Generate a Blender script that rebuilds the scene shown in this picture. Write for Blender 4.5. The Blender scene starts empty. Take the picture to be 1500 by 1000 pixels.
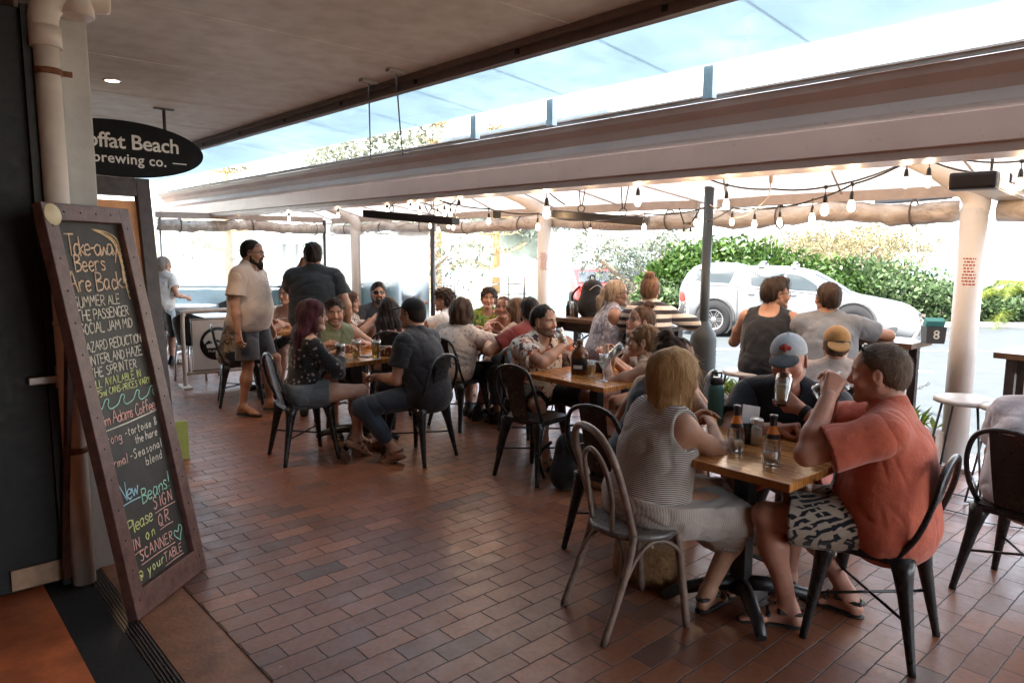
import bpy, bmesh, math, random
import numpy as np
from mathutils import Vector, Matrix, Euler
R_=math.radians
SC=bpy.context.scene
COL=SC.collection
# ------------------------------------------------------------ camera, light, exposure
cam_d=bpy.data.cameras.new('camera'); cam=bpy.data.objects.new('camera',cam_d); COL.objects.link(cam)
cam.matrix_world=Matrix.Translation((0,0,1.65))@Euler((R_(90-7.3),0,0)).to_matrix().to_4x4()@Matrix.Rotation(R_(.4),4,'Z')
cam_d.sensor_width=36; cam_d.lens=36*1050/1500; cam_d.clip_start=.05; cam_d.clip_end=6000
cam_d.dof.use_dof=False
SC.camera=cam
SUN_EL,SUN_AZ=58,-138          # azimuth measured clockwise from +Y
wd=bpy.data.worlds.new('World'); SC.world=wd; wd.use_nodes=True
wn=wd.node_tree; wn.nodes.clear()
sky=wn.nodes.new('ShaderNodeTexSky'); sky.sky_type='NISHITA'; sky.sun_disc=False
sky.sun_elevation=R_(SUN_EL); sky.sun_rotation=R_(SUN_AZ); sky.dust_density=3.0; sky.ozone_density=1.0; sky.air_density=1.2
bg=wn.nodes.new('ShaderNodeBackground'); bg.inputs[1].default_value=.15
wo=wn.nodes.new('ShaderNodeOutputWorld')
hs_=wn.nodes.new('ShaderNodeHueSaturation'); hs_.inputs['Saturation'].default_value=.52; wn.links.new(sky.outputs[0],hs_.inputs['Color']); wn.links.new(hs_.outputs[0],bg.inputs[0]); wn.links.new(bg.outputs[0],wo.inputs[0])
sun_d=bpy.data.lights.new('sun','SUN'); sun_d.energy=2.0; sun_d.angle=R_(.5); sun_d.color=(1,.93,.82)
sun=bpy.data.objects.new('sun',sun_d); COL.objects.link(sun)
_sd=Vector((math.sin(R_(SUN_AZ))*math.cos(R_(SUN_EL)),math.cos(R_(SUN_AZ))*math.cos(R_(SUN_EL)),math.sin(R_(SUN_EL))))
sun.rotation_euler=_sd.to_track_quat('Z','Y').to_euler()
SC.view_settings.view_transform='Standard'; SC.view_settings.look='None'
SC.view_settings.exposure=3.6; SC.view_settings.gamma=1
SC.cycles.max_bounces=10; SC.cycles.diffuse_bounces=5; SC.cycles.transparent_max_bounces=24
SC.cycles.sample_clamp_indirect=6; SC.cycles.caustics_reflective=False; SC.cycles.caustics_refractive=False
# ------------------------------------------------------------ building frame: x = towards street (v), y = along building (u)
TH=R_(42)
VX=Vector((math.cos(TH),math.sin(TH),0)); UX=Vector((-math.sin(TH),math.cos(TH),0))
def uv(u,v,z=0): return UX*u+VX*v+Vector((0,0,z))
# ------------------------------------------------------------ materials
MATS={}
def newmat(name):
    m=bpy.data.materials.new(name); m.use_nodes=True
    nt=m.node_tree; b=nt.nodes['Principled BSDF']
    return m,nt,b
def nd(nt,t,**k):
    n=nt.nodes.new(t)
    for a,v in k.items():
        if a[0]=='i' and a[1:].isdigit(): n.inputs[int(a[1:])].default_value=v
        elif a.startswith('in_'): n.inputs[a[3:].replace('_',' ')].default_value=v
        else: setattr(n,a,v)
    return n
def lk(nt,a,b): nt.links.new(a,b)
def c4(c): return (c[0],c[1],c[2],1)
def ramp(nt,src,stops):
    r=nd(nt,'ShaderNodeValToRGB'); e=r.color_ramp.elements
    while len(e)<len(stops): e.new(.5)
    for x,(p,c) in zip(e,stops): x.position=p; x.color=c4(c) if len(c)==3 else c
    lk(nt,src,r.inputs[0]); return r
def mix(nt,f,a,b,mode='MIX'):
    m=nd(nt,'ShaderNodeMix',data_type='RGBA',blend_type=mode)
    for s,val in ((0,f),(6,a),(7,b)):
        if hasattr(val,'is_output') or isinstance(val,bpy.types.NodeSocket): lk(nt,val,m.inputs[s])
        elif s==0: m.inputs[0].default_value=val
        else: m.inputs[s].default_value=c4(val)
    return m.outputs[2]
def noise(nt,scale,detail=3,vec=None,rough=.55,dist=0):
    n=nd(nt,'ShaderNodeTexNoise'); n.inputs['Scale'].default_value=scale; n.inputs['Detail'].default_value=detail
    n.inputs['Roughness'].default_value=rough; n.inputs['Distortion'].default_value=dist
    if vec is not None: lk(nt,vec,n.inputs['Vector'])
    return n
def objco(nt,scale=(1,1,1),rot=(0,0,0),which='Object'):
    t=nd(nt,'ShaderNodeTexCoord'); m=nd(nt,'ShaderNodeMapping'); m.inputs['Scale'].default_value=scale; m.inputs['Rotation'].default_value=rot
    lk(nt,t.outputs[which],m.inputs[0]); return m.outputs[0]
def bump(nt,b,h,strength=.3,dist=.01):
    n=nd(nt,'ShaderNodeBump'); n.inputs['Strength'].default_value=strength; n.inputs['Distance'].default_value=dist
    lk(nt,h,n.inputs['Height']); lk(nt,n.outputs[0],b.inputs['Normal']); return n
def M(name,col,rough=.5,metal=0,var=.12,scale=12,bmp=.05,spec=.5,**k):
    """worn general-purpose surface: colour with mottling, roughness variation, fine bump"""
    if name in MATS: return MATS[name]
    m,nt,b=newmat(name); co=objco(nt)
    n=noise(nt,scale,5,co); n2=noise(nt,scale*7,3,co)
    lo=tuple(max(0,x*(1-var)) for x in col); hi=tuple(min(1,x*(1+var)) for x in col)
    r=ramp(nt,n.outputs[0],[(.3,lo),(.7,hi)])
    lk(nt,r.outputs[0],b.inputs['Base Color'])
    rr=nd(nt,'ShaderNodeMapRange',i1=.2,i2=.8,i3=max(0,rough-.1),i4=min(1,rough+.12)); lk(nt,n2.outputs[0],rr.inputs[0]); lk(nt,rr.outputs[0],b.inputs['Roughness'])
    b.inputs['Metallic'].default_value=metal; b.inputs['Specular IOR Level'].default_value=spec
    if bmp: bump(nt,b,n2.outputs[0],bmp,.01)
    for a,v in k.items(): b.inputs[a].default_value=v
    MATS[name]=m; return m
def fabric(name,col,var=.15,kind=None,col2=(0,0,0),sc=1.0,col3=None,axis='Z'):
    if name in MATS: return MATS[name]
    m,nt,b=newmat(name); co=objco(nt)
    n=noise(nt,9,4,co); base=ramp(nt,n.outputs[0],[(.3,tuple(x*(1-var) for x in col)),(.7,tuple(min(1,x*(1+var)) for x in col))]).outputs[0]
    if kind=='stripe':
        w=nd(nt,'ShaderNodeTexWave',wave_type='BANDS',bands_direction=axis); w.inputs['Scale'].default_value=sc; w.inputs['Distortion'].default_value=.25
        w.inputs['Detail'].default_value=1; w.inputs['Detail Scale'].default_value=.3
        lk(nt,co,w.inputs[0]); f=ramp(nt,w.outputs[0],[(.42,(0,0,0)),(.55,(1,1,1))]).outputs[0]; base=mix(nt,f,base,col2)
    elif kind=='blot':
        v=noise(nt,sc,2.5,co,.6,1.2); f=ramp(nt,v.outputs[0],[(.53,(0,0,0)),(.56,(1,1,1))]).outputs[0]; base=mix(nt,f,base,col2)
        if col3:
            co2=objco(nt,(1,1,1),(1,2,.5)); v2=noise(nt,sc*1.15,2,co2,.5,1.5); f2=ramp(nt,v2.outputs[0],[(.57,(0,0,0)),(.6,(1,1,1))]).outputs[0]; base=mix(nt,f2,base,col3)
    elif kind=='dots':
        v=nd(nt,'ShaderNodeTexVoronoi'); v.inputs['Scale'].default_value=sc; lk(nt,co,v.inputs['Vector'])
        f=ramp(nt,v.outputs['Distance'],[(.22,(1,1,1)),(.3,(0,0,0))]).outputs[0]; base=mix(nt,f,base,col2)
    elif kind=='tribal':
        v=nd(nt,'ShaderNodeTexVoronoi',feature='DISTANCE_TO_EDGE'); v.inputs['Scale'].default_value=sc; v.inputs['Randomness'].default_value=.9
        co3=objco(nt,(1.7,.9,1.2),(.4,.5,.3)); dn=noise(nt,14,2,co3); 
        ad=nd(nt,'ShaderNodeVectorMath',operation='MULTIPLY_ADD'); lk(nt,dn.outputs[1],ad.inputs[0]); ad.inputs[1].default_value=(.03,.03,.03); lk(nt,co3,ad.inputs[2])
        lk(nt,ad.outputs[0],v.inputs['Vector']); f=ramp(nt,v.outputs['Distance'],[(.1,(1,1,1)),(.14,(0,0,0))]).outputs[0]; base=mix(nt,f,base,col2)
        w=nd(nt,'ShaderNodeTexWave',wave_type='BANDS',bands_direction='DIAGONAL'); w.inputs['Scale'].default_value=sc*.9; w.inputs['Distortion'].default_value=3
        lk(nt,co,w.inputs[0]); f2=ramp(nt,w.outputs[0],[(.72,(0,0,0)),(.78,(1,1,1))]).outputs[0]; base=mix(nt,f2,base,col)
    lk(nt,base,b.inputs['Base Color']); b.inputs['Roughness'].default_value=.88; b.inputs['Specular IOR Level'].default_value=.2
    b.inputs['Sheen Weight'].default_value=.25
    n1=noise(nt,26,4,co); n2=noise(nt,500,1,co)
    ad=nd(nt,'ShaderNodeMath',operation='MULTIPLY_ADD',i1=.18); lk(nt,n2.outputs[0],ad.inputs[0]); lk(nt,n1.outputs[0],ad.inputs[2])
    bump(nt,b,ad.outputs[0],.45,.012)
    MATS[name]=m; return m
def hairmat(name,col,tip=None):
    if name in MATS: return MATS[name]
    m,nt,b=newmat(name); co=objco(nt,(1,1,.12)); n=noise(nt,150,3,co); n2=noise(nt,30,3,co)
    hi=tuple(min(1,x*1.45+.002) for x in col); lo=tuple(x*.55 for x in col)
    c=ramp(nt,n.outputs[0],[(.3,lo),(.5,col),(.72,hi)]).outputs[0]
    c=mix(nt,ramp(nt,n2.outputs[0],[(.4,(0,0,0)),(.75,(.5,.5,.5))]).outputs[0],c,tip or hi)
    ge=nd(nt,'ShaderNodeNewGeometry'); c=mix(nt,1,c,ramp(nt,ge.outputs['Random Per Island'],[(0,(.7,.7,.7)),(.6,(1,1,1)),(1,(1.3,1.27,1.24))]).outputs[0],'MULTIPLY')
    lk(nt,c,b.inputs['Base Color']); b.inputs['Roughness'].default_value=.6; b.inputs['Specular IOR Level'].default_value=.22
    bump(nt,b,n.outputs[0],.5,.004)
    MATS[name]=m; return m
def skinmat():
    if 'skin' in MATS: return MATS['skin']
    m,nt,b=newmat('skin'); a=nd(nt,'ShaderNodeVertexColor',layer_name='tone'); co=objco(nt)
    n=noise(nt,22,4,co); n2=noise(nt,260,3,co)
    f=ramp(nt,n.outputs[0],[(.28,(.86,.80,.76)),(.5,(1,1,1)),(.72,(1.14,1.08,1.05))]).outputs[0]
    n3=noise(nt,420,2,co); f=mix(nt,1,f,ramp(nt,n3.outputs[0],[(.36,(.82,.76,.72)),(.46,(1,1,1))]).outputs[0],'MULTIPLY')
    lk(nt,mix(nt,1.0,a.outputs[0],f,'MULTIPLY'),b.inputs['Base Color'])
    rr=nd(nt,'ShaderNodeMapRange',i3=.38,i4=.62); lk(nt,n2.outputs[0],rr.inputs[0]); lk(nt,rr.outputs[0],b.inputs['Roughness'])
    b.inputs['Subsurface Weight'].default_value=.06; b.inputs['Subsurface Radius'].default_value=(.012,.005,.003); b.inputs['Subsurface Scale'].default_value=.6
    bump(nt,b,n2.outputs[0],.28,.003)
    MATS['skin']=m; return m
def glassmat(name,col=(1,1,1),rough=.02,trans=1,ior=1.45):
    if name in MATS: return MATS[name]
    m,nt,b=newmat(name); b.inputs['Base Color'].default_value=c4(col); b.inputs['Transmission Weight'].default_value=trans
    n=noise(nt,18,3,objco(nt)); rr=nd(nt,'ShaderNodeMapRange',i3=rough,i4=rough+.05); lk(nt,n.outputs[0],rr.inputs[0]); lk(nt,rr.outputs[0],b.inputs['Roughness'])
    b.inputs['IOR'].default_value=ior
    MATS[name]=m; return m
def emis(name,col,st):
    if name in MATS: return MATS[name]
    m,nt,b=newmat(name); b.inputs['Base Color'].default_value=c4(col); b.inputs['Emission Color'].default_value=c4(col); b.inputs['Emission Strength'].default_value=st
    MATS[name]=m; return m
# ------------------------------------------------------------ object helpers
def tag(o,label=None,cat=None,group=None,kind=None):
    if label: o['label']=label
    if cat: o['category']=cat
    if group: o['group']=group
    if kind: o['kind']=kind
    return o
def empty(name,loc=(0,0,0),rz=0,label=None,cat=None,group=None):
    o=bpy.data.objects.new(name,None); COL.objects.link(o); o.location=loc; o.rotation_euler=(0,0,rz); o.empty_display_size=.1
    return tag(o,label,cat,group)
def obj(name,me,mat,parent=None):
    o=bpy.data.objects.new(name,me); COL.objects.link(o)
    if mat is not None and not me.materials: me.materials.append(mat)
    if parent: o.parent=parent
    return o
def copy_tree(o,parent=None):
    c=o.copy(); COL.objects.link(c)
    if parent: c.parent=parent
    for ch in list(o.children): copy_tree(ch,c)
    return c
class MB:
    """collects boxes, tubes, lathes ... and links them as one mesh"""
    def __init__(s): s.v=[]; s.f=[]; s.sm=[]; s.mi=[]; s.m=0
    def add(s,vs,fs,smooth=False):
        b=len(s.v); s.v+= [tuple(x) for x in vs]; s.f+=[tuple(i+b for i in f) for f in fs]; s.sm+=[smooth]*len(fs); s.mi+=[s.m]*len(fs); return s
    def box(s,c,d,rot=None,bev=0,taper=1.0):
        hx,hy,hz=d[0]/2,d[1]/2,d[2]/2
        bm=bmesh.new()
        vs=[bm.verts.new((x*hx*(taper if z>0 else 1),y*hy*(taper if z>0 else 1),z*hz)) for x in(-1,1) for y in(-1,1) for z in(-1,1)]
        for f in((0,1,3,2),(4,6,7,5),(0,4,5,1),(2,3,7,6),(0,2,6,4),(1,5,7,3)): bm.faces.new([vs[i] for i in f])
        if bev: bmesh.ops.bevel(bm,geom=bm.edges[:],offset=bev,segments=2,affect='EDGES',profile=.6)
        bm.verts.index_update()
        mt=Matrix.Translation(c)
        if rot is not None: mt=mt@(rot.to_4x4() if hasattr(rot,'to_4x4') else Euler(rot).to_matrix().to_4x4())
        s.add([mt@v.co for v in bm.verts],[[v.index for v in f.verts] for f in bm.faces],False); bm.free(); return s
    def tube(s,pts,r,n=8,closed=False,cap=True,flat=None):
        P=[Vector(p) for p in pts]; L=len(P)
        rs=r if isinstance(r,(list,tuple)) else [r]*L
        T=[]
        for i in range(L):
            a=P[(i-1)%L] if (closed or i>0) else P[i]; b=P[(i+1)%L] if (closed or i<L-1) else P[i]
            d=(b-a); T.append(d.normalized() if d.length>1e-9 else Vector((0,0,1)))
        up=Vector((0,0,1)) if abs(T[0].z)<.9 else Vector((1,0,0))
        nrm=(up-T[0]*up.dot(T[0])).normalized(); vs=[]
        for i in range(L):
            nrm=(nrm-T[i]*nrm.dot(T[i])); nrm=nrm.normalized() if nrm.length>1e-6 else T[i].orthogonal().normalized()
            bn=T[i].cross(nrm)
            for k in range(n):
                a=2*math.pi*k/n; q=P[i]+(nrm*math.cos(a)+bn*math.sin(a)*(flat or 1))*rs[i]; vs.append(q)
        fs=[]
        for i in range(L if closed else L-1):
            j=(i+1)%L
            for k in range(n): fs.append((i*n+k,i*n+(k+1)%n,j*n+(k+1)%n,j*n+k))
        s.add(vs,fs,True)
        if cap and not closed:
            b=len(s.v)-len(vs); s.f+=[tuple(b+k for k in range(n-1,-1,-1)),tuple(b+(L-1)*n+k for k in range(n))]; s.sm+=[False]*2; s.mi+=[s.m]*2
        return s
    def lathe(s,prof,n=24,mt=None,closed=False):
        vs=[]; fs=[]
        for r,z in prof:
            for k in range(n): vs.append(Vector((r*math.cos(2*math.pi*k/n),r*math.sin(2*math.pi*k/n),z)))
        L=len(prof)
        for i in range(L-1):
            for k in range(n): fs.append((i*n+k,i*n+(k+1)%n,(i+1)*n+(k+1)%n,(i+1)*n+k))
        if mt is not None: vs=[mt@v for v in vs]
        return s.add(vs,fs,True)
    def prism(s,poly,z0,z1,mt=None):
        n=len(poly); vs=[Vector((x,y,z0)) for x,y in poly]+[Vector((x,y,z1)) for x,y in poly]
        if mt is not None: vs=[mt@v for v in vs]
        fs=[tuple(range(n-1,-1,-1)),tuple(range(n,2*n))]+[(i,(i+1)%n,n+(i+1)%n,n+i) for i in range(n)]
        return s.add(vs,fs)
    def quad(s,a,b,c,d): return s.add([a,b,c,d],[(0,1,2,3)])
    def mesh(s,name):
        me=bpy.data.meshes.new(name); me.from_pydata([tuple(v) for v in s.v],[],s.f)
        me.polygons.foreach_set('use_smooth',s.sm); me.polygons.foreach_set('material_index',s.mi); me.update(); return me
    def build(s,name,mat,parent=None):
        me=s.mesh(name)
        for m in (mat if isinstance(mat,(list,tuple)) else [mat]): me.materials.append(m)
        return obj(name,me,None,parent)
def struct(name,mb,mat,loc=(0,0,0),rz=0):
    o=mb.build(name,mat); o['kind']='structure'; o.location=loc; o.rotation_euler=(0,0,rz); return o
def smooth_path(pts,k=6,closed=False):
    P=[Vector(p) for p in pts]; out=[]; L=len(P)
    for i in range(L if closed else L-1):
        p0=P[i-1] if (i>0 or closed) else P[i]; p1=P[i]; p2=P[(i+1)%L]; p3=P[(i+2)%L] if (i+2<L or closed) else P[(i+1)%L]
        for j in range(k):
            t=j/k; out.append(.5*((2*p1)+(p2-p0)*t+(2*p0-5*p1+4*p2-p3)*t*t+(3*p1-p0-3*p2+p3)*t**3))
    if not closed: out.append(P[-1])
    return out
def textmesh(s,size,extrude=.001,bold=0,align='CENTER',shear=0,spacing=1.0):
    cu=bpy.data.curves.new('lettering','FONT'); cu.body=s; cu.size=size; cu.extrude=extrude; cu.offset=bold; cu.align_x=align; cu.align_y='CENTER'; cu.shear=shear; cu.space_character=spacing; cu.resolution_u=3
    o=bpy.data.objects.new('lettering',cu); COL.objects.link(o)
    dg=bpy.context.evaluated_depsgraph_get(); me=bpy.data.meshes.new_from_object(o.evaluated_get(dg)); bpy.data.objects.remove(o); bpy.data.curves.remove(cu); return me
def text(s,size,mat,mt,parent=None,name='lettering',**k):
    me=textmesh(s,size,**k); me.transform(mt); return obj(name,me,mat,parent)
# ------------------------------------------------------------ implicit-surface people
def V3(*a): return np.array(a,dtype=np.float64)
def nrm(v): return v/ (np.linalg.norm(v)+1e-12)
def rotx(a): c,s=math.cos(a),math.sin(a); return np.array([[1,0,0],[0,c,-s],[0,s,c]])
def roty(a): c,s=math.cos(a),math.sin(a); return np.array([[c,0,s],[0,1,0],[-s,0,c]])
def rotz(a): c,s=math.cos(a),math.sin(a); return np.array([[c,-s,0],[s,c,0],[0,0,1]])
class Field:
    def __init__(s): s.p=[]
    def rc(s,a,b,ra,rb,k=.02,ax=None,f=1.0): s.p.append(('rc',np.array(a,float),np.array(b,float),ra,rb,k,ax,f)); return s
    def el(s,c,r,k=.02,rot=None): s.p.append(('el',np.array(c,float),np.array(r,float),rot,None,k,None,0)); return s
    def sub(s,c,r,k=.01,rot=None): s.p.append(('su',np.array(c,float),np.array(r,float),rot,None,k,None,0)); return s
    def subc(s,a,b,ra,rb,k=.004): s.p.append(('sc',np.array(a,float),np.array(b,float),ra,rb,k,None,1)); return s
    def cut(s,pt,n,k=.0): s.p.append(('cu',np.array(pt,float),nrm(np.array(n,float)),None,None,k,None,0)); return s   # removes the n side
    def disp(s,fn): s.p.append(('fn',fn)); return s
    def bounds(s):
        lo=np.full(3,1e9); hi=-lo
        for p in s.p:
            if p[0]=='rc':
                for q,r in((p[1],p[3]),(p[2],p[4])): r=r*max(1,1/p[7]) ; lo=np.minimum(lo,q-r); hi=np.maximum(hi,q+r)
            elif p[0]=='el':
                r=p[2].max() if p[3] is not None else p[2]; lo=np.minimum(lo,p[1]-r); hi=np.maximum(hi,p[1]+r)
        return lo,hi
    def mesh(s,h,pad=.02,smooth=1,lo=None,hi=None):
        if lo is None: lo,hi=s.bounds()
        lo=lo-pad-2*h; hi=hi+pad+2*h
        n=np.ceil((hi-lo)/h).astype(int)+1
        ax=[(lo[i]+h*np.arange(n[i])).astype(np.float32) for i in range(3)]
        V=np.full(n,.5,np.float32)
        def region(a,b):
            i0=np.clip(np.floor((a-lo)/h).astype(int),0,n); i1=np.clip(np.ceil((b-lo)/h).astype(int)+1,0,n)
            if (i1<=i0).any(): return None
            sl=tuple(slice(i0[i],i1[i]) for i in range(3))
            return sl,ax[0][sl[0]][:,None,None],ax[1][sl[1]][None,:,None],ax[2][sl[2]][None,None,:]
        def dist(p,X,Y,Z):
            if p[0] in('rc','sc'):
                a,b,ra,rb=p[1],p[2],p[3],p[4]; ab=b-a; L2=float(ab@ab)+1e-12
                x,y,z=X-a[0],Y-a[1],Z-a[2]
                if p[6] is not None:   # widen/flatten along an axis
                    w=np.array(p[6]); q=x*w[0]+y*w[1]+z*w[2]; q=q*(p[7]-1); x=x+q*w[0]; y=y+q*w[1]; z=z+q*w[2]
                    ab=ab+w*float(ab@w)*(p[7]-1); L2=float(ab@ab)+1e-12
                t=np.clip((x*ab[0]+y*ab[1]+z*ab[2])/L2,0,1)
                return np.sqrt((x-t*ab[0])**2+(y-t*ab[1])**2+(z-t*ab[2])**2)-(ra+(rb-ra)*t)
            c,r,rot=p[1],p[2],p[3]
            x,y,z=X-c[0],Y-c[1],Z-c[2]
            if rot is not None: x,y,z=[x*rot[0,i]+y*rot[1,i]+z*rot[2,i] for i in range(3)]
            k0=np.sqrt((x/r[0])**2+(y/r[1])**2+(z/r[2])**2); k1=np.sqrt((x/r[0]**2)**2+(y/r[1]**2)**2+(z/r[2]**2)**2)+1e-9
            return k0*(k0-1)/k1
        for p in s.p:
            if p[0]=='fn':
                V=np.where(V<.45,V+p[1](ax[0][:,None,None],ax[1][None,:,None],ax[2][None,None,:]).astype(np.float32),V); continue
            if p[0]=='cu':
                d=(ax[0][:,None,None]-p[1][0])*p[2][0]+(ax[1][None,:,None]-p[1][1])*p[2][1]+(ax[2][None,None,:]-p[1][2])*p[2][2]
                V=np.maximum(V,d.astype(np.float32)); continue
            k=p[5]
            if p[0] in('rc','sc'):
                r=max(p[3],p[4])*max(1,1/p[7])+k+3*h; a=np.minimum(p[1],p[2])-r; b=np.maximum(p[1],p[2])+r
            else:
                r=(p[2].max() if p[3] is not None else p[2])+k+3*h; a=p[1]-r; b=p[1]+r
            g=region(a,b)
            if g is None: continue
            sl,X,Y,Z=g; d=dist(p,X,Y,Z).astype(np.float32); o=V[sl]
            if p[0] in('su','sc'):
                d=-d; hh=np.maximum(k-np.abs(o-d),0)/k; V[sl]=np.maximum(o,d)+hh*hh*k*.25
            else:
                hh=np.maximum(k-np.abs(o-d),0)/k; V[sl]=np.minimum(o,d)-hh*hh*k*.25
        V[0]=V[-1]=.5; V[:,0]=V[:,-1]=.5; V[:,:,0]=V[:,:,-1]=.5
        return surfnet(V,lo,h,smooth)
def surfnet(V,lo,h,smooth=1):
    S=V<0; c=np.zeros(np.array(S.shape)-1,np.int8)
    for i in(0,1):
        for j in(0,1):
            for k in(0,1): c+=S[i:S.shape[0]-1+i,j:S.shape[1]-1+j,k:S.shape[2]-1+k]
    act=(c>0)&(c<8); ijk=np.argwhere(act); N=len(ijk)
    idx=np.full(act.shape,-1,np.int64); idx[act]=np.arange(N)
    cr=np.array([(i,j,k) for i in(0,1) for j in(0,1) for k in(0,1)])
    vals=np.stack([V[ijk[:,0]+q[0],ijk[:,1]+q[1],ijk[:,2]+q[2]] for q in cr],1)
    acc=np.zeros((N,3)); cnt=np.zeros(N)
    for a in range(8):
        for b in range(a+1,8):
            if np.abs(cr[a]-cr[b]).sum()!=1: continue
            va,vb=vals[:,a],vals[:,b]; m=(va<0)!=(vb<0)
            t=va[m]/(va[m]-vb[m]); acc[m]+=cr[a]+(cr[b]-cr[a])*t[:,None]; cnt[m]+=1
    co=(ijk+acc/np.maximum(cnt,1)[:,None])*h+lo
    F=[]
    for axis in range(3):
        o=[1,1,1]; o[axis]=0
        sl0=[slice(1,-1)]*3; sl0[axis]=slice(0,-1); sl1=list(sl0); sl1[axis]=slice(1,None)
        A=S[tuple(sl0)]; B=S[tuple(sl1)]; e=np.argwhere(A!=B); 
        if not len(e): continue
        ins=A[e[:,0],e[:,1],e[:,2]]; e=e+np.array(o)
        b,cx=[(1,2),(2,0),(0,1)][axis]
        d1=np.zeros(3,int); d1[b]=1; d2=np.zeros(3,int); d2[cx]=1
        q=[idx[tuple((e-x).T)] for x in (d1+d2,d2,0*d1,d1)]
        q=np.stack(q,1); q[~ins]=q[~ins][:,::-1]; F.append(q)
    F=np.concatenate(F) if F else np.zeros((0,4),int)
    F=F[(F>=0).all(1)]
    for _ in range(smooth):
        s=np.zeros_like(co); n=np.zeros(N)
        for a,b in((0,1),(1,2),(2,3),(3,0)):
            np.add.at(s,F[:,a],co[F[:,b]]); np.add.at(n,F[:,a],1)
        co=co*.45+.55*s/np.maximum(n,1)[:,None]
    return co,F
def npmesh(name,parts,cols=None):
    vs=[];fs=[];b=0
    for v,f in parts: vs.append(v); fs.append(f+b); b+=len(v)
    v=np.concatenate(vs); f=np.concatenate(fs)
    me=bpy.data.meshes.new(name); me.vertices.add(len(v)); me.vertices.foreach_set('co',v.astype(np.float32).ravel())
    me.loops.add(f.size); me.loops.foreach_set('vertex_index',f.astype(np.int32).ravel())
    me.polygons.add(len(f)); me.polygons.foreach_set('loop_start',np.arange(0,f.size,4,dtype=np.int32)); 
    me.update(calc_edges=True); me.polygons.foreach_set('use_smooth',np.ones(len(f),bool)); 
    if cols is not None:
        a=me.color_attributes.new('tone','FLOAT_COLOR','POINT'); c=np.concatenate(cols); c=np.concatenate([c,np.ones((len(c),1))],1); a.data.foreach_set('color',c.astype(np.float32).ravel())
    me.validate(); return me
def wav(seed,freq,amp,n=5,stretch=(1,1,1)):
    r=np.random.RandomState(seed); D=r.normal(size=(n,3)); D=D/np.linalg.norm(D,axis=1)[:,None]*freq*np.array(stretch)*r.uniform(.6,1.5,(n,1)); ph=r.uniform(0,6.28,n)
    def f(X,Y,Z):
        s=0
        for d,p in zip(D,ph): s=s+np.sin(X*d[0]+Y*d[1]+Z*d[2]+p)
        return s*(amp/n**.5)
    return f
def crease(seed,freq,amp,stretch=(1,1,1)):
    a,b=wav(seed,freq,1.0,4,stretch),wav(seed+1,freq*.6,1.0,3,stretch)
    def f(X,Y,Z):
        u=a(X,Y,Z); m=b(X,Y,Z); return amp*(np.exp(-(u*2.2)**2)*np.clip(.4+m,0,1.2)-.25)
    return f
def ik(a,t,l1,l2,hint):
    d=t-a; L=np.linalg.norm(d); L2=min(max(L,abs(l1-l2)*1.02),(l1+l2)*.995); u=d/(L+1e-9); t=a+u*L2
    x=(l1*l1-l2*l2+L2*L2)/(2*L2); y=math.sqrt(max(l1*l1-x*x,0))
    hv=np.array(hint,float); hv=hv-u*(hv@u); hv=nrm(hv)
    return a+u*x+hv*y,t
def strands(msh,crown,style,seed,n,hres):
    """loose locks lying over the hair surface"""
    co,F=msh; r=np.random.RandomState(seed); N=np.zeros_like(co); fn=np.cross(co[F[:,2]]-co[F[:,0]],co[F[:,3]]-co[F[:,1]])
    for k in range(4): np.add.at(N,F[:,k],fn)
    N/=np.linalg.norm(N,axis=1)[:,None]+1e-12
    i=r.randint(0,len(co),n); p,nn=co[i],N[i]; m=(p[:,2]>crown[2]-.42); p,nn=p[m],nn[m]; n=len(p)
    d=(p-crown); d/=np.linalg.norm(d,axis=1)[:,None]+1e-9; d=d+np.array([0,0,-.55])+r.normal(size=(n,3))*(.9 if style=='curly' else .22); d-=nn*(d*nn).sum(1)[:,None]; d/=np.linalg.norm(d,axis=1)[:,None]+1e-9
    L={'crop':.010,'thin':.02,'short':.03,'curly':.035,'tuft':.035,'bob':.08,'long':.10,'wavy':.07,'shag':.06}.get(style,.055)*r.uniform(.6,1.4,(n,1)); lift={'crop':.35,'thin':.3,'tuft':.4,'short':.28,'curly':.6,'shag':.22}.get(style,.1)*r.uniform(.2,1.2,(n,1))
    sd=np.cross(nn,d); w=hres*.36*r.uniform(.5,1.2,(n,1)); vs=[]
    for k in range(4):
        t=k/3; c=p+nn*(hres*.1)+d*L*t+nn*L*lift*t*(1.3-.5*t)+sd*L*.15*np.sin(t*3+r.uniform(0,6,(n,1)))+np.array([0,0,-1])*L*.25*t*t; q=w*(1-.8*t); vs+= [c-sd*q,c+sd*q]
    v=np.stack(vs,1).reshape(-1,3); b=np.arange(n)[:,None]*8; f=np.concatenate([b+np.array([[2*k,2*k+1,2*k+3,2*k+2]]) for k in range(3)],0)
    return v,f
SKINS={'fair':(.50,.29,.21),'tan':(.40,.21,.135),'red':(.47,.23,.165),'olive':(.36,.2,.13),'deep':(.30,.155,.1)}
PEOPLE=[]
ADJ=[]
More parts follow.
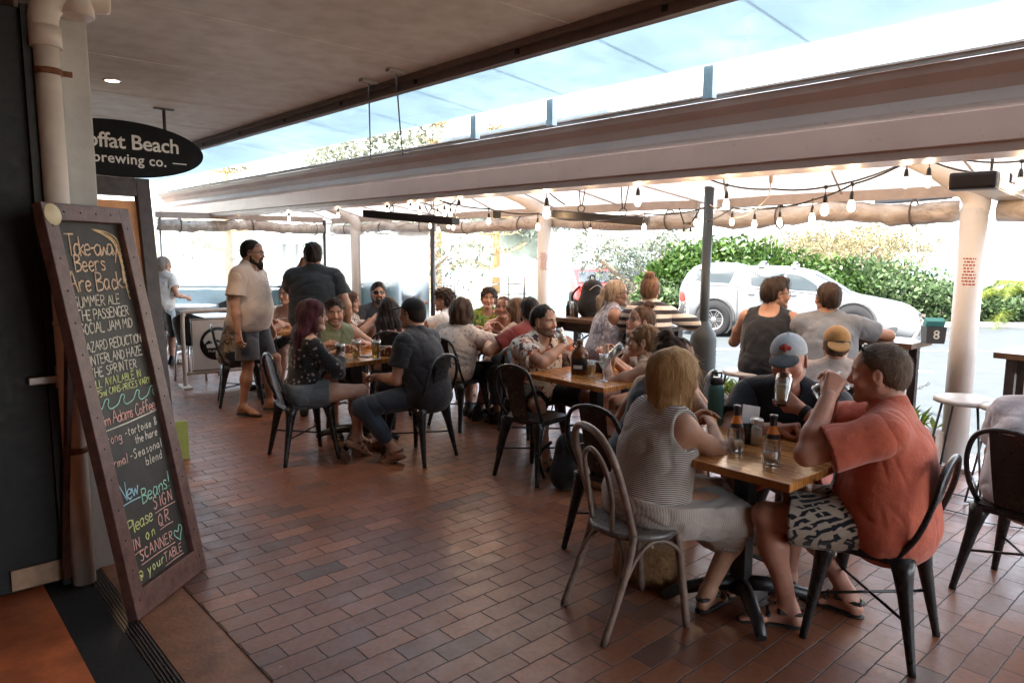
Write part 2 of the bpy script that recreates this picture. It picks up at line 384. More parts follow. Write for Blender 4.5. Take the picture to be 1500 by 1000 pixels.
def person(label,x,y,yaw,seat=.45,s=1.0,female=False,build=1.0,belly=0.0,lean=8,side=0,twist=0,head=(0,0,0),
           rh=None,lh=None,rel=None,lel=None,rgrip='relax',lgrip='relax',rpalm=None,lpalm=None,rf=None,lf=None,rtoe=0,ltoe=0,rknee=None,lknee=None,ftilt=(0,0),
           skin='tan',hair='short',haircol=(.03,.018,.012),hairtip=None,beard=None,stub=0,specs=None,cap=None,
           top=None,bottom=None,shoes=None,res=.010,hres=.0055,z0=0,mouth=0,extras=(),thigh=1.0,legs=True,group=None,tk=1.0,hidehands=False,rbend=0,lbend=0,drop=0):
    ax_,ay_,at_=ADJ[len(PEOPLE)] if len(PEOPLE)<len(ADJ) else (0,0,1)
    x+=ax_; y+=ay_; tk*=at_
    if seat is not None: seat-=.02; s*=.97; tk*=.9
    seed=sum(map(ord,label))
    root=empty('person',(x,y,z0),R_(yaw),label,'person',group)
    Mi=(Matrix.Translation((x,y,z0))@Matrix.Rotation(R_(yaw),4,'Z')).inverted()
    def loc(q): return None if q is None else (tuple(Mi@Vector(q)) if isinstance(q,Vector) else ((q[0],q[1],q[2]-.16) if seat is not None and seat<.5 and q[2]>.92 else q))
    rh,lh,rf,lf=loc(rh),loc(lh),loc(rf),loc(lf)
    sk=np.array(SKINS[skin])
    w=build; fem=female
    hz=(seat+.085) if seat is not None else .93*s
    hipC=V3(0,0,hz)
    A=R_(lean); SR=roty(R_(side))
    lo_d=SR@(rotx(-A*.75)@V3(0,0,1)); up_d=SR@(rotx(-A*1.2-R_(2))@V3(0,0,1))
    waist=hipC+lo_d*.20*s*tk; chest=waist+up_d*.16*s*tk; neck=waist+up_d*.335*s*tk; 
    TW=rotz(R_(twist)); xs=SR@(TW@V3(1,0,0)); fw=nrm(np.cross(up_d,xs)); 
    # fw: forward of chest
    shw=(.158 if fem else .185)*s*(.85+.15*w); shl=waist+up_d*(.285-drop)*s*tk
    shR=shl+xs*shw; shL=shl-xs*shw
    xh=V3(1,0,0); hw=.092*s*(.9+.1*w)
    hpR=hipC+xh*hw; hpL=hipC-xh*hw
    ua,fa=.285*s,.255*s; th,sh=.43*s,.41*s
    # --- legs
    J={}
    for sd,hp,ft,kn in((1,hpR,rf,rknee),(-1,hpL,lf,lknee)):
        if ft is None: ft=(sd*.12,.42,.08) if seat is not None else (sd*.11,.02,.08)
        kh=kn if kn is not None else ((sd*.12,.6,1.0) if seat is not None else (0,1,0))
        k,a=ik(hp,V3(*ft),th,sh,kh); J['k',sd]=k; J['a',sd]=a
    # --- arms
    for sd,sp,hd,el in((1,shR,rh,rel),(-1,shL,lh,lel)):
        if hd is None: hd=sp+V3(sd*.06,.02,-.53*s)
        e,wv=ik(sp,np.array(hd,float),ua,fa,el if el is not None else (sd*.5,-.6,-.7)); J['e',sd]=e; J['w',sd]=wv; J['s',sd]=sp
    B=Field()
    # torso
    tr=.135*w if fem else .148*w
    B.rc(hipC+V3(0,-.005,.0),waist,.118*s*w,(.098 if fem else .112)*s*w,.05,xh,.74)
    B.rc(waist,chest,(.1 if fem else .114)*s*w,(.112 if fem else .125)*s*w,.06,xs,.74)
    B.rc(chest-xs*.06*s,chest+xs*.06*s,.098*s*w,.098*s*w,.05)
    B.rc(shl-xs*shw*.86+up_d*.0,shl+xs*shw*.86,.055*s,.055*s,.06)
    B.rc(shl-xs*shw*.62+up_d*.03,neck+up_d*.04,.036*s,.046*s,.05); B.rc(shl+xs*shw*.62+up_d*.03,neck+up_d*.04,.036*s,.046*s,.05)
    if belly: B.el(hipC*.4+waist*.6+fw*.055*s,(.135*w+belly*.05,.1+belly*.08,.14),.08)
    if fem:
        for q in(-1,1): B.el(chest+xs*q*.075*s+fw*.075*s-up_d*.0,(.062*w,.055*w,.062*w),.035)
    B.el(hipC+V3(0,-.05,.0),(.165*s*w,.11*s,.12*s),.06)
    torso_n=len(B.p)
    # head frame
    HR=rotz(R_(head[0]))@rotx(R_(head[1]))@roty(R_(head[2]))
    ntop=neck+nrm(up_d*.7+HR@V3(0,.25,.8)*.6)*.064*s; hs=s**.5*1.02
    hc=ntop+HR@V3(0,.03,.098)*hs
    H=lambda a,b,c: hc+HR@V3(a,b,c)*hs
    nr=(.05 if fem else .06)*s
    B.rc(neck-up_d*.02,H(0,-.028,-.055),nr*1.08,nr,.045)
    for sd in(1,-1):
        sp,e,wv=J['s',sd],J['e',sd],J['w',sd]
        ar=.88 if fem else 1.05
        ar*=(.7+.3*w)
        B.rc(sp,sp*.45+e*.55,.056*s*ar,.047*s*ar,.04); B.rc(sp*.45+e*.55,e,.047*s*ar,.039*s*ar,.03)
        m=e*.68+wv*.32; B.rc(e,m,.04*s*ar,.043*s*ar,.02); B.rc(m,wv,.043*s*ar,.027*s*ar,.02)
    if legs:
      for sd,hp in((1,hpR),(-1,hpL)):
        k,a=J['k',sd],J['a',sd]; g=(.75+.25*w)*thigh
        B.rc(hp,hp*.5+k*.5,.088*s*g,.074*s*g,.05); B.rc(hp*.5+k*.5,k,.074*s*g,.055*s,.03)
        calf=k*.66+a*.34; back=nrm(np.cross(np.cross(k-hp,a-k),a-k)); 
        B.rc(k,calf+back*-.008*0,.052*s,.053*s,.02); B.el(calf-nrm(np.cross(np.cross(a-k,hp-k),a-k))*-.0+0*k,(.05*s,.05*s,.085*s),.03); B.rc(calf,a,.05*s,.034*s,.03)
        toe=rtoe if sd==1 else ltoe; tl=ftilt[0] if sd==1 else ftilt[1]
        fd=rotz(R_(-toe))@rotx(R_(-tl))@V3(0,1,0); fu=rotz(R_(-toe))@rotx(R_(-tl))@V3(0,0,1)
        fx=np.cross(fd,fu); J['fd',sd]=fd; J['fu',sd]=fu; J['fx',sd]=fx
        q=lambda f,u,xx=0: a+fd*f*s+fu*u*s+fx*xx*s
        B.rc(a,q(-.035,-.048),.036*s,.03*s,.02); B.rc(q(.01,-.01),q(.12,-.052),.036*s,.024*s,.025); B.rc(q(-.03,-.052),q(.13,-.058),.026*s,.02*s,.02)
        B.rc(q(.11,-.057,-.02),q(.11,-.057,.022),.022*s,.022*s,.02)
        for i in range(5):
            xx=(-.028+i*.0145)*sd*-1; tp=.192-.010*i-(0.004 if i==0 else 0); B.rc(q(.13,-.057,xx*.9),q(tp,-.064,xx*1.1),.0115*s,(.0115 if i==0 else .0085)*s,.005)
    bl,bh=B.bounds()
    parts=[B.mesh(res)]
    col=[]
    v=parts[0][0]; cc=np.tile(sk,(len(v),1)); col.append(cc)
    # hands
    HF={}
    for sd,g,pn,bend in((1,rgrip,rpalm,rbend),(-1,lgrip,lpalm,lbend)):
        e,wv=J['e',sd],J['w',sd]; d=nrm(wv-e)
        n=np.array(pn if pn is not None else (-sd*.8,.2,-.3),float); n=nrm(n-d*(n@d))
        if bend: c,sn=math.cos(R_(bend)),math.sin(R_(bend)); d,n=d*c+n*sn,n*c-d*sn
        t=np.cross(n,d)*sd   # thumb side
        F=Field(); hs2=s*(.92 if fem else 1.0)
        q=lambda a,b,c: wv+(d*a+t*b+n*c)*hs2
        F.rc(e*.12+wv*.88,wv,.0295*s*(.88 if fem else 1.0),.0262*s,.01,n,1.22)
        crv={'relax':(28,32,22),'flat':(10,14,8),'fist':(82,95,55),'hold':(52,48,38),'cup':(42,45,30)}[g]
        for i in range(4):
            tt=.028-.0185*i; kl=(.086,.090,.086,.078)[i]
            F.rc(q(.005,tt*.55,0),q(kl,tt,-.002),.0145*hs2,.0118*hs2,.014)
        F.rc(q(.02,.012,.008),q(.055,.02,.012),.014*hs2,.013*hs2,.014)
        for i in range(4):
            tt=.028-.0185*i; kl=(.086,.090,.086,.078)[i]; ln=(.95,1.06,1.0,.78)[i]; p=q(kl,tt,-.002); ang=0
            for j,(l,r0,r1) in enumerate(((.043,.0098,.0088),(.027,.0088,.0078),(.021,.0078,.0062))):
                ang+=R_(crv[j]*(1+.1*(i-1.5))); fd=(d*math.cos(ang)+n*math.sin(ang)+t*(.05*(1.5-i))); fd=nrm(fd); p2=p+fd*l*ln*hs2
                F.rc(p,p2,r0*hs2,r1*hs2,.0035); p=p2
        cl={'relax':.4,'flat':.1,'fist':1.0,'hold':.75,'cup':.7}[g]
        p0=q(.018,.02,.006); p1=q(.05,.045-.012*cl,.012+.022*cl); p2=q(.078,.05-.03*cl,.02+.035*cl); p3=q(.1-.01*cl,.046-.04*cl,.022+.04*cl)
        F.rc(p0,p1,.0145*hs2,.0118*hs2,.01); F.rc(p1,p2,.0112*hs2,.0102*hs2,.004); F.rc(p2,p3,.0102*hs2,.0078*hs2,.004)
        hm=F.mesh(hres*.72,pad=.005); parts.append(hm); cc=np.tile(sk*V3(1.02,.96,.94),(len(hm[0]),1)); col.append(cc)
        HF[sd]=dict(c=q(.088,0,.04 if g in('hold','cup') else .02),d=d,n=n,t=t,w=wv)
    # head
    F=Field(); k_=hs
    E=lambda c,r,k=.02: F.el(H(*c),np.array(r)*k_,k,HR)
    Cn=lambda a,b,ra,rb,k=.01: F.rc(H(*a),H(*b),ra*k_,rb*k_,k)
    jw=.92 if fem else 1.0
    E((0,-.012,.028),(.074,.096,.088)); E((0,.028,-.028),(.062*jw,.064,.082),.03); E((0,.035,.04),(.058,.05,.05),.03)
    for q in(-1,1):
        Cn((q*.054*jw,-.002,-.052),(q*.02*jw,.066,-.098),.019,.019,.025)
        E((q*.042,.062,-.03),(.024,.022,.022),.025)
        Cn((q*.046,.07,.024),(q*.012,.087,.021),.009,.009,.012)
    E((0,.075,-.101),(.022*jw,.017,.016),.02)
    Cn((0,.086,.012),(0,.106,-.03),.0085,.0115,.012); 
    for q in(-1,1): E((q*.0115,.097,-.036),(.0085,.011,.0085),.006)
    for q in(-1,1):
        F.sub(H(q*.032,.1,.004),np.array((.02,.017,.0125))*k_,.014,HR)
        E((q*.0315,.0755,.003),(.0125,.0115,.0105),.003)
    E((0,.087,-.061),(.022,.0085,.0048),.006); E((0,.0855,-.0715),(.019,.0095,.0058),.006)
    if mouth: F.sub(H(0,.1,-.068),np.array((.017,.02,.004+.008*mouth))*k_,.004,HR)
    for q in(-1,1):
        F.el(H(q*.078,-.006,-.004),np.array((.0085,.02,.033))*k_,.006,HR@rotz(q*-.25)); F.sub(H(q*.087,-.002,0),np.array((.006,.011,.019))*k_,.005,HR)
    F.rc(H(0,-.03,-.06),neck+up_d*.01,nr*1.02,nr*1.09,.03)
    hm=F.mesh(hres,pad=.005); parts.append(hm)
    L=((hm[0]-hc)/k_)@HR; cc=np.tile(sk,(len(L),1)); X,Y,Z=np.abs(L[:,0]),L[:,1],L[:,2]
    def paint(m,c,f): cc[m]=cc[m]*(1-f)+np.array(c)*f
    paint((X>.02)&(X<.06)&(Y>.05)&(Z<-.01)&(Z>-.06),sk*V3(1.12,.86,.82),.6)
    paint((X<.014)&(Y>.09)&(Z<-.01)&(Z>-.05),sk*V3(1.12,.84,.8),.6)
    if stub:
        paint((Z<-.045)&(Y>-.01)&~((X<.02)&(Z>-.076)&(Z<-.056)),haircol,stub)
    paint((X<.023)&(Y>.078)&(Z<-.0555)&(Z>-.0785),(.33,.13,.105) if not fem else (.38,.1,.09),.55)
    if mouth: paint((X<.016)&(Y>.06)&(Z<-.062)&(Z>-.074)&(Y<.086),(.05,.012,.01),.9)
    bc=np.array(haircol)*.9
    paint((X>.014)&(X<.05)&(Y>.06)&(Z>.0185+(.03-X)*.04)&(Z<.028+(.03-X)*.1),bc,.8)
    if specs!='shut':
        ex=np.abs(X-.0315); ey=np.abs(Z-.003); ap=(ex<.0115)&(ey<.0044*(1-(ex/.0125)**2)+.0008)&(Y>.07); paint(ap,(.62,.58,.54),.9); paint(ap&(ex<.0062),(.03,.018,.012),.95)
    paint((np.abs(X-.0315)<.015)&(Z>.0075)&(Z<.0115)&(Y>.07),bc*.5,.65)
    if hair in('crop','bald'): paint((Z>.055-.0*X)&(Y<.075)|((Y<.02)&(Z>.0)&(X<.2)),np.array(haircol)*1.0+sk*.15,.55 if hair=='crop' else .1)
    col.append(cc)
    b=obj('body',npmesh('body',parts,col),skinmat(),root)
    # ------------------------------------------------ hair
    hm_=hairmat('hair_%02d'%(len(PEOPLE)),haircol,hairtip)
    F=Field(); E=lambda c,r,k=.02: F.el(H(*c),np.array(r)*k_,k,HR); Cn=lambda a,b,ra,rb,k=.02: F.rc(H(*a),H(*b),ra*k_,rb*k_,k)
    SU=lambda c,r,k=.01: F.sub(H(*c),np.array(r)*k_,k,HR)
    hn='hair'
    def cap_hair(t,low=-.055):
        E((0,-.016,.03),(.077+t,.099+t,.09+t))
        E((0,-.055,-.01),(.064+t,.055+t,.06+t),.02)
    if hair in('short','crop','curly','tuft','thin'):
        t={'short':.0065,'crop':.0035,'curly':.02,'tuft':.012,'thin':.005}[hair]
        cap_hair(t)
        if hair=='tuft': E((0,.045,.105),(.05,.05,.028),.03)
        if hair=='curly': E((0,.03,.09),(.07,.065,.045),.03)
        SU((0,.105,-.03),(.072,.078,.1),.012); SU((0,.122,.022),(.06,.052,.06),.012)
        for q in(-1,1): SU((q*.085,.0,-.02),(.024,.034,.05),.008); SU((q*.085,.05,-.015),(.034,.045,.062),.012)
        F.cut(H(0,0,-.052),HR@V3(0,.3,-1))
    elif hair in('bob','long','wavy','pony','bun','lowbun','tied','shag'):
        t={'bob':.016,'long':.014,'wavy':.016,'pony':.006,'bun':.007,'lowbun':.008,'tied':.006,'shag':.024}[hair]
        cap_hair(t)
        if hair in('bob','shag'):
            d=-.135 if hair=='bob' else -.085
            for q in(-1,1):
                Cn((q*.052,-.02,.03),(q*.062,-.03,d),.046,.042,.04); Cn((q*.066,.02,.02),(q*.072,.022,d+.02),.03,.027,.03)
            Cn((0,-.06,.03),(0,-.058,d-.005),.064,.056,.05); Cn((-.045,-.05,d),(.045,-.05,d),.05,.05,.04)
        if hair in('long','wavy'):
            for q in(-1,-.4,.4,1):
                a=H(q*.062,-.03-.02*(1-abs(q)),.02); m=neck-fw*(.055+.02*(1-abs(q)))+xs*q*.085+up_d*.02; e_=m-up_d*(.20 if hair=='long' else .1)*s-fw*(.03)+xs*q*.03
                F.rc(a,m,.044*k_,.046*k_,.03); F.rc(m,e_,.046*k_,.02*k_,.03)
            for q in(-1,1): Cn((q*.07,.02,.02),(q*.07,.022,-.1),.02,.026,.02)
        if hair=='pony':
            a=H(0,-.112,.03); m=H(0,-.15,-.04); e_=m+V3(0,-.02,-.14); F.el(a,np.array((.022,.022,.022)),.02); F.rc(a,m,.024,.03,.02); F.rc(m,e_,.03,.012,.02)
        if hair=='tied':
            a=H(0,-.10,-.03); e_=H(0.01,-.13,-.12); F.rc(a,e_,.022,.024,.02); F.rc(e_,e_+V3(0,-.02,-.08),.024,.01,.02)
        if hair=='bun': E((0,-.05,.135),(.042,.044,.036),.012)
        if hair=='lowbun': E((0,-.125,.0),(.045,.036,.042),.012)
        SU((0,.108,-.04),(.064,.076,.1),.012); SU((0,.125,.02),(.056,.05,.05),.012)
        if hair in('pony','bun','lowbun','tied'):
            for q in(-1,1): SU((q*.088,.0,-.02),(.018,.028,.038),.008)
            F.cut(H(0,0,-.075),HR@V3(0,.4,-1))
            if hair=='tied': F.rc(H(0,-.10,-.03),H(0.01,-.13,-.12),.022,.024,.02)
    if hair not in('none','bald'):
        if hair=='curly': F.disp(wav(seed,190,.0075,9))
        elif hair=='shag': F.disp(wav(seed,110,.0055,8,(1,1,.35)))
        elif hair=='bob': F.disp(wav(seed,120,.0022,8,(1,1,.12)))
        elif hair in('crop','thin'): F.disp(wav(seed,500,.001,6))
        else: F.disp(wav(seed,150,.0035,8,(1,1,.25)))
        if hair=='wavy': F.disp(wav(seed+1,55,.007,6))
        if cap: F.cut(H(0,0,.032),HR@V3(0,.12,1)); F.el(H(0,-.012,.02),np.array((.07,.09,.07))*k_,.01,HR); F.cut(H(0,0,.045),HR@V3(0,.12,1))
        if F.p:
            hmsh=F.mesh(hres*1.05,pad=.012); hp=[hmsh]
            if not cap: hp.append(strands(hmsh,H(0,-.045,.13),hair,seed,1500 if res<.0078 else 700,hres))
            obj('hair',npmesh('hair',hp),hm_,root)
    if beard:
        F=Field(); 
        for q in(-1,1): F.rc(H(q*.064,.0,-.03),H(q*.052,.012,-.075),.014*k_,.02*k_,.02); F.rc(H(q*.052,.012,-.075),H(q*.015,.072,-.105),.02*k_,.024*k_,.02); F.rc(H(q*.024,.09,-.052),H(q*.028,.08,-.075),.008*k_,.01*k_,.01)
        F.rc(H(-.02,.093,-.05),H(.02,.093,-.05),.006*k_,.006*k_,.006); F.rc(H(0,.075,-.1),H(0,.082,-.11-.03*beard),.028*k_,.022*k_,.02)
        F.sub(H(0,.1,-.066),np.array((.021,.025,.009))*k_,.006,HR); F.disp(wav(seed,320,.002,7))
        obj('beard',npmesh('beard',[F.mesh(hres,pad=.01)]),hm_,root)
    if specs in('glasses','sun','head'):
        m=MB(); up=.0 if specs!='head' else .085; bk=0 if specs!='head' else -.035
        dark=specs in('sun','head')
        T=lambda a,b,c: Vector(tuple(H(a,b,c) if specs!='head' else H(a,b*.62-.004,c*.55+.082+b*.22)))
        for q in(-1,1):
            ring=[T(q*.034+.025*math.cos(i*math.pi/7),.1-.012*abs((q*.034+.025*math.cos(i*math.pi/7)))/.06,.002+.018*math.sin(i*math.pi/7)) for i in range(14)]
            m.tube(ring,.0022 if not dark else .0035,6,True)
            if dark: m.add(ring,[tuple(range(14))])
            m.tube([T(q*.059,.088,.006),T(q*.082,.02,.006),T(q*.083,-.015,-.004)],.0022,6)
        m.tube([T(-.009,.1,.004),T(.009,.1,.004)],.0022,6)
        m.build('sunglasses' if dark else 'glasses',M('spectacle_black',(.012,.012,.014),.15),root)
    if cap:
        ccol,fwd,bcol=cap; F=Field(); F.el(H(0,-.012,.045),np.array((.083,.105,.085))*k_,.01,HR); F.cut(H(0,0,.035+.0),HR@V3(0,.12,-1)); F.sub(H(0,-.012,.03),np.array((.077,.099,.082))*k_,.003,HR)
        capm=fabric('cap_%d'%len(PEOPLE),ccol,.1)
        cp=obj('cap',npmesh('cap',[F.mesh(hres*.8,pad=.01)]),capm,root)
        F=Field(); q=fwd; tl_=-.18*q if q>0 else .42; zc=.035 if q>0 else .018; F.el(H(0,q*.125,zc),np.array((.066,.075,.012))*k_,.005,HR@rotx(tl_)); F.sub(H(0,q*.125+(0 if q>0 else .012),zc-.017),np.array((.07,.08,.02))*k_,.004,HR@rotx(tl_)); F.cut(H(0,q*.07,0),HR@V3(0,-q,0))
        obj('cap_brim',npmesh('cap_brim',[F.mesh(hres*.6,pad=.01)]),fabric('capbrim_%d'%len(PEOPLE),bcol,.1),root)
        m=MB(); bt=H(0,-.012,.131); m.lathe([(.0,.006),(.006,.004),(.008,0)],10,Matrix.Translation(Vector(tuple(bt)))); m.build('cap_button',capm,cp)
    # ------------------------------------------------ clothes
    def torso(F,t,upto=torso_n):
        for p in B.p[:upto]:
            q=list(p)
            if p[0]=='rc': q[3]+=t; q[4]+=t
            elif p[0]=='el': q[2]=q[2]+t
            F.p.append(tuple(q))
    cr1,cr2=crease(seed+3,26,.0065 if res<.009 else .005,(1,1,1.6)),crease(seed+5,58,.0028,(1.3,1.3,.8)); wr=lambda X,Y,Z: cr1(X,Y,Z)+cr2(X,Y,Z); wr2=wav(seed+7,70,.001,5)
    if top:
        F=Field(); t=top.get('t',.012); torso(F,t)
        if top.get('sleeve',.55):
            for sd in(1,-1): F.rc(shl+xs*sd*shw*.45+up_d*.022,J['s',sd]+up_d*.004,.046*s+t,.058*s*(.88 if fem else 1.05)*(.7+.3*w)+t*.8,.04)
        sl=top.get('sleeve',.55)
        if top.get('loose'): 
            F.rc(waist+up_d*.05,hipC+lo_d*.02,.12*s*w+top['loose'],.125*s*w+top['loose']*1.2,.06,xh,.76)
        F.cut(hipC-lo_d*top.get('hem',.04),-lo_d+V3(0,0,0))
        sleeves=[]
        if sl:
            for sd in(1,-1):
                sp,e,wv=J['s',sd],J['e',sd],J['w',sd]; r=.056*s*(.88 if fem else 1.05)*(.7+.3*w); d_=nrm(e-sp); tip=sp+(e-sp)*min(sl,1.0)
                G=Field(); fl=(.02 if sl<1 else .012)*top.get('flare',1); rt=r+(r*.72-r)*min(sl,1.0)
                G.rc(sp-xs*sd*.045-up_d*.01,sp+d_*.03,r+t*.6,r+t+.002,.03); G.rc(sp+d_*.03,tip+d_*.02,r+t+.002,rt+t+fl,.03)
                G.el((shl+sp)/2,(.06,.06,.05),.05)
                if sl>1:
                    dd=nrm(wv-e); tip=e+(wv-e)*(sl-1); G.rc(e,tip+dd*.02,r*.78+t+.006,r*.62+t+top.get('cuff',.006),.03); d_=dd; rt=r*.62
                G.cut(tip,d_); G.subc(tip-d_*.035,tip+d_*.03,rt*.9,rt+.006+fl*.35,.004)
                G.disp(crease(seed+11+sd,40,.0065,(1,1,1))); sleeves.append(G)
        else:
            for sd in(1,-1): F.sub(J['s',sd]+xs*sd*.035+up_d*.01,(.075*s,.085*s,.10*s),.012)
        nk=top.get('neck',0)
        base=neck+up_d*.045
        if nk==0: F.sub(base+fw*.012,np.array((.066,.07,.05)),.01)      # crew
        elif nk==1: F.sub(base+fw*.05-up_d*.01,np.array((.062,.075,.075)),.012)  # open collar / v
        elif nk==2:  # scoop with straps
            F.sub(base+fw*.07-up_d*.03,np.array((.085,.09,.11)),.015); F.sub(base-fw*.07-up_d*.01,np.array((.085,.08,.10)),.015)
        elif nk==3: # strappy
            F.cut(chest+up_d*.045,up_d)
            for q in(-1,1): F.rc(chest+xs*q*.085+fw*.085+up_d*.03,shl+xs*q*.1+up_d*.05,.011,.011,.006); F.rc(shl+xs*q*.1+up_d*.05,chest+xs*q*.07-fw*.085+up_d*.02,.011,.011,.006)
        elif nk==4: # off shoulder, wide
            F.cut(shl+up_d*.03,up_d)
        F.disp(wr); F.disp(wr2)
        if top.get('collar'): 
            F.rc(base+fw*.05-up_d*.03+xs*.03,base-fw*.04+xs*.05,.012,.016,.01); F.rc(base+fw*.05-up_d*.03-xs*.03,base-fw*.04-xs*.05,.012,.016,.01); F.rc(base-fw*.05-xs*.045,base-fw*.05+xs*.045,.017,.017,.01)
        obj(top.get('name','shirt'),npmesh('shirt',[q.mesh(res*.9,pad=.02) for q in [F]+sleeves]),top['mat'],root)
    if bottom:
        F=Field(); t=bottom.get('t',.012); ln=bottom.get('len',.8)
        F.rc(hipC+V3(0,-.005,.01),hipC+lo_d*bottom.get('rise',.09),.122*s*w+t,.112*s*w+t,.05,xh,.74); F.el(hipC+V3(0,-.045,.0),(.165*s*w+t,.11*s+t,.115*s+t),.06)
        tips=[]; legsF=[]
        sk_=bottom.get('skirt')
        for sd,hp in((1,hpR),(-1,hpL)):
            k,a=J['k',sd],J['a',sd]; g=(.75+.25*w)*thigh
            l1=min(ln,1.0); tip=hp+(k-hp)*l1; d_=nrm(k-hp)
            r1=.088*s*g+t; rb=(.088+(.055-.088)*l1)*s*g; fl=bottom.get('flare',.012); r2=rb+t+fl
            tips.append((tip,k-hp))
            if sk_: F.rc(hp,tip,r1,r2,.08); continue
            G=Field(); G.rc(hp-d_*.01,tip+d_*.02,r1,r2,.03)
            if ln>1:
                d_=nrm(a-k); tip=k+(a-k)*(ln-1); G.rc(k,tip+d_*.02,.056*s+t+.004,.042*s+t+fl,.03); rb=.036*s
            G.cut(tip,d_); G.subc(tip-d_*.04,tip+d_*.03,rb+.001,rb+t*.5+fl*.6,.004); G.disp(crease(seed+21+sd,36,.007,(1,1,1))); legsF.append(G)
        if sk_:
            mid=(tips[0][0]+tips[1][0])/2; F.rc(hipC+V3(0,.05,0),mid,.1*s*w+t,.07*s+t,.14,xh,.6); F.rc(hipC+V3(0,.04,.02),hipC+(mid-hipC)*.55+V3(0,0,.012),.125*s*w+t,.098*s+t,.06,xh,.66)
            if bottom.get('hang'): F.rc(mid+V3(0,.0,.0),mid+V3(0,-.02,-bottom['hang']),.085,.08,.08,xh,.5)
            F.cut((tips[0][0]+tips[1][0])/2+(tips[0][1]+tips[1][1])/2*.08,tips[0][1]+tips[1][1])
        F.cut(hipC+lo_d*bottom.get('rise',.09),lo_d)
        F.disp(wr); F.disp(wr2)
        obj(bottom.get('name','shorts'),npmesh('shorts',[q.mesh(res*.9,pad=.02) for q in [F]+legsF]),bottom['mat'],root)
    if shoes and legs:
        kind,mt=shoes
        for sd in(1,-1):
            a,fd,fu,fx=J['a',sd],J['fd',sd],J['fu',sd],J['fx',sd]; q=lambda f,u,xx=0: a+(fd*f+fu*u+fx*xx)*s
            F=Field()
            F.rc(q(-.04,-.078),q(.17,-.08),.034*s,.04*s,.02,fu,2.9)
            if kind=='sandal':
                F.rc(q(.08,-.03,-.036),q(.08,-.016,.0),.012,.012,.01); F.rc(q(.08,-.016,0),q(.08,-.04,.04),.012,.012,.01); F.rc(q(.125,-.045,-.038),q(.12,-.028,0),.011,.011,.01); F.rc(q(.12,-.028,0),q(.12,-.05,.04),.011,.011,.01)
                for q_ in(-1,1): F.rc(q(-.045,-.02,q_*.022),q(.035,-.012,q_*.038),.010,.010,.008); F.rc(q(.035,-.012,q_*.038),q(.05,.005,0),.01,.01,.008)
                F.rc(q(-.06,-.02,-.015),q(-.06,-.02,.015),.01,.01,.008)
            elif kind=='thong':
                for q_ in(-1,1): F.rc(q(.04,-.06,q_*.036),q(.135,-.04,-.006),.006,.006,.006)
            else:
                F.rc(q(-.035,-.045),q(.05,-.02),.042*s,.042*s,.03); F.rc(q(.03,-.03),q(.15,-.055),.042*s,.032*s,.03); F.rc(q(-.01,-.01),q(-.005,.03),.042*s,.04*s,.03)
            obj('shoe' if kind=='shoe' else kind if kind!='thong' else 'flip_flop',npmesh('shoe',[F.mesh(min(res,.006) if kind!='shoe' else res*.8,pad=.01)]),mt,root)
    Mw=Matrix.Translation((x,y,z0))@Matrix.Rotation(R_(yaw),4,'Z')
    R3=Mw.to_3x3()
    res_=dict(root=root,J={k:Mw@Vector(tuple(v)) if k[0] not in('fd','fu','fx') else v for k,v in J.items()},H=lambda a,b_,c: Vector(tuple(H(a,b_,c))),
        hand={sd:dict(c=Mw@Vector(tuple(HF[sd]['c'])),d=R3@Vector(tuple(HF[sd]['d'])),n=R3@Vector(tuple(HF[sd]['n'])),t=R3@Vector(tuple(HF[sd]['t']))) for sd in HF},
        HR=HR,hc=hc,hs=hs,neck=neck,chest=chest,fw=fw,up=up_d,xs=xs,Mw=Mw,Jl=J)
    PEOPLE.append(res_); return res_
# ------------------------------------------------------------ pixel helper: a point seen at (x,y) in the 1500 px photo, at height z or at depth Y
def _ray(x,y):
    a,b=x-750,y-500; c,s=math.cos(R_(.4)),math.sin(R_(.4)); a,b=a*c+b*s,-a*s+b*c
    cp,sp=math.cos(R_(7.3)),math.sin(R_(7.3)); return Vector((a,1050*cp-b*sp,-b*cp-1050*sp))
def at(x,y,z=0.):
    d=_ray(x,y); t=(z-1.65)/d.z; return Vector((d.x*t,d.y*t,z))
def atY(x,y,Y):
    d=_ray(x,y); t=Y/d.y; return Vector((d.x*t,Y,d.z*t+1.65))
def atV(x,y,v):
    """the point of the vertical plane at street distance v"""
    d=_ray(x,y); t=v/(d.x*VX.x+d.y*VX.y); return d*t+Vector((0,0,1.65))
def loc_uv(p): return p.dot(UX),p.dot(VX)
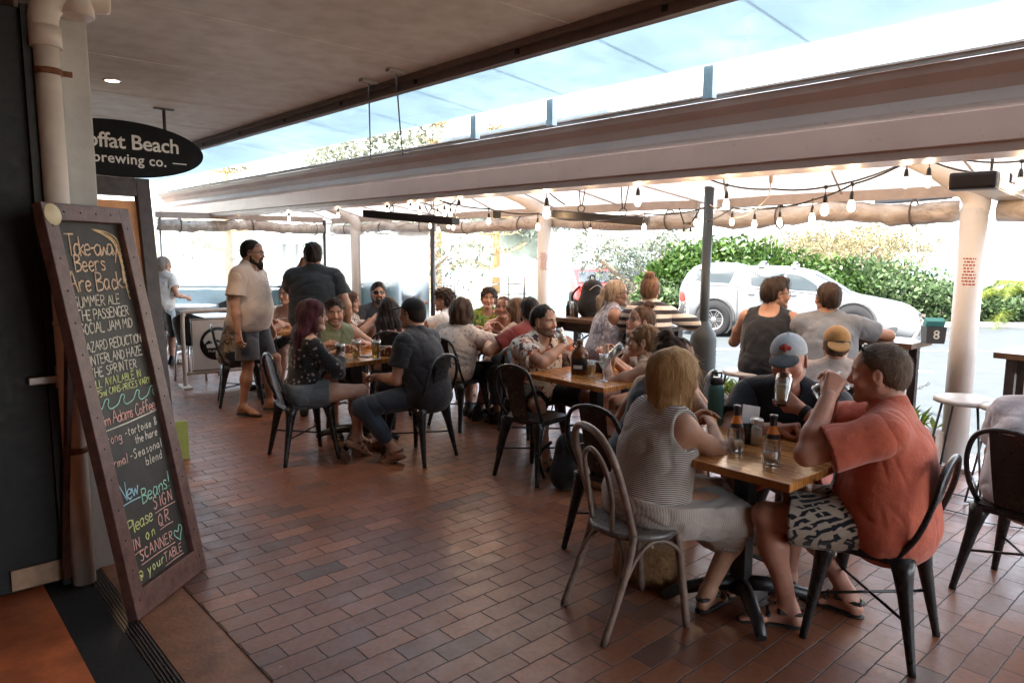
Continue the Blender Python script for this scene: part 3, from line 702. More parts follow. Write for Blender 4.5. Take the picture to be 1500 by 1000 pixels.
# ------------------------------------------------------------ shared materials
m_black=M('black_powder_coated_steel',(.018,.018,.02),.38,.0,.2,9,.06)
m_blackgloss=M('worn_black_chair_paint',(.012,.0125,.014),.3,0,.12,6,.012)
m_white=M('white_painted_steel',(.6,.57,.55),.4,0,.06,5,.04)
m_steel=M('brushed_steel',(.55,.54,.52),.3,.9,.1,20,.05)
m_darkwood=M('dark_stained_timber',(.035,.022,.019),.45,0,.35,14,.25)
m_rubber=M('black_rubber',(.012,.012,.012),.8)
def woodmat(name,c1,c2,dark,axis='Y',planks=.09,rough=.22,gl=.5):
    m,nt,b=newmat(name); co=objco(nt)
    sep=nd(nt,'ShaderNodeSeparateXYZ'); lk(nt,co,sep.inputs[0])
    al,ac=('Y','X') if axis=='Y' else ('X','Y')
    dv=nd(nt,'ShaderNodeMath',operation='DIVIDE',i1=planks); lk(nt,sep.outputs[ac],dv.inputs[0])
    fl=nd(nt,'ShaderNodeMath',operation='FLOOR'); lk(nt,dv.outputs[0],fl.inputs[0]); fr=nd(nt,'ShaderNodeMath',operation='FRACT'); lk(nt,dv.outputs[0],fr.inputs[0])
    wn_=nd(nt,'ShaderNodeTexWhiteNoise',noise_dimensions='1D'); lk(nt,fl.outputs[0],wn_.inputs['W'])
    cb=nd(nt,'ShaderNodeCombineXYZ'); 
    ad=nd(nt,'ShaderNodeMath',operation='MULTIPLY_ADD',i1=7.0); lk(nt,wn_.outputs[0],ad.inputs[0]); lk(nt,sep.outputs[al],ad.inputs[2])
    m1=nd(nt,'ShaderNodeMath',operation='MULTIPLY',i1=2.5); lk(nt,ad.outputs[0],m1.inputs[0]); m2=nd(nt,'ShaderNodeMath',operation='MULTIPLY',i1=42); lk(nt,sep.outputs[ac],m2.inputs[0])
    lk(nt,m1.outputs[0],cb.inputs[0]); lk(nt,m2.outputs[0],cb.inputs[1])
    n=noise(nt,1.0,5,cb.outputs[0],.62,1.4)
    base=ramp(nt,n.outputs[0],[(.3,dark),(.48,c1),(.68,c2)]).outputs[0]
    tint=ramp(nt,wn_.outputs[0],[(0,(.6,.58,.55)),(1,(1.15,1.1,1.05))]).outputs[0]
    base=mix(nt,1,base,tint,'MULTIPLY')
    kn=nd(nt,'ShaderNodeTexVoronoi'); kn.inputs['Scale'].default_value=5.5; lk(nt,co,kn.inputs['Vector']); kf=ramp(nt,kn.outputs['Distance'],[(.05,(1,1,1)),(.11,(0,0,0))]).outputs[0]
    base=mix(nt,kf,base,tuple(x*.35 for x in dark))
    gap=ramp(nt,fr.outputs[0],[(.0,(1,1,1)),(.025,(0,0,0)),(.975,(0,0,0)),(1,(1,1,1))]).outputs[0]
    base=mix(nt,gap,base,tuple(x*.25 for x in dark))
    lk(nt,base,b.inputs['Base Color'])
    rr=nd(nt,'ShaderNodeMapRange',i3=rough-.06,i4=rough+.18); lk(nt,n.outputs[0],rr.inputs[0]); lk(nt,rr.outputs[0],b.inputs['Roughness']); b.inputs['Specular IOR Level'].default_value=gl
    bump(nt,b,n.outputs[0],.12,.004); return m
m_table=woodmat('varnished_table_planks',(.46,.185,.05),(.62,.29,.09),(.17,.06,.02),'Y',.092,.2,.55)
m_bartop=woodmat('varnished_bar_planks',(.16,.085,.05),(.24,.14,.085),(.07,.04,.025),'Y',.1,.28)
# ------------------------------------------------------------ floor
def brickmat():
    m,nt,b=newmat('clay_brick_paving'); co=objco(nt)
    dn=noise(nt,9.0,4,co,.7); off=nd(nt,'ShaderNodeVectorMath',operation='MULTIPLY_ADD'); lk(nt,dn.outputs[1],off.inputs[0]); off.inputs[1].default_value=(.017,.017,0); lk(nt,co,off.inputs[2])
    br=nd(nt,'ShaderNodeTexBrick'); br.offset=.5; lk(nt,off.outputs[0],br.inputs['Vector'])
    br.inputs['Scale'].default_value=1; br.inputs['Brick Width'].default_value=.234; br.inputs['Row Height'].default_value=.115; br.inputs['Mortar Size'].default_value=.0035; br.inputs['Mortar Smooth'].default_value=.35; br.inputs['Bias'].default_value=0
    br.inputs['Color1'].default_value=(0,0,0,1); br.inputs['Color2'].default_value=(1,1,1,1); br.inputs['Mortar'].default_value=(.5,.5,.5,1)
    tone=ramp(nt,br.outputs['Color'],[(0,(.10,.045,.03)),(.03,(.13,.06,.04)),(.10,(.18,.066,.033)),(.55,(.215,.078,.037)),(.9,(.25,.093,.043)),(1,(.31,.122,.058))]).outputs[0]
    n=noise(nt,34,5,co,.65); n2=noise(nt,1.1,4,co,.6); n3=noise(nt,8,4,co,.6)
    tone=mix(nt,1,tone,ramp(nt,n.outputs[0],[(.25,(.72,.7,.68)),(.75,(1.2,1.2,1.2))]).outputs[0],'MULTIPLY')
    tone=mix(nt,1,tone,ramp(nt,n2.outputs[0],[(.3,(.72,.7,.7)),(.7,(1.12,1.12,1.12))]).outputs[0],'MULTIPLY')
    sp=nd(nt,'ShaderNodeTexVoronoi'); sp.inputs['Scale'].default_value=2.4; lk(nt,co,sp.inputs['Vector']); spf=ramp(nt,sp.outputs['Distance'],[(.012,(.7,.7,.7)),(.03,(0,0,0))]).outputs[0]
    tone=mix(nt,spf,tone,(.34,.29,.26))
    tone=mix(nt,br.outputs['Fac'],tone,(.03,.02,.017)); lk(nt,tone,b.inputs['Base Color'])
    rr=nd(nt,'ShaderNodeMapRange',i1=.25,i2=.75,i3=.27,i4=.52); lk(nt,n3.outputs[0],rr.inputs[0])
    rm=nd(nt,'ShaderNodeMath',operation='MULTIPLY_ADD',i1=.4); lk(nt,br.outputs['Fac'],rm.inputs[0]); lk(nt,rr.outputs[0],rm.inputs[2]); lk(nt,rm.outputs[0],b.inputs['Roughness'])
    b.inputs['Specular IOR Level'].default_value=.7
    hh=nd(nt,'ShaderNodeMath',operation='MULTIPLY_ADD',i1=-1.0); lk(nt,br.outputs['Fac'],hh.inputs[0]); 
    tl=nd(nt,'ShaderNodeMath',operation='MULTIPLY_ADD',i1=.55); lk(nt,br.outputs['Color'],tl.inputs[0]); 
    sc=nd(nt,'ShaderNodeMath',operation='MULTIPLY',i1=.28); lk(nt,n.outputs[0],sc.inputs[0]); lk(nt,sc.outputs[0],tl.inputs[2]); lk(nt,tl.outputs[0],hh.inputs[2])
    bump(nt,b,hh.outputs[0],.7,.004); return m
ROT=TH
# far ground, road, patio
m_asph=M('asphalt',(.03,.037,.04),.95,0,.18,3,.3)
g=MB(); g.quad((-3000,-300,-.455),(3000,-300,-.455),(3000,60,-.455),(-3000,60,-.455)); g.quad((-3000,60,-.455),(3000,60,-.455),(3000,64,-3),(-3000,64,-3)); struct('ground',g,M('sandy_ground',(.15,.14,.11),.95,0,.25,.6,.2))
w=MB(); w.quad((-5000,64,-2.2),(5000,64,-2.2),(5000,5000,-2.2),(-5000,5000,-2.2))
mw,nt,b=newmat('sea_water'); co=objco(nt,(.25,1,1)); n=noise(nt,.35,4,co); n2=noise(nt,.06,3,co)
lk(nt,ramp(nt,n2.outputs[0],[(.35,(.06,.11,.13)),(.62,(.09,.14,.16)),(.7,(.2,.23,.24))]).outputs[0],b.inputs['Base Color']); b.inputs['Roughness'].default_value=.3; bump(nt,b,n.outputs[0],.5,.3)
struct('sea',w,mw)
r=MB(); r.quad((-40,5,-.447),(60,5,-.447),(60,20.2,-.447),(-40,20.2,-.447)); struct('road',r,m_asph)
r=MB()
for x0 in(-9,-4,1,6.2,11.4): r.box((x0,12.6,-.4428),(2.6,.1,.001))
r.box((10,15.3,-.4428),(22,.09,.001)); struct('road_marking',r,M('road_paint',(.75,.75,.72),.7))
r=MB(); r.box((12,20.4,-.385),(104,.3,.16),bev=.03); struct('kerb',r,M('kerb_concrete',(.2,.19,.18),.85,0,.15,4,.2))
p=MB(); p.box((3.87,4.5,-.25),(5.66,18.0,.5)); struct('brick_paving',p,brickmat(),rz=ROT)
p=MB(); p.box((.915,4.5,-.165),(.25,18,.32)); struct('threshold_slab',p,M('terracotta_step',(.26,.12,.065),.5,0,.3,7,.2),rz=ROT)
p=MB(); p.box((.75,1.6,-.168),(.076,14,.32))
for i in range(5): p.box((.722+i*.014,1.6,-.006),(.005,14,.006))
struct('door_track',p,M('worn_aluminium_track',(.12,.11,.105),.4,.6),rz=ROT)
p=MB(); p.box((.62,1.6,-.164),(.18,14,.32)); struct('threshold_mat',p,m_rubber,rz=ROT)
p=MB(); p.box((-2.46,1.0,-.16),(5.98,14,.32)); struct('interior_floor',p,M('orange_stained_floor',(.55,.15,.055),.42,0,.45,4,.15),rz=ROT)
# ------------------------------------------------------------ building shell
ce=MB(); ce.box((-.5,4.5,3.0),(6.9,19,.3))
for k in range(-3,12): ce.box((-.5,k*1.22+.35,2.8485),(6.9,.008,.004))
mc,nt,b=newmat('painted_soffit_sheets'); co=objco(nt); n=noise(nt,.7,4,co); n2=noise(nt,6,5,co); bx=ramp(nt,n.outputs[0],[(.3,(.70,.70,.68)),(.7,(.80,.80,.78))]).outputs[0]
lk(nt,mix(nt,1,bx,ramp(nt,n2.outputs[0],[(.3,(.82,.80,.77)),(.62,(1.04,1.04,1.04))]).outputs[0],'MULTIPLY'),b.inputs['Base Color']); b.inputs['Roughness'].default_value=.55
o=struct('ceiling',ce,mc,rz=ROT)
us=MB(); us.box((-.55,4.5,4.8),(6.7,18.8,3.3)); o=us.build('shading_storey',M('pale_render',(.45,.42,.38),.8)); o.rotation_euler=(0,0,ROT); tag(o,'unseen upper storey added above the terrace ceiling to shade the awning','building')  # unseen block, added to keep the sun off the awning sheet
f=MB(); f.box((2.985,4.5,2.835),(.06,19,.14)); f.box((2.93,4.5,2.842),(.04,19,.05)); struct('roof_fascia',f,M('fascia_brown',(.2,.15,.13),.5),rz=ROT)
f=MB()
for k in range(14): f.box((2.96,-2+k*1.05,2.80),(.03,.03,.03))
struct('fascia_clips',f,m_black,rz=ROT)
wl=MB(); wl.box((.68,9.6,1.4),(.14,10.4,2.9)); struct('facade_wall',wl,M('dark_render',(.05,.05,.05),.8),rz=ROT)
wl=MB(); wl.box((-3.95,4.5,1.4),(.14,19,2.9)); wl.box((-1.5,-4.95,1.4),(5,.14,2.9)); wl.box((-1.5,6.9,1.4),(4.7,.14,2.9)); struct('interior_wall',wl,M('dark_interior_wall',(.07,.05,.045),.8),rz=ROT)
# column and downpipe
c=MB(); c.box((.745,4.28,1.42),(.29,.42,2.86),bev=.006); c.box((.70,4.062,1.42),(.16,.016,2.86)); cobj=struct('column',c,M('grey_rendered_column',(.58,.57,.55),.7,0,.12,6,.15),rz=ROT)
t=empty('downpipe',uv(3.93,.69),ROT,'off-white round downpipe with an elbow at the top beside the grey column','downpipe')
mp=M('aged_white_pipe',(.76,.68,.61),.38,0,.14,5,.05)
d=MB(); d.tube([(0,0,0),(0,0,2.62)],.052,20); d.tube([(0,0,1.28),(0,0,1.30)],.056,20); d.build('pipe',mp,t)
d=MB(); d.tube(smooth_path([(0,0,2.56),(0,0,2.68),(.05,0,2.76),(.14,0,2.78),(.26,0,2.80)],5),.062,18); d.tube([(0,0,2.54),(0,0,2.63)],.065,20); d.tube([(.13,0,2.70),(.13,0,2.86)],.075,18); d.build('elbow',mp,t)
for zz in(2.42,.66):
    d=MB(); d.tube([(0,0,zz),(0,0,zz+.028)],.0565,20); d.box((.07,-.01,zz+.014),(.05,.012,.024)); d.build('strap',M('rusty_strap',(.2,.08,.04),.8,.2,.4,40,.2),t)
# folding black door
t=empty('folding_door',uv(4.02,.62),ROT,'black timber door leaf with a metal latch left of the chalkboard','door')
d=MB(); d.box((-.42,.0,1.36),(.95,.055,2.7),bev=.004); d.box((-.42,-.035,1.36),(.7,.012,2.3)); d.build('door_leaf',M('black_door_paint',(.006,.007,.008),.55,0,.3,5,.04),t)
d=MB(); d.box((.085,.02,1.36),(.05,.07,2.72)); d.box((.0,-.05,1.36),(.03,.04,2.72)); d.build('door_jamb',M('black_jamb',(.012,.013,.014),.5),t)
d=MB(); d.box((-.1,-.042,.075),(.24,.012,.1)); d.build('kick_plate',M('scuffed_brass_plate',(.42,.27,.18),.45,.3,.3,12,.1),t)
ht=at(65,530,1.02); 
d=MB(); d.box((.02,-.05,1.03),(.05,.02,.105),bev=.004); d.box((-.03,-.075,1.025),(.13,.022,.036),bev=.005); d.build('latch',M('nickel_latch',(.45,.4,.37),.35,.7),t)
# beam box that carries the awning gutter
prof=[(4.2,2.62),(4.215,2.575),(4.27,2.53),(4.30,2.47),(4.285,2.41),(4.23,2.365),(4.205,2.355),(4.2,2.20),(4.215,2.19),(4.215,2.145),(4.5,2.145),(4.5,2.62)]
bmv=MB(); Mt=Matrix(((1,0,0,0),(0,0,1,0),(0,1,0,0),(0,0,0,1)))
bmv.prism([(x,z) for x,z in prof],-4,14.6,Mt); 
for i,(k,q) in enumerate(zip(prof,prof[1:])): pass
t=bmv.build('gutter_beam',M('cream_box_gutter',(.50,.33,.265),.33,0,.07,3,.03)); t.rotation_euler=(0,0,ROT); tag(t,'long pinkish-beige box gutter beam spanning the whole terrace','beam')
bm=bmesh.new(); bm.from_mesh(t.data); bmesh.ops.recalc_face_normals(bm,faces=bm.faces); bm.to_mesh(t.data); bm.free()
tr=MB(); tr.box((4.19,5.3,2.632),(.03,18.6,.02)); tr.box((4.2,5.3,2.648),(.09,18.6,.012)); tr.build('top_flashing',M('pale_flashing',(.62,.55,.5),.4),t)
# clear awning between roof and gutter
def vinyl(name,col,tr,rough=.12,haze=.5,ior=1.25):
    m,nt,b=newmat(name); nt.nodes.remove(b); out=nt.nodes['Material Output']
    t=nd(nt,'ShaderNodeBsdfTransparent'); t.inputs[0].default_value=c4((.96,.98,1)); d_=nd(nt,'ShaderNodeBsdfTranslucent'); d_.inputs[0].default_value=c4(col); df=nd(nt,'ShaderNodeBsdfDiffuse'); df.inputs[0].default_value=c4(col); g=nd(nt,'ShaderNodeBsdfGlossy'); g.inputs['Roughness'].default_value=rough
    a=nd(nt,'ShaderNodeMixShader'); a.inputs[0].default_value=haze; lk(nt,d_.outputs[0],a.inputs[1]); lk(nt,df.outputs[0],a.inputs[2])
    n=noise(nt,1.6,5,objco(nt),.6); mr=nd(nt,'ShaderNodeMapRange',i1=.3,i2=.75,i3=max(0,1-tr-.08),i4=min(1,1-tr+.12)); lk(nt,n.outputs[0],mr.inputs[0])
    x=nd(nt,'ShaderNodeMixShader'); lk(nt,mr.outputs[0],x.inputs[0]); lk(nt,t.outputs[0],x.inputs[1]); lk(nt,a.outputs[0],x.inputs[2])
    fr=nd(nt,'ShaderNodeFresnel',i0=ior); y=nd(nt,'ShaderNodeMixShader'); lk(nt,fr.outputs[0],y.inputs[0]); lk(nt,x.outputs[0],y.inputs[1]); lk(nt,g.outputs[0],y.inputs[2])
    lk(nt,(y if ior>1.1 else x).outputs[0],out.inputs[0]); return m
m_aw=vinyl('frosted_awning_sheet',(.56,.67,.69),.10,.5,.4,1.08)
a=MB(); 
a.add([(2.99,-4,2.912),(4.02,-4,2.80),(4.02,14.6,2.80),(2.99,14.6,2.912)],[(0,1,2,3)]); a.add([(2.99,-4,2.918),(4.02,-4,2.806),(4.02,14.6,2.806),(2.99,14.6,2.918)],[(3,2,1,0)])
t=a.build('awning_sheet',m_aw); t.rotation_euler=(0,0,ROT); tag(t,'blue-grey translucent awning sheet between the roof edge and the gutter beam','awning')
m_pale=M('pale_blue_steel',(.5,.6,.64),.5)
s_=MB(); 
for k in range(20): s_.tube([(2.99,-3.7+k*.95,2.921),(4.02,-3.7+k*.95,2.809)],.005,6)
s_.build('seam',m_pale,t)
t=empty('awning_rail',(0,0,0),ROT,'pale blue rail with short posts standing on the gutter beam','rail')
u0,_=loc_uv(atV(650,205,4.3)); u1,_=loc_uv(atV(893,163,4.3)); 
d=MB(); d.box((4.3,(u0+u1)/2,2.685),(.04,abs(u0-u1),.05)); d.build('rail',m_pale,t)
for px,py in((696,180),(808,158),(1040,122)):
    uu,_=loc_uv(atV(px,py,4.05)); d=MB(); d.box((4.05,uu,2.70),(.05,.07,.2)); d.build('post',m_pale,t)
# ------------------------------------------------------------ umbrellas, posts, blinds
mfab,nt,b=newmat('white_canvas'); nt.nodes.remove(b); out=nt.nodes['Material Output']
n=noise(nt,2.5,4,objco(nt)); cc=ramp(nt,n.outputs[0],[(.3,(.42,.39,.37)),(.7,(.49,.465,.445))]).outputs[0]
d_=nd(nt,'ShaderNodeBsdfDiffuse'); t_=nd(nt,'ShaderNodeBsdfTranslucent'); x=nd(nt,'ShaderNodeMixShader'); x.inputs[0].default_value=.3
lk(nt,cc,d_.inputs[0]); lk(nt,cc,t_.inputs[0]); lk(nt,d_.outputs[0],x.inputs[1]); lk(nt,t_.outputs[0],x.inputs[2]); lk(nt,x.outputs[0],out.inputs[0])
PU=[loc_uv(at(1395,680))[0],6.35,10.9]
UMB=['white canvas umbrella canopy on the thick post near the right edge','white canvas umbrella canopy on the post in the middle of the terrace','white canvas umbrella canopy at the far end of the terrace','white canvas umbrella canopy over the right edge past the thick post']
for i,pu in enumerate(PU+[PU[0]-4.6]):
    t=empty('umbrella',uv(pu,6.24),ROT,UMB[i],'umbrella','canvas umbrellas over the terrace')
    rr=.093 if i!=1 else .082
    d=MB(); d.tube([(0,0,0),(0,0,1.98)],rr,24); d.build('pole',m_white,t)
    d=MB(); d.tube(smooth_path([(0,0,1.94),(0,0,2.06),(-.1,.12,2.2),(-.55,.55,2.46)],4),[rr]*9+[rr*.75,rr*.7,rr*.65,rr*.6],16); d.build('arm',m_white,t)
    d=MB(); d.box((0,0,.012),(.36,.36,.024)); 
    for a_ in(-1,1):
        for b_ in(-1,1): d.tube([(a_*.14,b_*.14,.02),(a_*.14,b_*.14,.06)],.016,6)
    d.build('base_plate',m_white,t)
    d=MB(); NU,NV=20,10; vs=[]
    for a_ in range(NU+1):
        for b_ in range(NV+1):
            U=-2.28+4.56*a_/NU; V=b_/NV; x_=.3-1.95*V; zz=2.11+.46*V+.16*(1-abs(U)/2.28)*(.35+.65*V)-.03*math.sin(math.pi*V)*math.sin(math.pi*(a_/NU))
            vs.append((x_,U,zz))
    d.add(vs,[(a_*(NV+1)+b_,(a_+1)*(NV+1)+b_,(a_+1)*(NV+1)+b_+1,a_*(NV+1)+b_+1) for a_ in range(NU) for b_ in range(NV)],True)
    d.build('canopy',mfab,t)
    d=MB()
    for U in(-2.26,-1.1,0,1.1,2.26): d.tube([(.28,U*1.0,2.085+.05*(1-abs(U)/2.28)),(-1.6,U*.55,2.52+.13*(1-abs(U)*.55/2.28))],.010,8)
    d.tube([(.28,-2.26,2.085),(.28,0,2.135),(.28,2.26,2.085)],.014,6); d.build('rib',M('umbrella_rib',(.5,.46,.45),.4),t)
    if i<2:
        # small red notice printed down the post
        ang=R_(-42) if False else math.atan2(-uv(pu,6.24).dot(UX),-uv(pu,6.24).dot(VX))
        rng=random.Random(i+3); d=MB()
        for k in range(9):
            x_=-.045+rng.uniform(-.006,.01); end=.035+rng.uniform(-.012,.014)
            while x_<end:
                w_=rng.uniform(.008,.02); vs=[]
                for q_ in(x_,min(end,x_+w_)):
                    for zz in(0,.011): aa=ang+q_/rr; vs.append(((rr+.0015)*math.cos(aa),(rr+.0015)*math.sin(aa),1.60-k*.024+zz))
                d.add(vs,[(0,2,3,1)]); x_+=w_+.006
        d.build('notice_print',M('red_print',(.42,.06,.04),.6),t)
m_vin=vinyl('clear_vinyl_pane',(.62,.75,.8),.62,.1,.4)
def rollmat():
    m,nt,b=newmat('rolled_vinyl'); co=objco(nt,(1,.35,1)); n=noise(nt,5,5,co,.65,1.5); n2=noise(nt,26,3,co)
    lk(nt,ramp(nt,n.outputs[0],[(.28,(.2,.16,.135)),(.45,(.42,.37,.33)),(.62,(.60,.56,.52)),(.78,(.32,.27,.24))]).outputs[0],b.inputs['Base Color']); b.inputs['Roughness'].default_value=.22; b.inputs['Specular IOR Level'].default_value=.7
    bump(nt,b,n.outputs[0],.7,.03); return m
m_roll=rollmat(); m_tan=M('tan_blind_border',(.36,.30,.27),.5)
def rolled_blind(name,u0,u1,v,label,z=1.975,along='u',r0=.085):
    t=empty('rolled_blind',(0,0,0),ROT,label,'blind','rolled clear blinds along the terrace edge')
    rng=random.Random(name); d=MB(); n=26; pts=[];rad=[]
    for i in range(n+1):
        a_=i/n; uu=u0+(u1-u0)*a_; zz=z-.02*math.sin(a_*math.pi*3)+rng.uniform(-.012,.012)
        pts.append((v+.04,uu,zz) if along=='u' else (uu,v,zz)); rad.append(r0*(1+rng.uniform(-.12,.12)))
    d.tube(pts,rad,14); d.build('roll',m_roll,t)
    d=MB()
    c=((v+.04),(u0+u1)/2,z+.15) if along=='u' else ((u0+u1)/2,v,z+.15)
    d.box(c,(.06,abs(u1-u0),.09) if along=='u' else (abs(u1-u0),.06,.09)); d.build('head_rail',m_tan,t)
    for k in range(int(abs(u1-u0)/1.15)+1):
        uu=min(u0,u1)+.35+k*1.15; ring=[]
        if uu>max(u0,u1)-.1: break
        for j in range(12):
            aa=2*math.pi*j/12; q=(v+.04+math.cos(aa)*(r0+.02),uu,z-.005+math.sin(aa)*(r0+.025)); ring.append(q if along=='u' else (uu,v+math.cos(aa)*(r0+.02),q[2]))
        s2=MB(); s2.tube(ring,.008,6,True); s2.build('strap',M('blind_strap',(.12,.09,.075),.6),t)
    return t
rolled_blind('a',-4,PU[0]-.12,6.34,'rolled clear blind to the right of the thick white post')
bt=rolled_blind('b',PU[0]+.12,4.1,6.34,'rolled clear blind between the thick post and the dark pole')
bt2=rolled_blind('c',4.25,8.6,6.34,'rolled clear blind with mirrored lettering beside the middle post')
rolled_blind('d',8.75,11.95,6.34,'rolled clear blind above the closed pane at the far corner',1.99)
rolled_blind('e',3.4,6.2,12.02,'rolled clear blind along the short far end',2.0,'v')
me=textmesh('Moffat Beach',.17,.001); uu,_=loc_uv(atV(905,333,6.2)); 
me.transform(Matrix(((0,0,-1,6.2),(-1,0,0,uu),(0,1,0,1.95),(0,0,0,1)))@Matrix.Scale(-1,4,(1,0,0))); obj('mirrored_lettering',me,M('faded_print',(.3,.2,.15),.6),bt2)
for nm,pts,lab in(('clear_blind',[(6.24,8.78,0),(6.24,11.95,0)],'closed clear vinyl blind behind the standing men'),('clear_blind',[(3.5,12.02,0),(6.2,12.02,0)],'closed clear vinyl blind at the far end left of the standing men')):
    t=empty(nm,(0,0,0),ROT,lab,'blind'); (x0,y0,_),(x1,y1,_)=pts
    d=MB(); N=14; vs=[]
    for i in range(N+1):
        a_=i/N; off=.015*math.sin(a_*17); 
        for z_ in(.06,1.9): vs.append((x0+(x1-x0)*a_+(off if x0==x1 else 0),y0+(y1-y0)*a_+(off if y0==y1 else 0),z_))
    d.add(vs,[(2*i,2*i+2,2*i+3,2*i+1) for i in range(N)],True); d.build('pane',m_vin,t)
    d=MB(); d.box(((x0+x1)/2,(y0+y1)/2,.05),(abs(x1-x0)+.04,abs(y1-y0)+.04,.07)); d.build('bottom_bar',m_tan,t)
for uu,vv,rr,lab in((8.69,6.24,.035,'black corner post at the edge of the closed clear blind'),(12.02,3.46,.018,'thin grey post at the far left end of the terrace'),(12.02,6.24,.03,'dark post at the far corner behind the standing man')):
    d=MB(); d.tube([(0,0,0),(0,0,2.15)],rr,12); d.tube([(0,0,0),(0,0,.012)],rr*2.2,12); t=d.build('blind_post',m_black if rr>.02 else m_steel); t.location=uv(uu,vv); tag(t,lab,'post')
# dark pole with sleeve
t=empty('pole',atY(1029,523,6.9)*1.0,0,'dark grey steel pole in a thick ground sleeve in front of the parked ute','pole'); t.location.z=0
d=MB(); d.tube([(0,0,0),(0,0,2.30)],.045,18); d.build('shaft',M('charcoal_steel',(.025,.032,.036),.45,.1),t)
d=MB(); d.lathe([(.13,0),(.125,.80),(.115,.86),(.07,.93),(.052,.97),(.046,.98)],22); d.build('sleeve',M('charcoal_sleeve',(.025,.03,.032),.55),t)
# ------------------------------------------------------------ oval sign
t=empty('hanging_sign',uv(6.84,1.69,2.47),R_(-48)+R_(90)-R_(4),'black oval brewery sign hanging from the ceiling beside the grey column','sign')
# local x runs along the sign, y towards the back
t.rotation_euler=(0,0,TH+R_(4))
d=MB(); d.prism([(.69*math.cos(i*math.pi/32),.235*math.sin(i*math.pi/32)) for i in range(64)],-.02,.02,Matrix.Rotation(R_(90),4,'X')); d.build('panel',M('black_sign_face',(.008,.009,.011),.6,0,.1,4,.0,.15),t)
Rx=Matrix.Rotation(R_(90),4,'X')
mw_=M('white_sign_vinyl',(.8,.8,.78),.5)
text('Moffat Beach',.172,mw_,Matrix.Translation((.04,-.0215,.055))@Rx,t,bold=.0025,spacing=.97)
text('brewing co.',.118,mw_,Matrix.Translation((.07,-.0215,-.085))@Rx,t,bold=.0015,spacing=1.05)
d=MB(); d.box((.475,-.0222,-.085),(.12,.0016,.009)); d.box((-.43,-.0222,-.085),(.1,.0016,.009)); d.build('dash',mw_,t)
for q in(-.37,.37):
    d=MB(); d.tube([(q,0,.19),(q,0,.38)],.014,10); d.box((q,0,.376),(.16,.05,.014)); d.build('rod',M('sign_rod',(.06,.05,.05),.5),t)
t=MB().lathe([(.0,.0),(.05,0),(.062,-.004),(.062,.006)],20).build('downlight',M('chrome_ring',(.5,.5,.5),.25,.8)); t.location=uv(5.98,1.45,2.846); tag(t,'small round downlight in the ceiling above the oval sign','downlight')
d=MB(); d.lathe([(0,-.002),(.046,-.002)],20); d.build('lens',emis('lit_downlight',(1,.8,.58),1.2),t)
ld=bpy.data.lights.new('downlight_beam','SPOT'); ld.energy=10; ld.color=(1,.72,.45); ld.spot_size=R_(110); ld.spot_blend=.6; ld.shadow_soft_size=.05; lo_=bpy.data.objects.new('downlight_beam',ld); COL.objects.link(lo_); lo_.parent=t; lo_.location=(0,0,-.02)
for (px,py),(qx,qy),lab in(((540,118),(543,235),'left of the two thin black cables hanging from the ceiling edge'),((580,103),(590,228),'right of the two thin black cables hanging from the ceiling edge')):
    p0=at(px,py,2.845); p1=atV(qx,qy,4.17); t=empty('hanging_cable',p0,0,lab,'cable')
    d=MB(); q=p1-p0; d.tube(smooth_path([(0,0,0),(q.x*.25,q.y*.25,q.z*.42),(q.x*.6,q.y*.6,q.z*.8),tuple(q)],5),.007,6); d.build('cable',m_black,t)
    d=MB(); d.box((0,0,-.008),(.13,.05,.02),(0,0,TH)); d.build('ceiling_plate',M('grey_plate',(.4,.38,.36),.5),t)
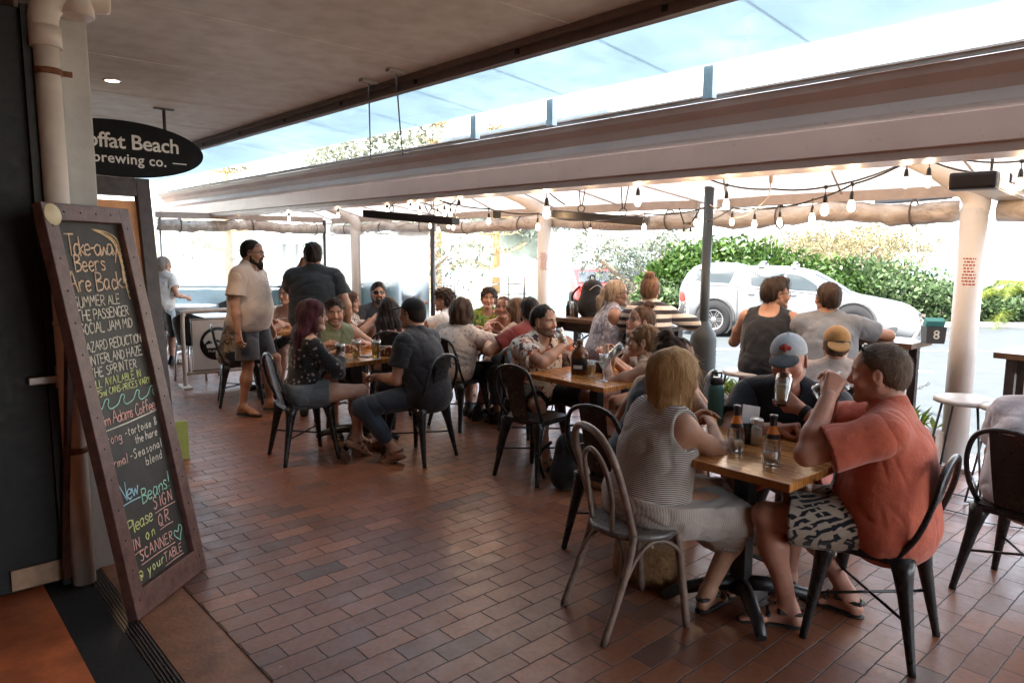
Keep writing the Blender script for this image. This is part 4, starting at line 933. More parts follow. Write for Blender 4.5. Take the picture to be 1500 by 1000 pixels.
# ------------------------------------------------------------ furniture prototypes
def add_plate(mb,w,d,z,th,r=.05,n=6,taper=1):
    poly=[]
    for cx,cy,a0 in((w/2-r,d/2-r,0),(-w/2+r,d/2-r,90),(-w/2+r,-d/2+r,180),(w/2-r,-d/2+r,270)):
        for i in range(n+1): a=R_(a0+90*i/n); poly.append((cx+r*math.cos(a),cy+r*math.sin(a)))
    mb.prism(poly,z-th,z)
    return poly
def make_metal_chair():
    root=empty('metal_cafe_chair',(0,0,0))
    s=MB(); poly=add_plate(s,.36,.36,.45,.012,.05); add_plate(s,.372,.372,.440,.022,.055); s.build('seat',m_blackgloss,root)
    for sx in(-1,1):
        for sy in(-1,1):
            l=MB(); top=Vector((sx*.145,sy*.145,.43)); bot=Vector((sx*.205,sy*(.20 if sy>0 else .225),0))
            # pressed-steel leg: wide flared top, narrow foot
            secs=[(0,.052),(.12,.04),(.3,.030),(.7,.021),(.94,.0165),(1,.0165)]
            l.tube([top.lerp(bot,a) for a,_ in secs],[r for _,r in secs],8); l.build('leg',m_blackgloss,root)
    b=MB()
    for q in(0,1): b.tube([(-.15,-.15+.3*q,.30) if False else (-.17,(-.17,.17)[q],.2),(.17,(.17,-.17)[q],.2)],.007,6)
    b.build('brace',m_blackgloss,root)
    h=MB(); pts=smooth_path([(.165,-.13,.445),(.185,-.20,.56),(.18,-.245,.70),(.13,-.262,.81),(.0,-.268,.845),(-.13,-.262,.81),(-.18,-.245,.70),(-.185,-.20,.56),(-.165,-.13,.445)],6); h.tube(pts,.0125,10); h.build('back_hoop',m_blackgloss,root)
    k=MB(); vs=[]
    for i in range(9):
        a=i/8; y=-.165-.10*a**.8; z=.445+.385*a; w=.075+.012*a
        for x_ in(-w,-w*.5,w*.5,w):
            vs.append((x_,y-.008*(1-abs(x_)/w),z))
    for i in range(9):
        a=i/8; y=-.165-.10*a**.8; z=.445+.385*a; w=.075+.012*a
        for x_ in(-w,-w*.5,w*.5,w): vs.append((x_,y-.008*(1-abs(x_)/w)+.004,z))
    f=[]
    for i in range(8):
        for j in range(3):
            a=i*4+j; f.append((a,a+1,a+5,a+4)); f.append((36+a,36+a+4,36+a+5,36+a+1))
    k.add(vs,f,True); k.build('back_slat',m_blackgloss,root)
    return root
def make_bentwood():
    root=empty('bentwood_chair',(0,0,0)); m=M('weathered_bentwood',(.17,.115,.09),.42,.1,.35,18,.2); ms=M('worn_chair_seat',(.12,.10,.095),.3,.1,.3,9,.1)
    s=MB(); s.lathe([(0,.452),(.17,.452),(.195,.456),(.205,.452),(.207,.440),(.2,.428),(.0,.428)],32); s.build('seat',ms,root)
    for sx in(-1,1):
        l=MB(); l.tube(smooth_path([(sx*.165,.11,.44),(sx*.175,.135,.25),(sx*.185,.165,0)],5),[.018]*10+[.013],10); l.build('leg',m,root)
        l=MB(); l.tube(smooth_path([(sx*.175,-.115,.455),(sx*.18,-.15,.3),(sx*.19,-.26,0)],6),[.018]*12+[.014],10); l.build('leg',m,root)
        l=MB(); l.tube(smooth_path([(sx*.17,.12,.24),(sx*.13,.1,.38),(0,.09,.425)] if False else [(sx*.178,.15,.2),(sx*.18,.11,.36),(sx*.18,.0,.42),(sx*.18,-.09,.37),(sx*.185,-.17,.24)],5),.010,8); l.build('stretcher',m,root)
    l=MB(); l.tube(smooth_path([(-.178,.148,.22),(-.13,.135,.36),(0,.13,.42),(.13,.135,.36),(.178,.148,.22)],5),.010,8); l.tube(smooth_path([(-.183,-.19,.22),(-.13,-.14,.36),(0,-.12,.42),(.13,-.14,.36),(.183,-.19,.22)],5),.010,8); l.build('stretcher',m,root)
    h=MB(); h.tube(smooth_path([(.175,-.115,.455),(.185,-.165,.62),(.175,-.215,.78),(.11,-.245,.875),(0,-.252,.9),(-.11,-.245,.875),(-.175,-.215,.78),(-.185,-.165,.62),(-.175,-.115,.455)],7),.0165,10); h.build('back_hoop',m,root)
    h=MB(); h.tube(smooth_path([(.09,-.17,.452),(.105,-.185,.6),(.09,-.215,.74),(0,-.23,.80),(-.09,-.215,.74),(-.105,-.185,.6),(-.09,-.17,.452)],7),.0115,10); h.build('inner_hoop',m,root)
    return root
def make_table(wu,wv,h=.75,mat=None):
    root=empty('dining_table',(0,0,0))
    t=MB(); t.box((0,0,h-.018),(wv,wu,.036),bev=.004); t.build('tabletop',mat or m_table,root)
    p=MB(); p.box((0,0,h*.5),(.075,.075,h-.09),bev=.006); p.build('post',m_black,root)
    p=MB(); p.box((0,0,h-.046),(.36,.36,.018)); p.build('top_bracket',m_black,root)
    p=MB(); 
    for a in range(4):
        d=Vector((math.cos(R_(45+90*a)),math.sin(R_(45+90*a)),0)); p.tube([d*.0+Vector((0,0,.1)),d*.12+Vector((0,0,.095)),d*.30+Vector((0,0,.055)),d*.36+Vector((0,0,.02))],[.04,.036,.028,.024],8)
    p.build('star_base',m_black,root); return root
def make_stool(h=.72):
    root=empty('bar_stool',(0,0,0))
    s=MB(); s.lathe([(0,h),(.165,h),(.185,h-.008),(.185,h-.03),(0,h-.03)],28); s.build('seat',M('stool_seat_grey',(.42,.40,.385),.35),root)
    for q in(-1,1):
        f=MB(); f.tube([(q*.12,-.10,h-.03),(q*.19,-.19,.012),(q*.19,.19,.012),(q*.12,.10,h-.03)],.008,8); f.build('leg_frame',m_black,root)
    f=MB(); f.tube([(-.17,-.165,.2),(.17,-.165,.2)],.007,6); f.tube([(-.17,.165,.2),(.17,.165,.2)],.007,6); f.tube([(-.12,-.1,h-.03),(.12,.1,h-.03)],.007,6); f.build('foot_rail',m_black,root)
    return root
_chair=make_metal_chair(); _used=[0]
def chair(x,y,yaw,label,group='black metal cafe chairs'):
    o=_chair if not _used[0] else copy_tree(_chair); _used[0]=1
    o.location=(x,y,0); o.rotation_euler=(0,0,R_(yaw)); return tag(o,label,'chair',group)
def table(u,v,wu,wv,label,h=.75):
    o=make_table(wu,wv,h); o.location=uv(u,v); o.rotation_euler=(0,0,TH); return tag(o,label,'table')
# tables
table(1.665,2.965,.77,.70,'varnished plank table nearest the camera between the drinkers')
table(3.43,3.93,.76,.74,'plank table with the brown growler bottle in the middle of the terrace')
table(5.42,3.08,.76,.76,'plank table with three beers and the number 17')
table(5.16,4.55,.95,.74,'plank table with white bowls behind the man in the floral shirt')
table(7.75,3.35,.8,.8,'plank table behind the standing bearded man')
table(6.75,4.55,1.1,.72,'plank table at the back beside the man in sunglasses')
# bars along the street
def bar(u0,u1,v,label,z=1.0,wd=.42,scroll=False):
    t=empty('bar_table',uv((u0+u1)/2,v),TH,label,'bar table'); L=abs(u1-u0)
    d=MB(); d.box((0,0,z-.02),(wd,L,.04),bev=.004); d.build('tabletop',m_bartop,t)
    d=MB(); d.box((-.1,0,z-.09),(.03,L-.12,.1)); d.box((.1,0,z-.09),(.03,L-.12,.1)); d.build('apron',m_darkwood,t)
    for q in(-1,1):
        for k in(-1,1):
            d=MB(); d.box((k*.13,q*(L/2-.09),z/2-.02),(.055,.055,z-.04)); d.build('leg',m_darkwood if not scroll else m_black,t)
    if scroll:
        for q in(-1,1):
            d=MB(); d.tube(smooth_path([(-.13,q*(L/2-.12),.35),(-.13,q*(L/2-.2),.55),(-.13,q*(L/2-.36),.75),(-.13,q*(L/2-.62),.9)],6),.009,6)
            for c_ in(.42,.62,.8):
                sp=[(-.13,q*(L/2-.13-.03-(.05-.004*i)*math.cos(i*.55)-(c_-.4)*.5),c_+(.05-.004*i)*math.sin(i*.55)) for i in range(11)]; d.tube(sp,.006,5)
            d.build('scroll_bracket',m_black,t)
    return t
bar(1.86,3.3,5.72,'bar table with the number 8 bucket in front of the two men')
bar(3.72,5.15,5.34,'bar table with a scrolled iron bracket beside the woman in grey',.98,.42,True)
bar(-.6,1.36,5.72,'bar table at the right edge past the thick white post')
_st=make_stool(); 
for i,(u,v,lab) in enumerate(((1.42,5.24,'empty round bar stool right beside the thick white post'),(1.15,5.2,'empty round bar stool cut by the right edge'),(4.2,5.0,'bar stool under the woman in the grey top'),(4.62,4.98,'empty stool left of the woman in the grey top'),(2.9,5.1,'bar stool under the man in the black singlet'),(2.4,5.22,'bar stool under the man in the grey tee'),(3.76,5.0,'bar stool under the woman in the striped top'))):
    o=_st if i==0 else copy_tree(_st); o.location=uv(u,v); o.rotation_euler=(0,0,TH+R_(20*i)); tag(o,lab,'stool','bar stools along the street side')
# ------------------------------------------------------------ chalk lettering: single-stroke hand
G={'A':'0,0 .3,1 .6,0;.1,.4 .5,.4','B':'0,0 0,1 .4,.95 .45,.7 .05,.55 .5,.4 .5,.1 0,0','C':'.5,.85 .3,1 .05,.7 .05,.3 .25,0 .5,.15','D':'0,0 0,1 .35,.9 .5,.5 .35,.1 0,0','E':'.5,1 0,1 0,0 .5,0;0,.52 .4,.52','F':'.5,1 0,1 0,0;0,.5 .4,.5','G':'.5,.85 .25,1 .02,.6 .1,.1 .4,0 .5,.4 .3,.4','H':'0,0 0,1;.5,0 .5,1;0,.5 .5,.5','I':'.1,0 .1,1','J':'.4,1 .4,.2 .2,0 0,.2','K':'0,0 0,1;.45,1 0,.45 .5,0','L':'0,1 0,0 .45,0','M':'0,0 .08,1 .35,.4 .6,1 .7,0','N':'0,0 0,1 .5,0 .5,1','O':'.3,1 .05,.7 .05,.25 .28,0 .52,.3 .52,.75 .3,1','P':'0,0 0,1 .4,.92 .42,.6 0,.48','Q':'.3,1 .05,.7 .05,.25 .28,0 .52,.3 .52,.75 .3,1;.3,.25 .58,-.08','R':'0,0 0,1 .42,.9 .4,.58 0,.48 .5,0','S':'.48,.88 .25,1 .05,.78 .42,.42 .38,.1 .15,0 0,.14','T':'0,1 .6,1;.3,1 .3,0','U':'0,1 .02,.2 .25,0 .48,.2 .5,1','V':'0,1 .26,0 .52,1','W':'0,1 .16,0 .34,.7 .52,0 .7,1','X':'0,0 .5,1;0,1 .5,0','Y':'0,1 .25,.5 .5,1;.25,.5 .22,0','Z':'0,1 .5,1 0,0 .5,0',
'a':'.42,.5 .2,.55 .02,.3 .15,0 .4,.2 .42,.5 .42,.1 .5,0','b':'0,1 0,0 .3,.02 .42,.3 .25,.52 0,.4','c':'.4,.45 .2,.55 .02,.3 .15,0 .4,.1','d':'.4,1 .4,0;.4,.4 .2,.55 .02,.3 .15,0 .4,.15','e':'.04,.28 .4,.32 .3,.55 .1,.5 .02,.25 .15,0 .4,.08','f':'.4,.9 .25,1 .15,.8 .15,0;0,.5 .35,.5','g':'.4,.45 .2,.55 .02,.3 .15,.05 .4,.2;.42,.52 .4,-.25 .2,-.38 .02,-.25','h':'0,1 0,0;0,.35 .2,.55 .38,.4 .38,0','i':'.08,.52 .08,0;.08,.7 .09,.74','k':'0,1 0,0;.36,.55 0,.25 .38,0','l':'.05,1 .05,.05 .12,0','m':'0,.52 0,0;0,.38 .16,.54 .28,.38 .28,0;.28,.38 .44,.54 .56,.38 .56,0','n':'0,.52 0,0;0,.36 .2,.55 .36,.38 .36,0','o':'.2,.55 .02,.3 .18,0 .4,.25 .2,.55','p':'0,.52 0,-.4;0,.45 .25,.55 .4,.28 .2,0 0,.1','q':'.4,.45 .2,.55 .02,.3 .15,0 .4,.2;.42,.52 .42,-.4','r':'0,.52 0,0;0,.32 .15,.52 .32,.5','s':'.34,.48 .15,.55 .05,.4 .3,.2 .25,.02 .02,.06','t':'.15,.9 .15,.1 .3,0;0,.58 .34,.58','u':'0,.52 .03,.1 .2,0 .36,.15 .38,.52;.38,.2 .42,0','v':'0,.52 .18,0 .38,.52','w':'0,.52 .12,0 .27,.42 .4,0 .56,.52','y':'0,.52 .18,.05;.4,.52 .1,-.38','x':'0,0 .36,.5;0,.5 .36,0','-':'.02,.35 .34,.37','!':'.1,1 .08,.3;.07,.06 .08,0','&':'.5,0 .1,.7 .25,1 .38,.75 .05,.3 .2,0 .5,.4','@':'.5,.3 .3,.5 .2,.3 .35,.15 .5,.4 .55,.15 .7,.5 .45,.85 .05,.6 .1,.1 .5,-.05',"'":'.1,1 .08,.8','.':'.05,0 .07,.03','7':'0,1 .5,1 .2,0','5':'.5,1 .05,1 0,.6 .4,.6 .45,.2 .2,0 0,.1','3':'0,.9 .3,1 .45,.8 .2,.55 .48,.3 .3,0 0,.1','0':'.25,1 .02,.6 .1,.05 .35,.05 .48,.5 .25,1'}
G.update({'A': '0,0 .3,1;.3,1 .6,0;.1,.4 .5,.4', 'B': '0,0 0,1;0,1 .38,.92 .4,.66 .02,.54;.02,.54 .46,.42 .44,.1 0,0', 'D': '0,0 0,1;0,1 .38,.88 .5,.5 .36,.12 0,0', 'E': '0,1 0,0;0,1 .48,1;0,0 .5,0;0,.52 .4,.52', 'F': '0,1 0,0;0,1 .5,1;0,.5 .4,.5', 'K': '0,0 0,1;.45,1 0,.45;.08,.5 .5,0', 'L': '0,1 0,0;0,0 .45,0', 'M': '0,0 .08,1;.08,1 .35,.4;.35,.4 .6,1;.6,1 .7,0', 'N': '0,0 0,1;0,1 .5,0;.5,0 .5,1', 'P': '0,0 0,1;0,1 .42,.92 .42,.6 .02,.48', 'R': '0,0 0,1;0,1 .42,.9 .4,.58 .02,.48;.1,.48 .5,0', 'V': '0,1 .26,0;.26,0 .52,1', 'W': '0,1 .16,0;.16,0 .34,.7;.34,.7 .52,0;.52,0 .7,1', 'Z': '0,1 .5,1;.5,1 0,0;0,0 .5,0', 'Y': '0,1 .25,.5;.5,1 .25,.5;.25,.5 .22,0', 'k': '0,1 0,0;.36,.55 0,.25;.06,.3 .38,0', 'v': '0,.52 .18,0;.18,0 .38,.52', 'w': '0,.52 .12,0;.12,0 .27,.42;.27,.42 .4,0;.4,0 .56,.52', 'b': '0,1 0,0;0,.05 .3,.02 .42,.3 .25,.52 0,.4', '7': '0,1 .5,1;.5,1 .2,0'})
def chalk(mb,s,x,y,h,rng,slant=.12,r=.0042,sp=1.0,depth=0,rise=0):
    """draws hand lettering on the plane x,z (y = depth); returns the end x"""
    x0=x
    for ch in s:
        if ch==' ': x+=h*.36*sp; continue
        g=G.get(ch)
        if g is None: x+=h*.4; continue
        w_=0; k=h*(1+rng.uniform(-.07,.07)); dy=rng.uniform(-.03,.03)*h+rise*(x-x0)
        for st in g.split(';'):
            pts=[]
            for q in st.split():
                a,b=map(float,q.split(',')); w_=max(w_,a); pts.append((x+(a+slant*b+rng.uniform(-.02,.02))*k,depth,y+dy+(b+rng.uniform(-.02,.02))*k))
            if len(pts)>2: pts=smooth_path(pts,3)
            mb.tube(pts,[r*rng.uniform(.75,1.15) for _ in pts],5,flat=.35)
        x+=(w_+.16)*k*sp
    return x
def chalkmat(name,col):
    m,nt,b=newmat(name); co=objco(nt); n=noise(nt,180,4,co,.7)
    lk(nt,ramp(nt,n.outputs[0],[(.3,tuple(x*.5 for x in col)),(.52,col)]).outputs[0],b.inputs['Base Color']); b.inputs['Roughness'].default_value=.95; return m
CK={k:chalkmat('chalk_'+k,c) for k,c in dict(peach=(.9,.66,.48),white=(.85,.79,.68),pink=(.85,.48,.42),lime=(.72,.76,.32),mint=(.42,.75,.6),blue=(.42,.68,.8),orange=(.85,.62,.36)).items()}
def build_chalkboard():
    bl=at(195,910); br=at(297,830); d=(br-bl); wd=d.length; 
    H_=1.86; lean=R_(10)
    root=empty('chalkboard',(bl+br)/2,math.atan2(d.y,d.x),'tall wooden A-frame chalkboard with the handwritten beer list in the left foreground','chalkboard')
    T=Matrix.Rotation(-lean,4,'X')   # local: x along the board, y out of the back, z up the board
    T=Matrix.Rotation(-lean,4,'X')
    mf=M('reddish_brown_stained_frame',(.105,.05,.042),.36,0,.4,22,.3)
    fw_=.075; f=MB()
    for sx in(-1,1): f.box((sx*(wd/2-fw_/2),0,H_/2),(fw_,.05,H_),bev=.005)
    f.box((0,-.001,H_-fw_/2),(wd-2*fw_+.004,.048,fw_),bev=.005); f.box((0,-.001,.06),(wd-2*fw_+.004,.048,.12),bev=.005)
    nb=MB()
    for i in range(13):
        for sx in(-1,1): nb.lathe([(.0,.003),(.004,.002),(.0055,0)],8,Matrix.Translation((sx*(wd/2-fw_/2),-.025,.08+i*.14))@Matrix.Rotation(R_(90),4,'X'))
    for i in range(4): nb.lathe([(.0,.003),(.004,.002),(.0055,0)],8,Matrix.Translation((-.16+i*.1,-.025,H_-fw_/2))@Matrix.Rotation(R_(90),4,'X'))
    def mk(name,mb,mat):
        me=mb.mesh(name); me.transform(T); 
        return obj(name,me,mat,root)
    fr=mk('frame',f,mf); mk('nail',nb,M('nail_heads',(.02,.02,.02),.4,.5))
    # cream corner disc
    cdk=MB(); cdk.lathe([(0,.0015),(.046,.0015),(.047,0)],28,Matrix.Translation((-wd/2+.052,-.0255,H_-.052))@Matrix.Rotation(R_(90),4,'X')); mk('corner_disc',cdk,M('cream_sticker',(.66,.56,.36),.5))
    sl=MB(); sl.box((0,.012,H_/2+.02),(wd-2*fw_+.01,.012,H_-.19))
    m,nt,b=newmat('chalk_dusted_slate'); co=objco(nt); n=noise(nt,3.2,6,objco(nt,(1.5,1,.6)),.7,.8); n2=noise(nt,60,3,co)
    cc=ramp(nt,n.outputs[0],[(.3,(.016,.015,.013)),(.55,(.035,.032,.027)),(.75,(.085,.078,.062))]).outputs[0]
    lk(nt,mix(nt,.35,cc,n2.outputs[1],'SOFT_LIGHT'),b.inputs['Base Color']); b.inputs['Roughness'].default_value=.6; mk('slate',sl,m)
    rng=random.Random(5); D=.0035; L=-wd/2+fw_; q={k:MB() for k in CK}; W=wd-2*fw_; rows=[]
    def row(c,s,y,h,x=0,fit=None,sl_=.1,r=.0036,rise=.0,ul=False):
        """one line of hand lettering: baseline y, start x and length `fit` as fractions of the slate width"""
        sp=1.0; x_=L+.012+x*W
        if fit:
            tmp=MB(); e=chalk(tmp,s,0,0,h,random.Random(1),sl_,r); sp=min(1.5,max(.6,fit*W/max(e,.01)))
        mb=MB(); rows.append((c,mb)); e=chalk(mb,s,x_,y,h,rng,sl_,r,sp,D,rise)
        if ul: mb.tube([(x_,D,y-.018),((x_+e)/2,D,y-.014+rise*.05),(e,D,y-.016+rise*.1)],r*.8,5,flat=.35)
    row('peach','Take-away',1.635,.092,.06,.80,r=.0046); row('peach','Beers',1.565,.078,.14,.50,r=.0044); row('peach','Are Back!',1.475,.088,-.02,.92,r=.0046)
    row('white','SUMMER ALE',1.405,.046,.0,.72,r=.003); row('white','THE PASSENGER',1.345,.046,.0,.84,r=.003); row('white','SOCIAL JAM MID',1.285,.046,.0,.84,r=.003)
    row('white','HAZARD REDUCTION',1.205,.044,-.03,.98,r=.0028); row('white','HINTERLAND HAZE',1.145,.044,-.03,.94,r=.0028); row('white','THE SPRINTER',1.09,.042,-.01,.78,r=.0028)
    row('lime','ALL AVAILABLE IN',1.042,.036,-.02,.84,r=.0026); row('lime','375ml CANS-PRICES VARY',1.0,.031,-.03,.98,r=.0024)
    for k in range(4):
        x0=L-.01+k*.108; z_=.935; q['mint'].tube(smooth_path([(x0,D,z_),(x0+.045,D,z_+.012),(x0+.08,D,z_+.048),(x0+.1,D,z_+.042),(x0+.088,D,z_+.022),(x0+.095,D,z_+.004),(x0+.112,D,z_-.001)],4),.003,5,flat=.35)
    row('pink','Tim Adams Coffee',.868,.058,-.05,1.0,r=.003); q['white'].tube([(L-.005,D,.845),(L+.18,D,.85),(L+W-.01,D,.862)],.0032,5,flat=.35)
    row('pink','Strong',.785,.044,-.1,.36,r=.0026); row('white','-tortoise &',.792,.04,.32,.6,r=.0026); row('white','the hare',.742,.04,.46,.42,r=.0026)
    row('pink','Normal',.675,.044,-.1,.38,r=.0026); row('white','-Seasonal',.68,.042,.32,.6,r=.0026); row('white','blend',.625,.042,.56,.32,r=.0026)
    row('blue','New',.515,.082,.02,.32,r=.0036,ul=True); row('mint','Beans!',.462,.072,.36,.56,r=.0034,rise=.08)
    row('lime','Please',.36,.062,.04,.42,r=.003,rise=.06); row('pink','SIGN',.408,.054,.52,.38,r=.003,ul=True)
    row('pink','IN',.282,.05,.05,.15,r=.003,ul=True); row('lime','on',.296,.056,.28,.2,r=.003); row('pink','QR',.322,.058,.54,.26,r=.003,ul=True)
    row('pink','SCANNER',.222,.05,.12,.62,r=.0028,ul=True); row('lime','@ your',.142,.048,.02,.48,r=.0028,rise=.05); row('pink','TABLE',.146,.042,.50,.36,r=.0026,ul=True)
    hx,hz=L+W-.045,.235
    heart=MB(); heart.tube(smooth_path([(hx,D,hz-.035),(hx-.035,D,hz),(hx-.03,D,hz+.025),(hx-.005,D,hz+.012),(hx+.012,D,hz+.04),(hx+.03,D,hz+.02),(hx+.01,D,hz-.01),(hx,D,hz-.035)],3),.0032,5,flat=.35)
    mk('chalk_heart',heart,CK['mint'])
    for k in range(9): q['orange'].tube(smooth_path([(L+W-.18+k*.013,D,1.755-k*.004),(L+W-.085+k*.008,D,1.745-k*.012),(L+W-.025-k*.0005,D,1.715-k*.03),(L+W-.012-k*.001,D,1.66-k*.03)],4),[.003+.0012*math.sin(k+i) for i in range(13)],5,flat=.35)
    for k,mb in rows: mk('chalk_lettering',mb,CK[k])
    for k,mb in q.items():
        if mb.v: mk('chalk_drawing',mb,CK[k])
    g=MB(); g.box((0,.02,H_*.42),(.06,.02,H_*.8)); me=g.mesh('rear_strut'); me.transform(Matrix.Translation((0,.52,0))@Matrix.Rotation(R_(5),4,'X')); obj('rear_strut',me,mf,root)
    return root
cb=build_chalkboard()
# second framed board behind
def second_board():
    root=empty('framed_board',uv(5.15,1.17),TH+R_(8),'second dark-framed notice board with an orange panel behind the chalkboard','notice board')
    f=MB(); W,H_=.72,2.12
    for sx in(-1,1): f.box((sx*(W/2-.045),0,H_/2),(.09,.06,H_),bev=.005)
    f.box((0,0,H_-.06),(W-.18,.058,.12),bev=.005); f.box((0,0,.1),(W-.18,.058,.16),bev=.005)
    me=f.mesh('frame'); me.transform(Matrix.Rotation(R_(-6),4,'X')); obj('frame',me,M('dark_brown_frame',(.05,.032,.03),.4,0,.4,15,.2),root)
    p=MB(); p.box((0,.012,H_/2),(W-.18,.012,H_-.3)); me=p.mesh('panel'); me.transform(Matrix.Rotation(R_(-6),4,'X')); obj('panel',me,M('orange_brown_panel',(.78,.36,.16),.5,0,.2,6,.1),root)
second_board()
# green folded card on the floor behind the chalkboard
t=empty('green_card',at(273,676,0)+Vector((-.09,.06,0)),TH+R_(-15),'lime green card standing behind the chalkboard','card'); d=MB(); d.box((0,0,.15),(.16,.012,.3),(R_(-6),0,0)); d.box((0,.05,.15),(.16,.008,.3),(R_(9),0,0)); d.build('card',M('lime_card',(.42,.5,.12),.5),t)
# white barricade
def barricade():
    a=at(272,567); root=empty('cafe_barrier',a,TH+R_(-6),'cream cafe barrier with a round black logo beside the standing bearded man','barrier')
    mbk=M('cream_barrier_paint',(.62,.54,.47),.4,0,.08,6,.04); W=1.35
    f=MB(); f.tube(smooth_path([(0,0,.02),(0,0,.75),(.02,0,.86),(.1,0,.9),(W-.1,0,.9),(W-.02,0,.86),(W,0,.75),(W,0,.02)],5),.024,12); f.tube([(0,0,.16),(W,0,.16)],.02,10); f.build('frame',mbk,root)
    f=MB(); f.box((W/2,0,.50),(W-.2,.012,.62),bev=.003); f.tube([(.09,0,.19),(.09,0,.80),(W-.09,0,.80),(W-.09,0,.19)],.012,8,True); f.build('panel',mbk,root)
    for x_ in(0,W):
        f=MB(); f.box((x_,0,.01),(.1,.34,.02),bev=.004); f.build('foot',mbk,root)
    f=MB(); f.lathe([(0,.002),(.2,.002),(.2,0)],40,Matrix.Translation((.38,-.007,.50))@Matrix.Rotation(R_(90),4,'X')); lg=f.build('logo_disc',M('black_logo',(.015,.015,.015),.5),root)
    f=MB(); RX=Matrix.Translation((.38,-.0095,.50))@Matrix.Rotation(R_(90),4,'X')
    f.prism([(.17*math.cos(a_*math.pi/10),.17*math.sin(a_*math.pi/10)*.95) for a_ in range(1,10)]+[(-.15,.0),(-.1,.045),(-.05,.01),(.0,.05),(.04,.02),(.1,.03)],0,.001,RX); f.prism([(-.13,-.01),(-.02,.02),(.12,-.015),(.13,-.05),(-.12,-.05)],0,.001,RX)
    f.build('logo_emblem',M('cream_logo',(.6,.55,.48),.5),root)
    text('Moffat Beach',.042,M('cream_logo',(.6,.55,.48),.5),Matrix.Translation((.38,-.0098,.41))@Matrix.Rotation(R_(90),4,'X'),root,extrude=.0003)
barricade()
# ------------------------------------------------------------ people
K=fabric
denim=K('dark_denim',(.035,.045,.065)); blackcloth=K('black_cotton',(.012,.012,.014)); navy=K('navy_cotton',(.02,.026,.042)); charcoal=K('charcoal_cotton',(.055,.058,.065))
leather=M('black_sandal_leather',(.016,.014,.013),.5,0,.2,20,.15); brownleather=M('brown_sandal_leather',(.16,.08,.045),.55,0,.2,20,.15)
W=lambda x,y,z: Vector((x,y,z))
P={}
ADJ[:]=[(-0.106, 0, 0.864), (0.005, 0, 0.898), (-0.056, 0, 0.827), (0.104, 0, 0.906), (0.019, 0, 0.823), (-0.006, 0, 0.8), (0.013, 0, 0.836), (0.012, 0, 0.852), (0.116, 0, 0.964), (-0.039, 0, 0.954), (-0.07, 0, 0.813), (0.109, 0, 0.959), (-0.118, 0, 0.8), (0.053, 0, 0.892), (0.097, 0, 0.8), (0.019, 0, 0.8), (-0.002, 0, 0.845), (0.103, 0, 0.848), (-0.009, 0, 0.8), (0.013, 0, 0.891), (-0.014, 0, 0.822), (0, 0, 1), (0, 0, 1), (0.01, 0, 0.9), (0.046, 0, 0.8), (0.029, 0, 0.8), (0.116, 0, 0.865), (0.091, 0, 0.851), (-0.065, 0, 0.8), (-0.02, 0, 0.903)]
# nearest table ------------------------------------------------
P['blonde']=person('blonde bobbed woman in a striped sleeveless dress seen from behind on the wooden chair',.745,3.19,-58,.45,s=1.02,female=True,build=1.06,lean=6,side=3,twist=-4,head=(-16,-4,0),
  rh=W(.98,3.40,.80),lh=W(.90,3.55,.80),rel=(1.0,-.15,-.75),lel=(-.6,0,-.8),rf=at(1036,866,.085),lf=at(1112,792,.20),ltoe=20,rtoe=-10,ftilt=(0,25),lknee=(.3,.6,1.0),skin='tan',hair='bob',haircol=(.27,.145,.06),hairtip=(.58,.38,.19),
  top=dict(mat=K('thin_striped_jersey',(.56,.50,.46),kind='stripe',col2=(.10,.085,.08),sc=38),sleeve=0,neck=0,t=.018,loose=.014,hem=.06,name='dress'),
  bottom=dict(mat=K('thin_striped_jersey_skirt',(.50,.44,.40),kind='stripe',col2=(.36,.31,.28),sc=38,axis='Y'),len=.86,skirt=1,flare=.05,t=.024,rise=.05,hang=.16,name='skirt'),shoes=('sandal',leather),res=.0065,hres=.0036)
P['orange']=person('heavy man in an orange t-shirt lifting a glass, sunglasses pushed up on his head',1.60,2.93,52,.45,s=1.10,build=1.08,belly=.45,lean=2,head=(4,-3,0),twist=6,
  lh=W(1.32,2.93,1.055),rh=W(1.42,3.12,1.045),lel=(-.6,.35,-.8),rel=(.6,.1,-.7),lgrip='fist',rgrip='hold',lpalm=(.9,.2,.25),rpalm=(-.9,.1,.1),lf=(-.16,.34,.085),rf=(.12,.16,.09),ltoe=-22,rtoe=10,lknee=(-.35,.9,.8),rknee=(.3,.9,.6),
  skin='red',hair='thin',haircol=(.10,.062,.042),hairtip=(.24,.18,.135),specs='head',stub=.12,
  top=dict(mat=K('faded_orange_cotton',(.46,.105,.06),.12),sleeve=.72,neck=0,t=.018,loose=.035,hem=.16,flare=1.5),bottom=dict(mat=K('tribal_print_cotton',(.42,.36,.30),kind='tribal',col2=(.012,.014,.022),sc=15),len=.80,flare=.03,t=.02),
  shoes=('sandal',leather),res=.0065,hres=.0036)
P['polo']=person('man in a grey cap and black sports polo drinking a beer at the nearest table',1.57,3.74,143,.45,s=1.14,build=1.06,belly=.2,lean=14,head=(8,-8,3),
  lh=(-.10,.31,1.05),lel=(-.9,.25,-.5),lgrip='hold',lpalm=(.75,-.55,.1),rh=(-.02,.37,.79),rel=(.9,.1,-.4),rgrip='fist',rpalm=(-.3,.1,-1),skin='red',hair='crop',haircol=(.14,.09,.06),stub=.15,
  cap=((.37,.385,.40),1,(.03,.033,.038)),specs='open',top=dict(mat=K('black_sports_jersey',(.014,.016,.024)),sleeve=.62,neck=1,collar=1,t=.017,loose=.02,hem=.14),bottom=dict(mat=K('salmon_shorts',(.5,.15,.12)),len=.8,flare=.02),shoes=('sandal',leather),res=.0065,hres=.0034)
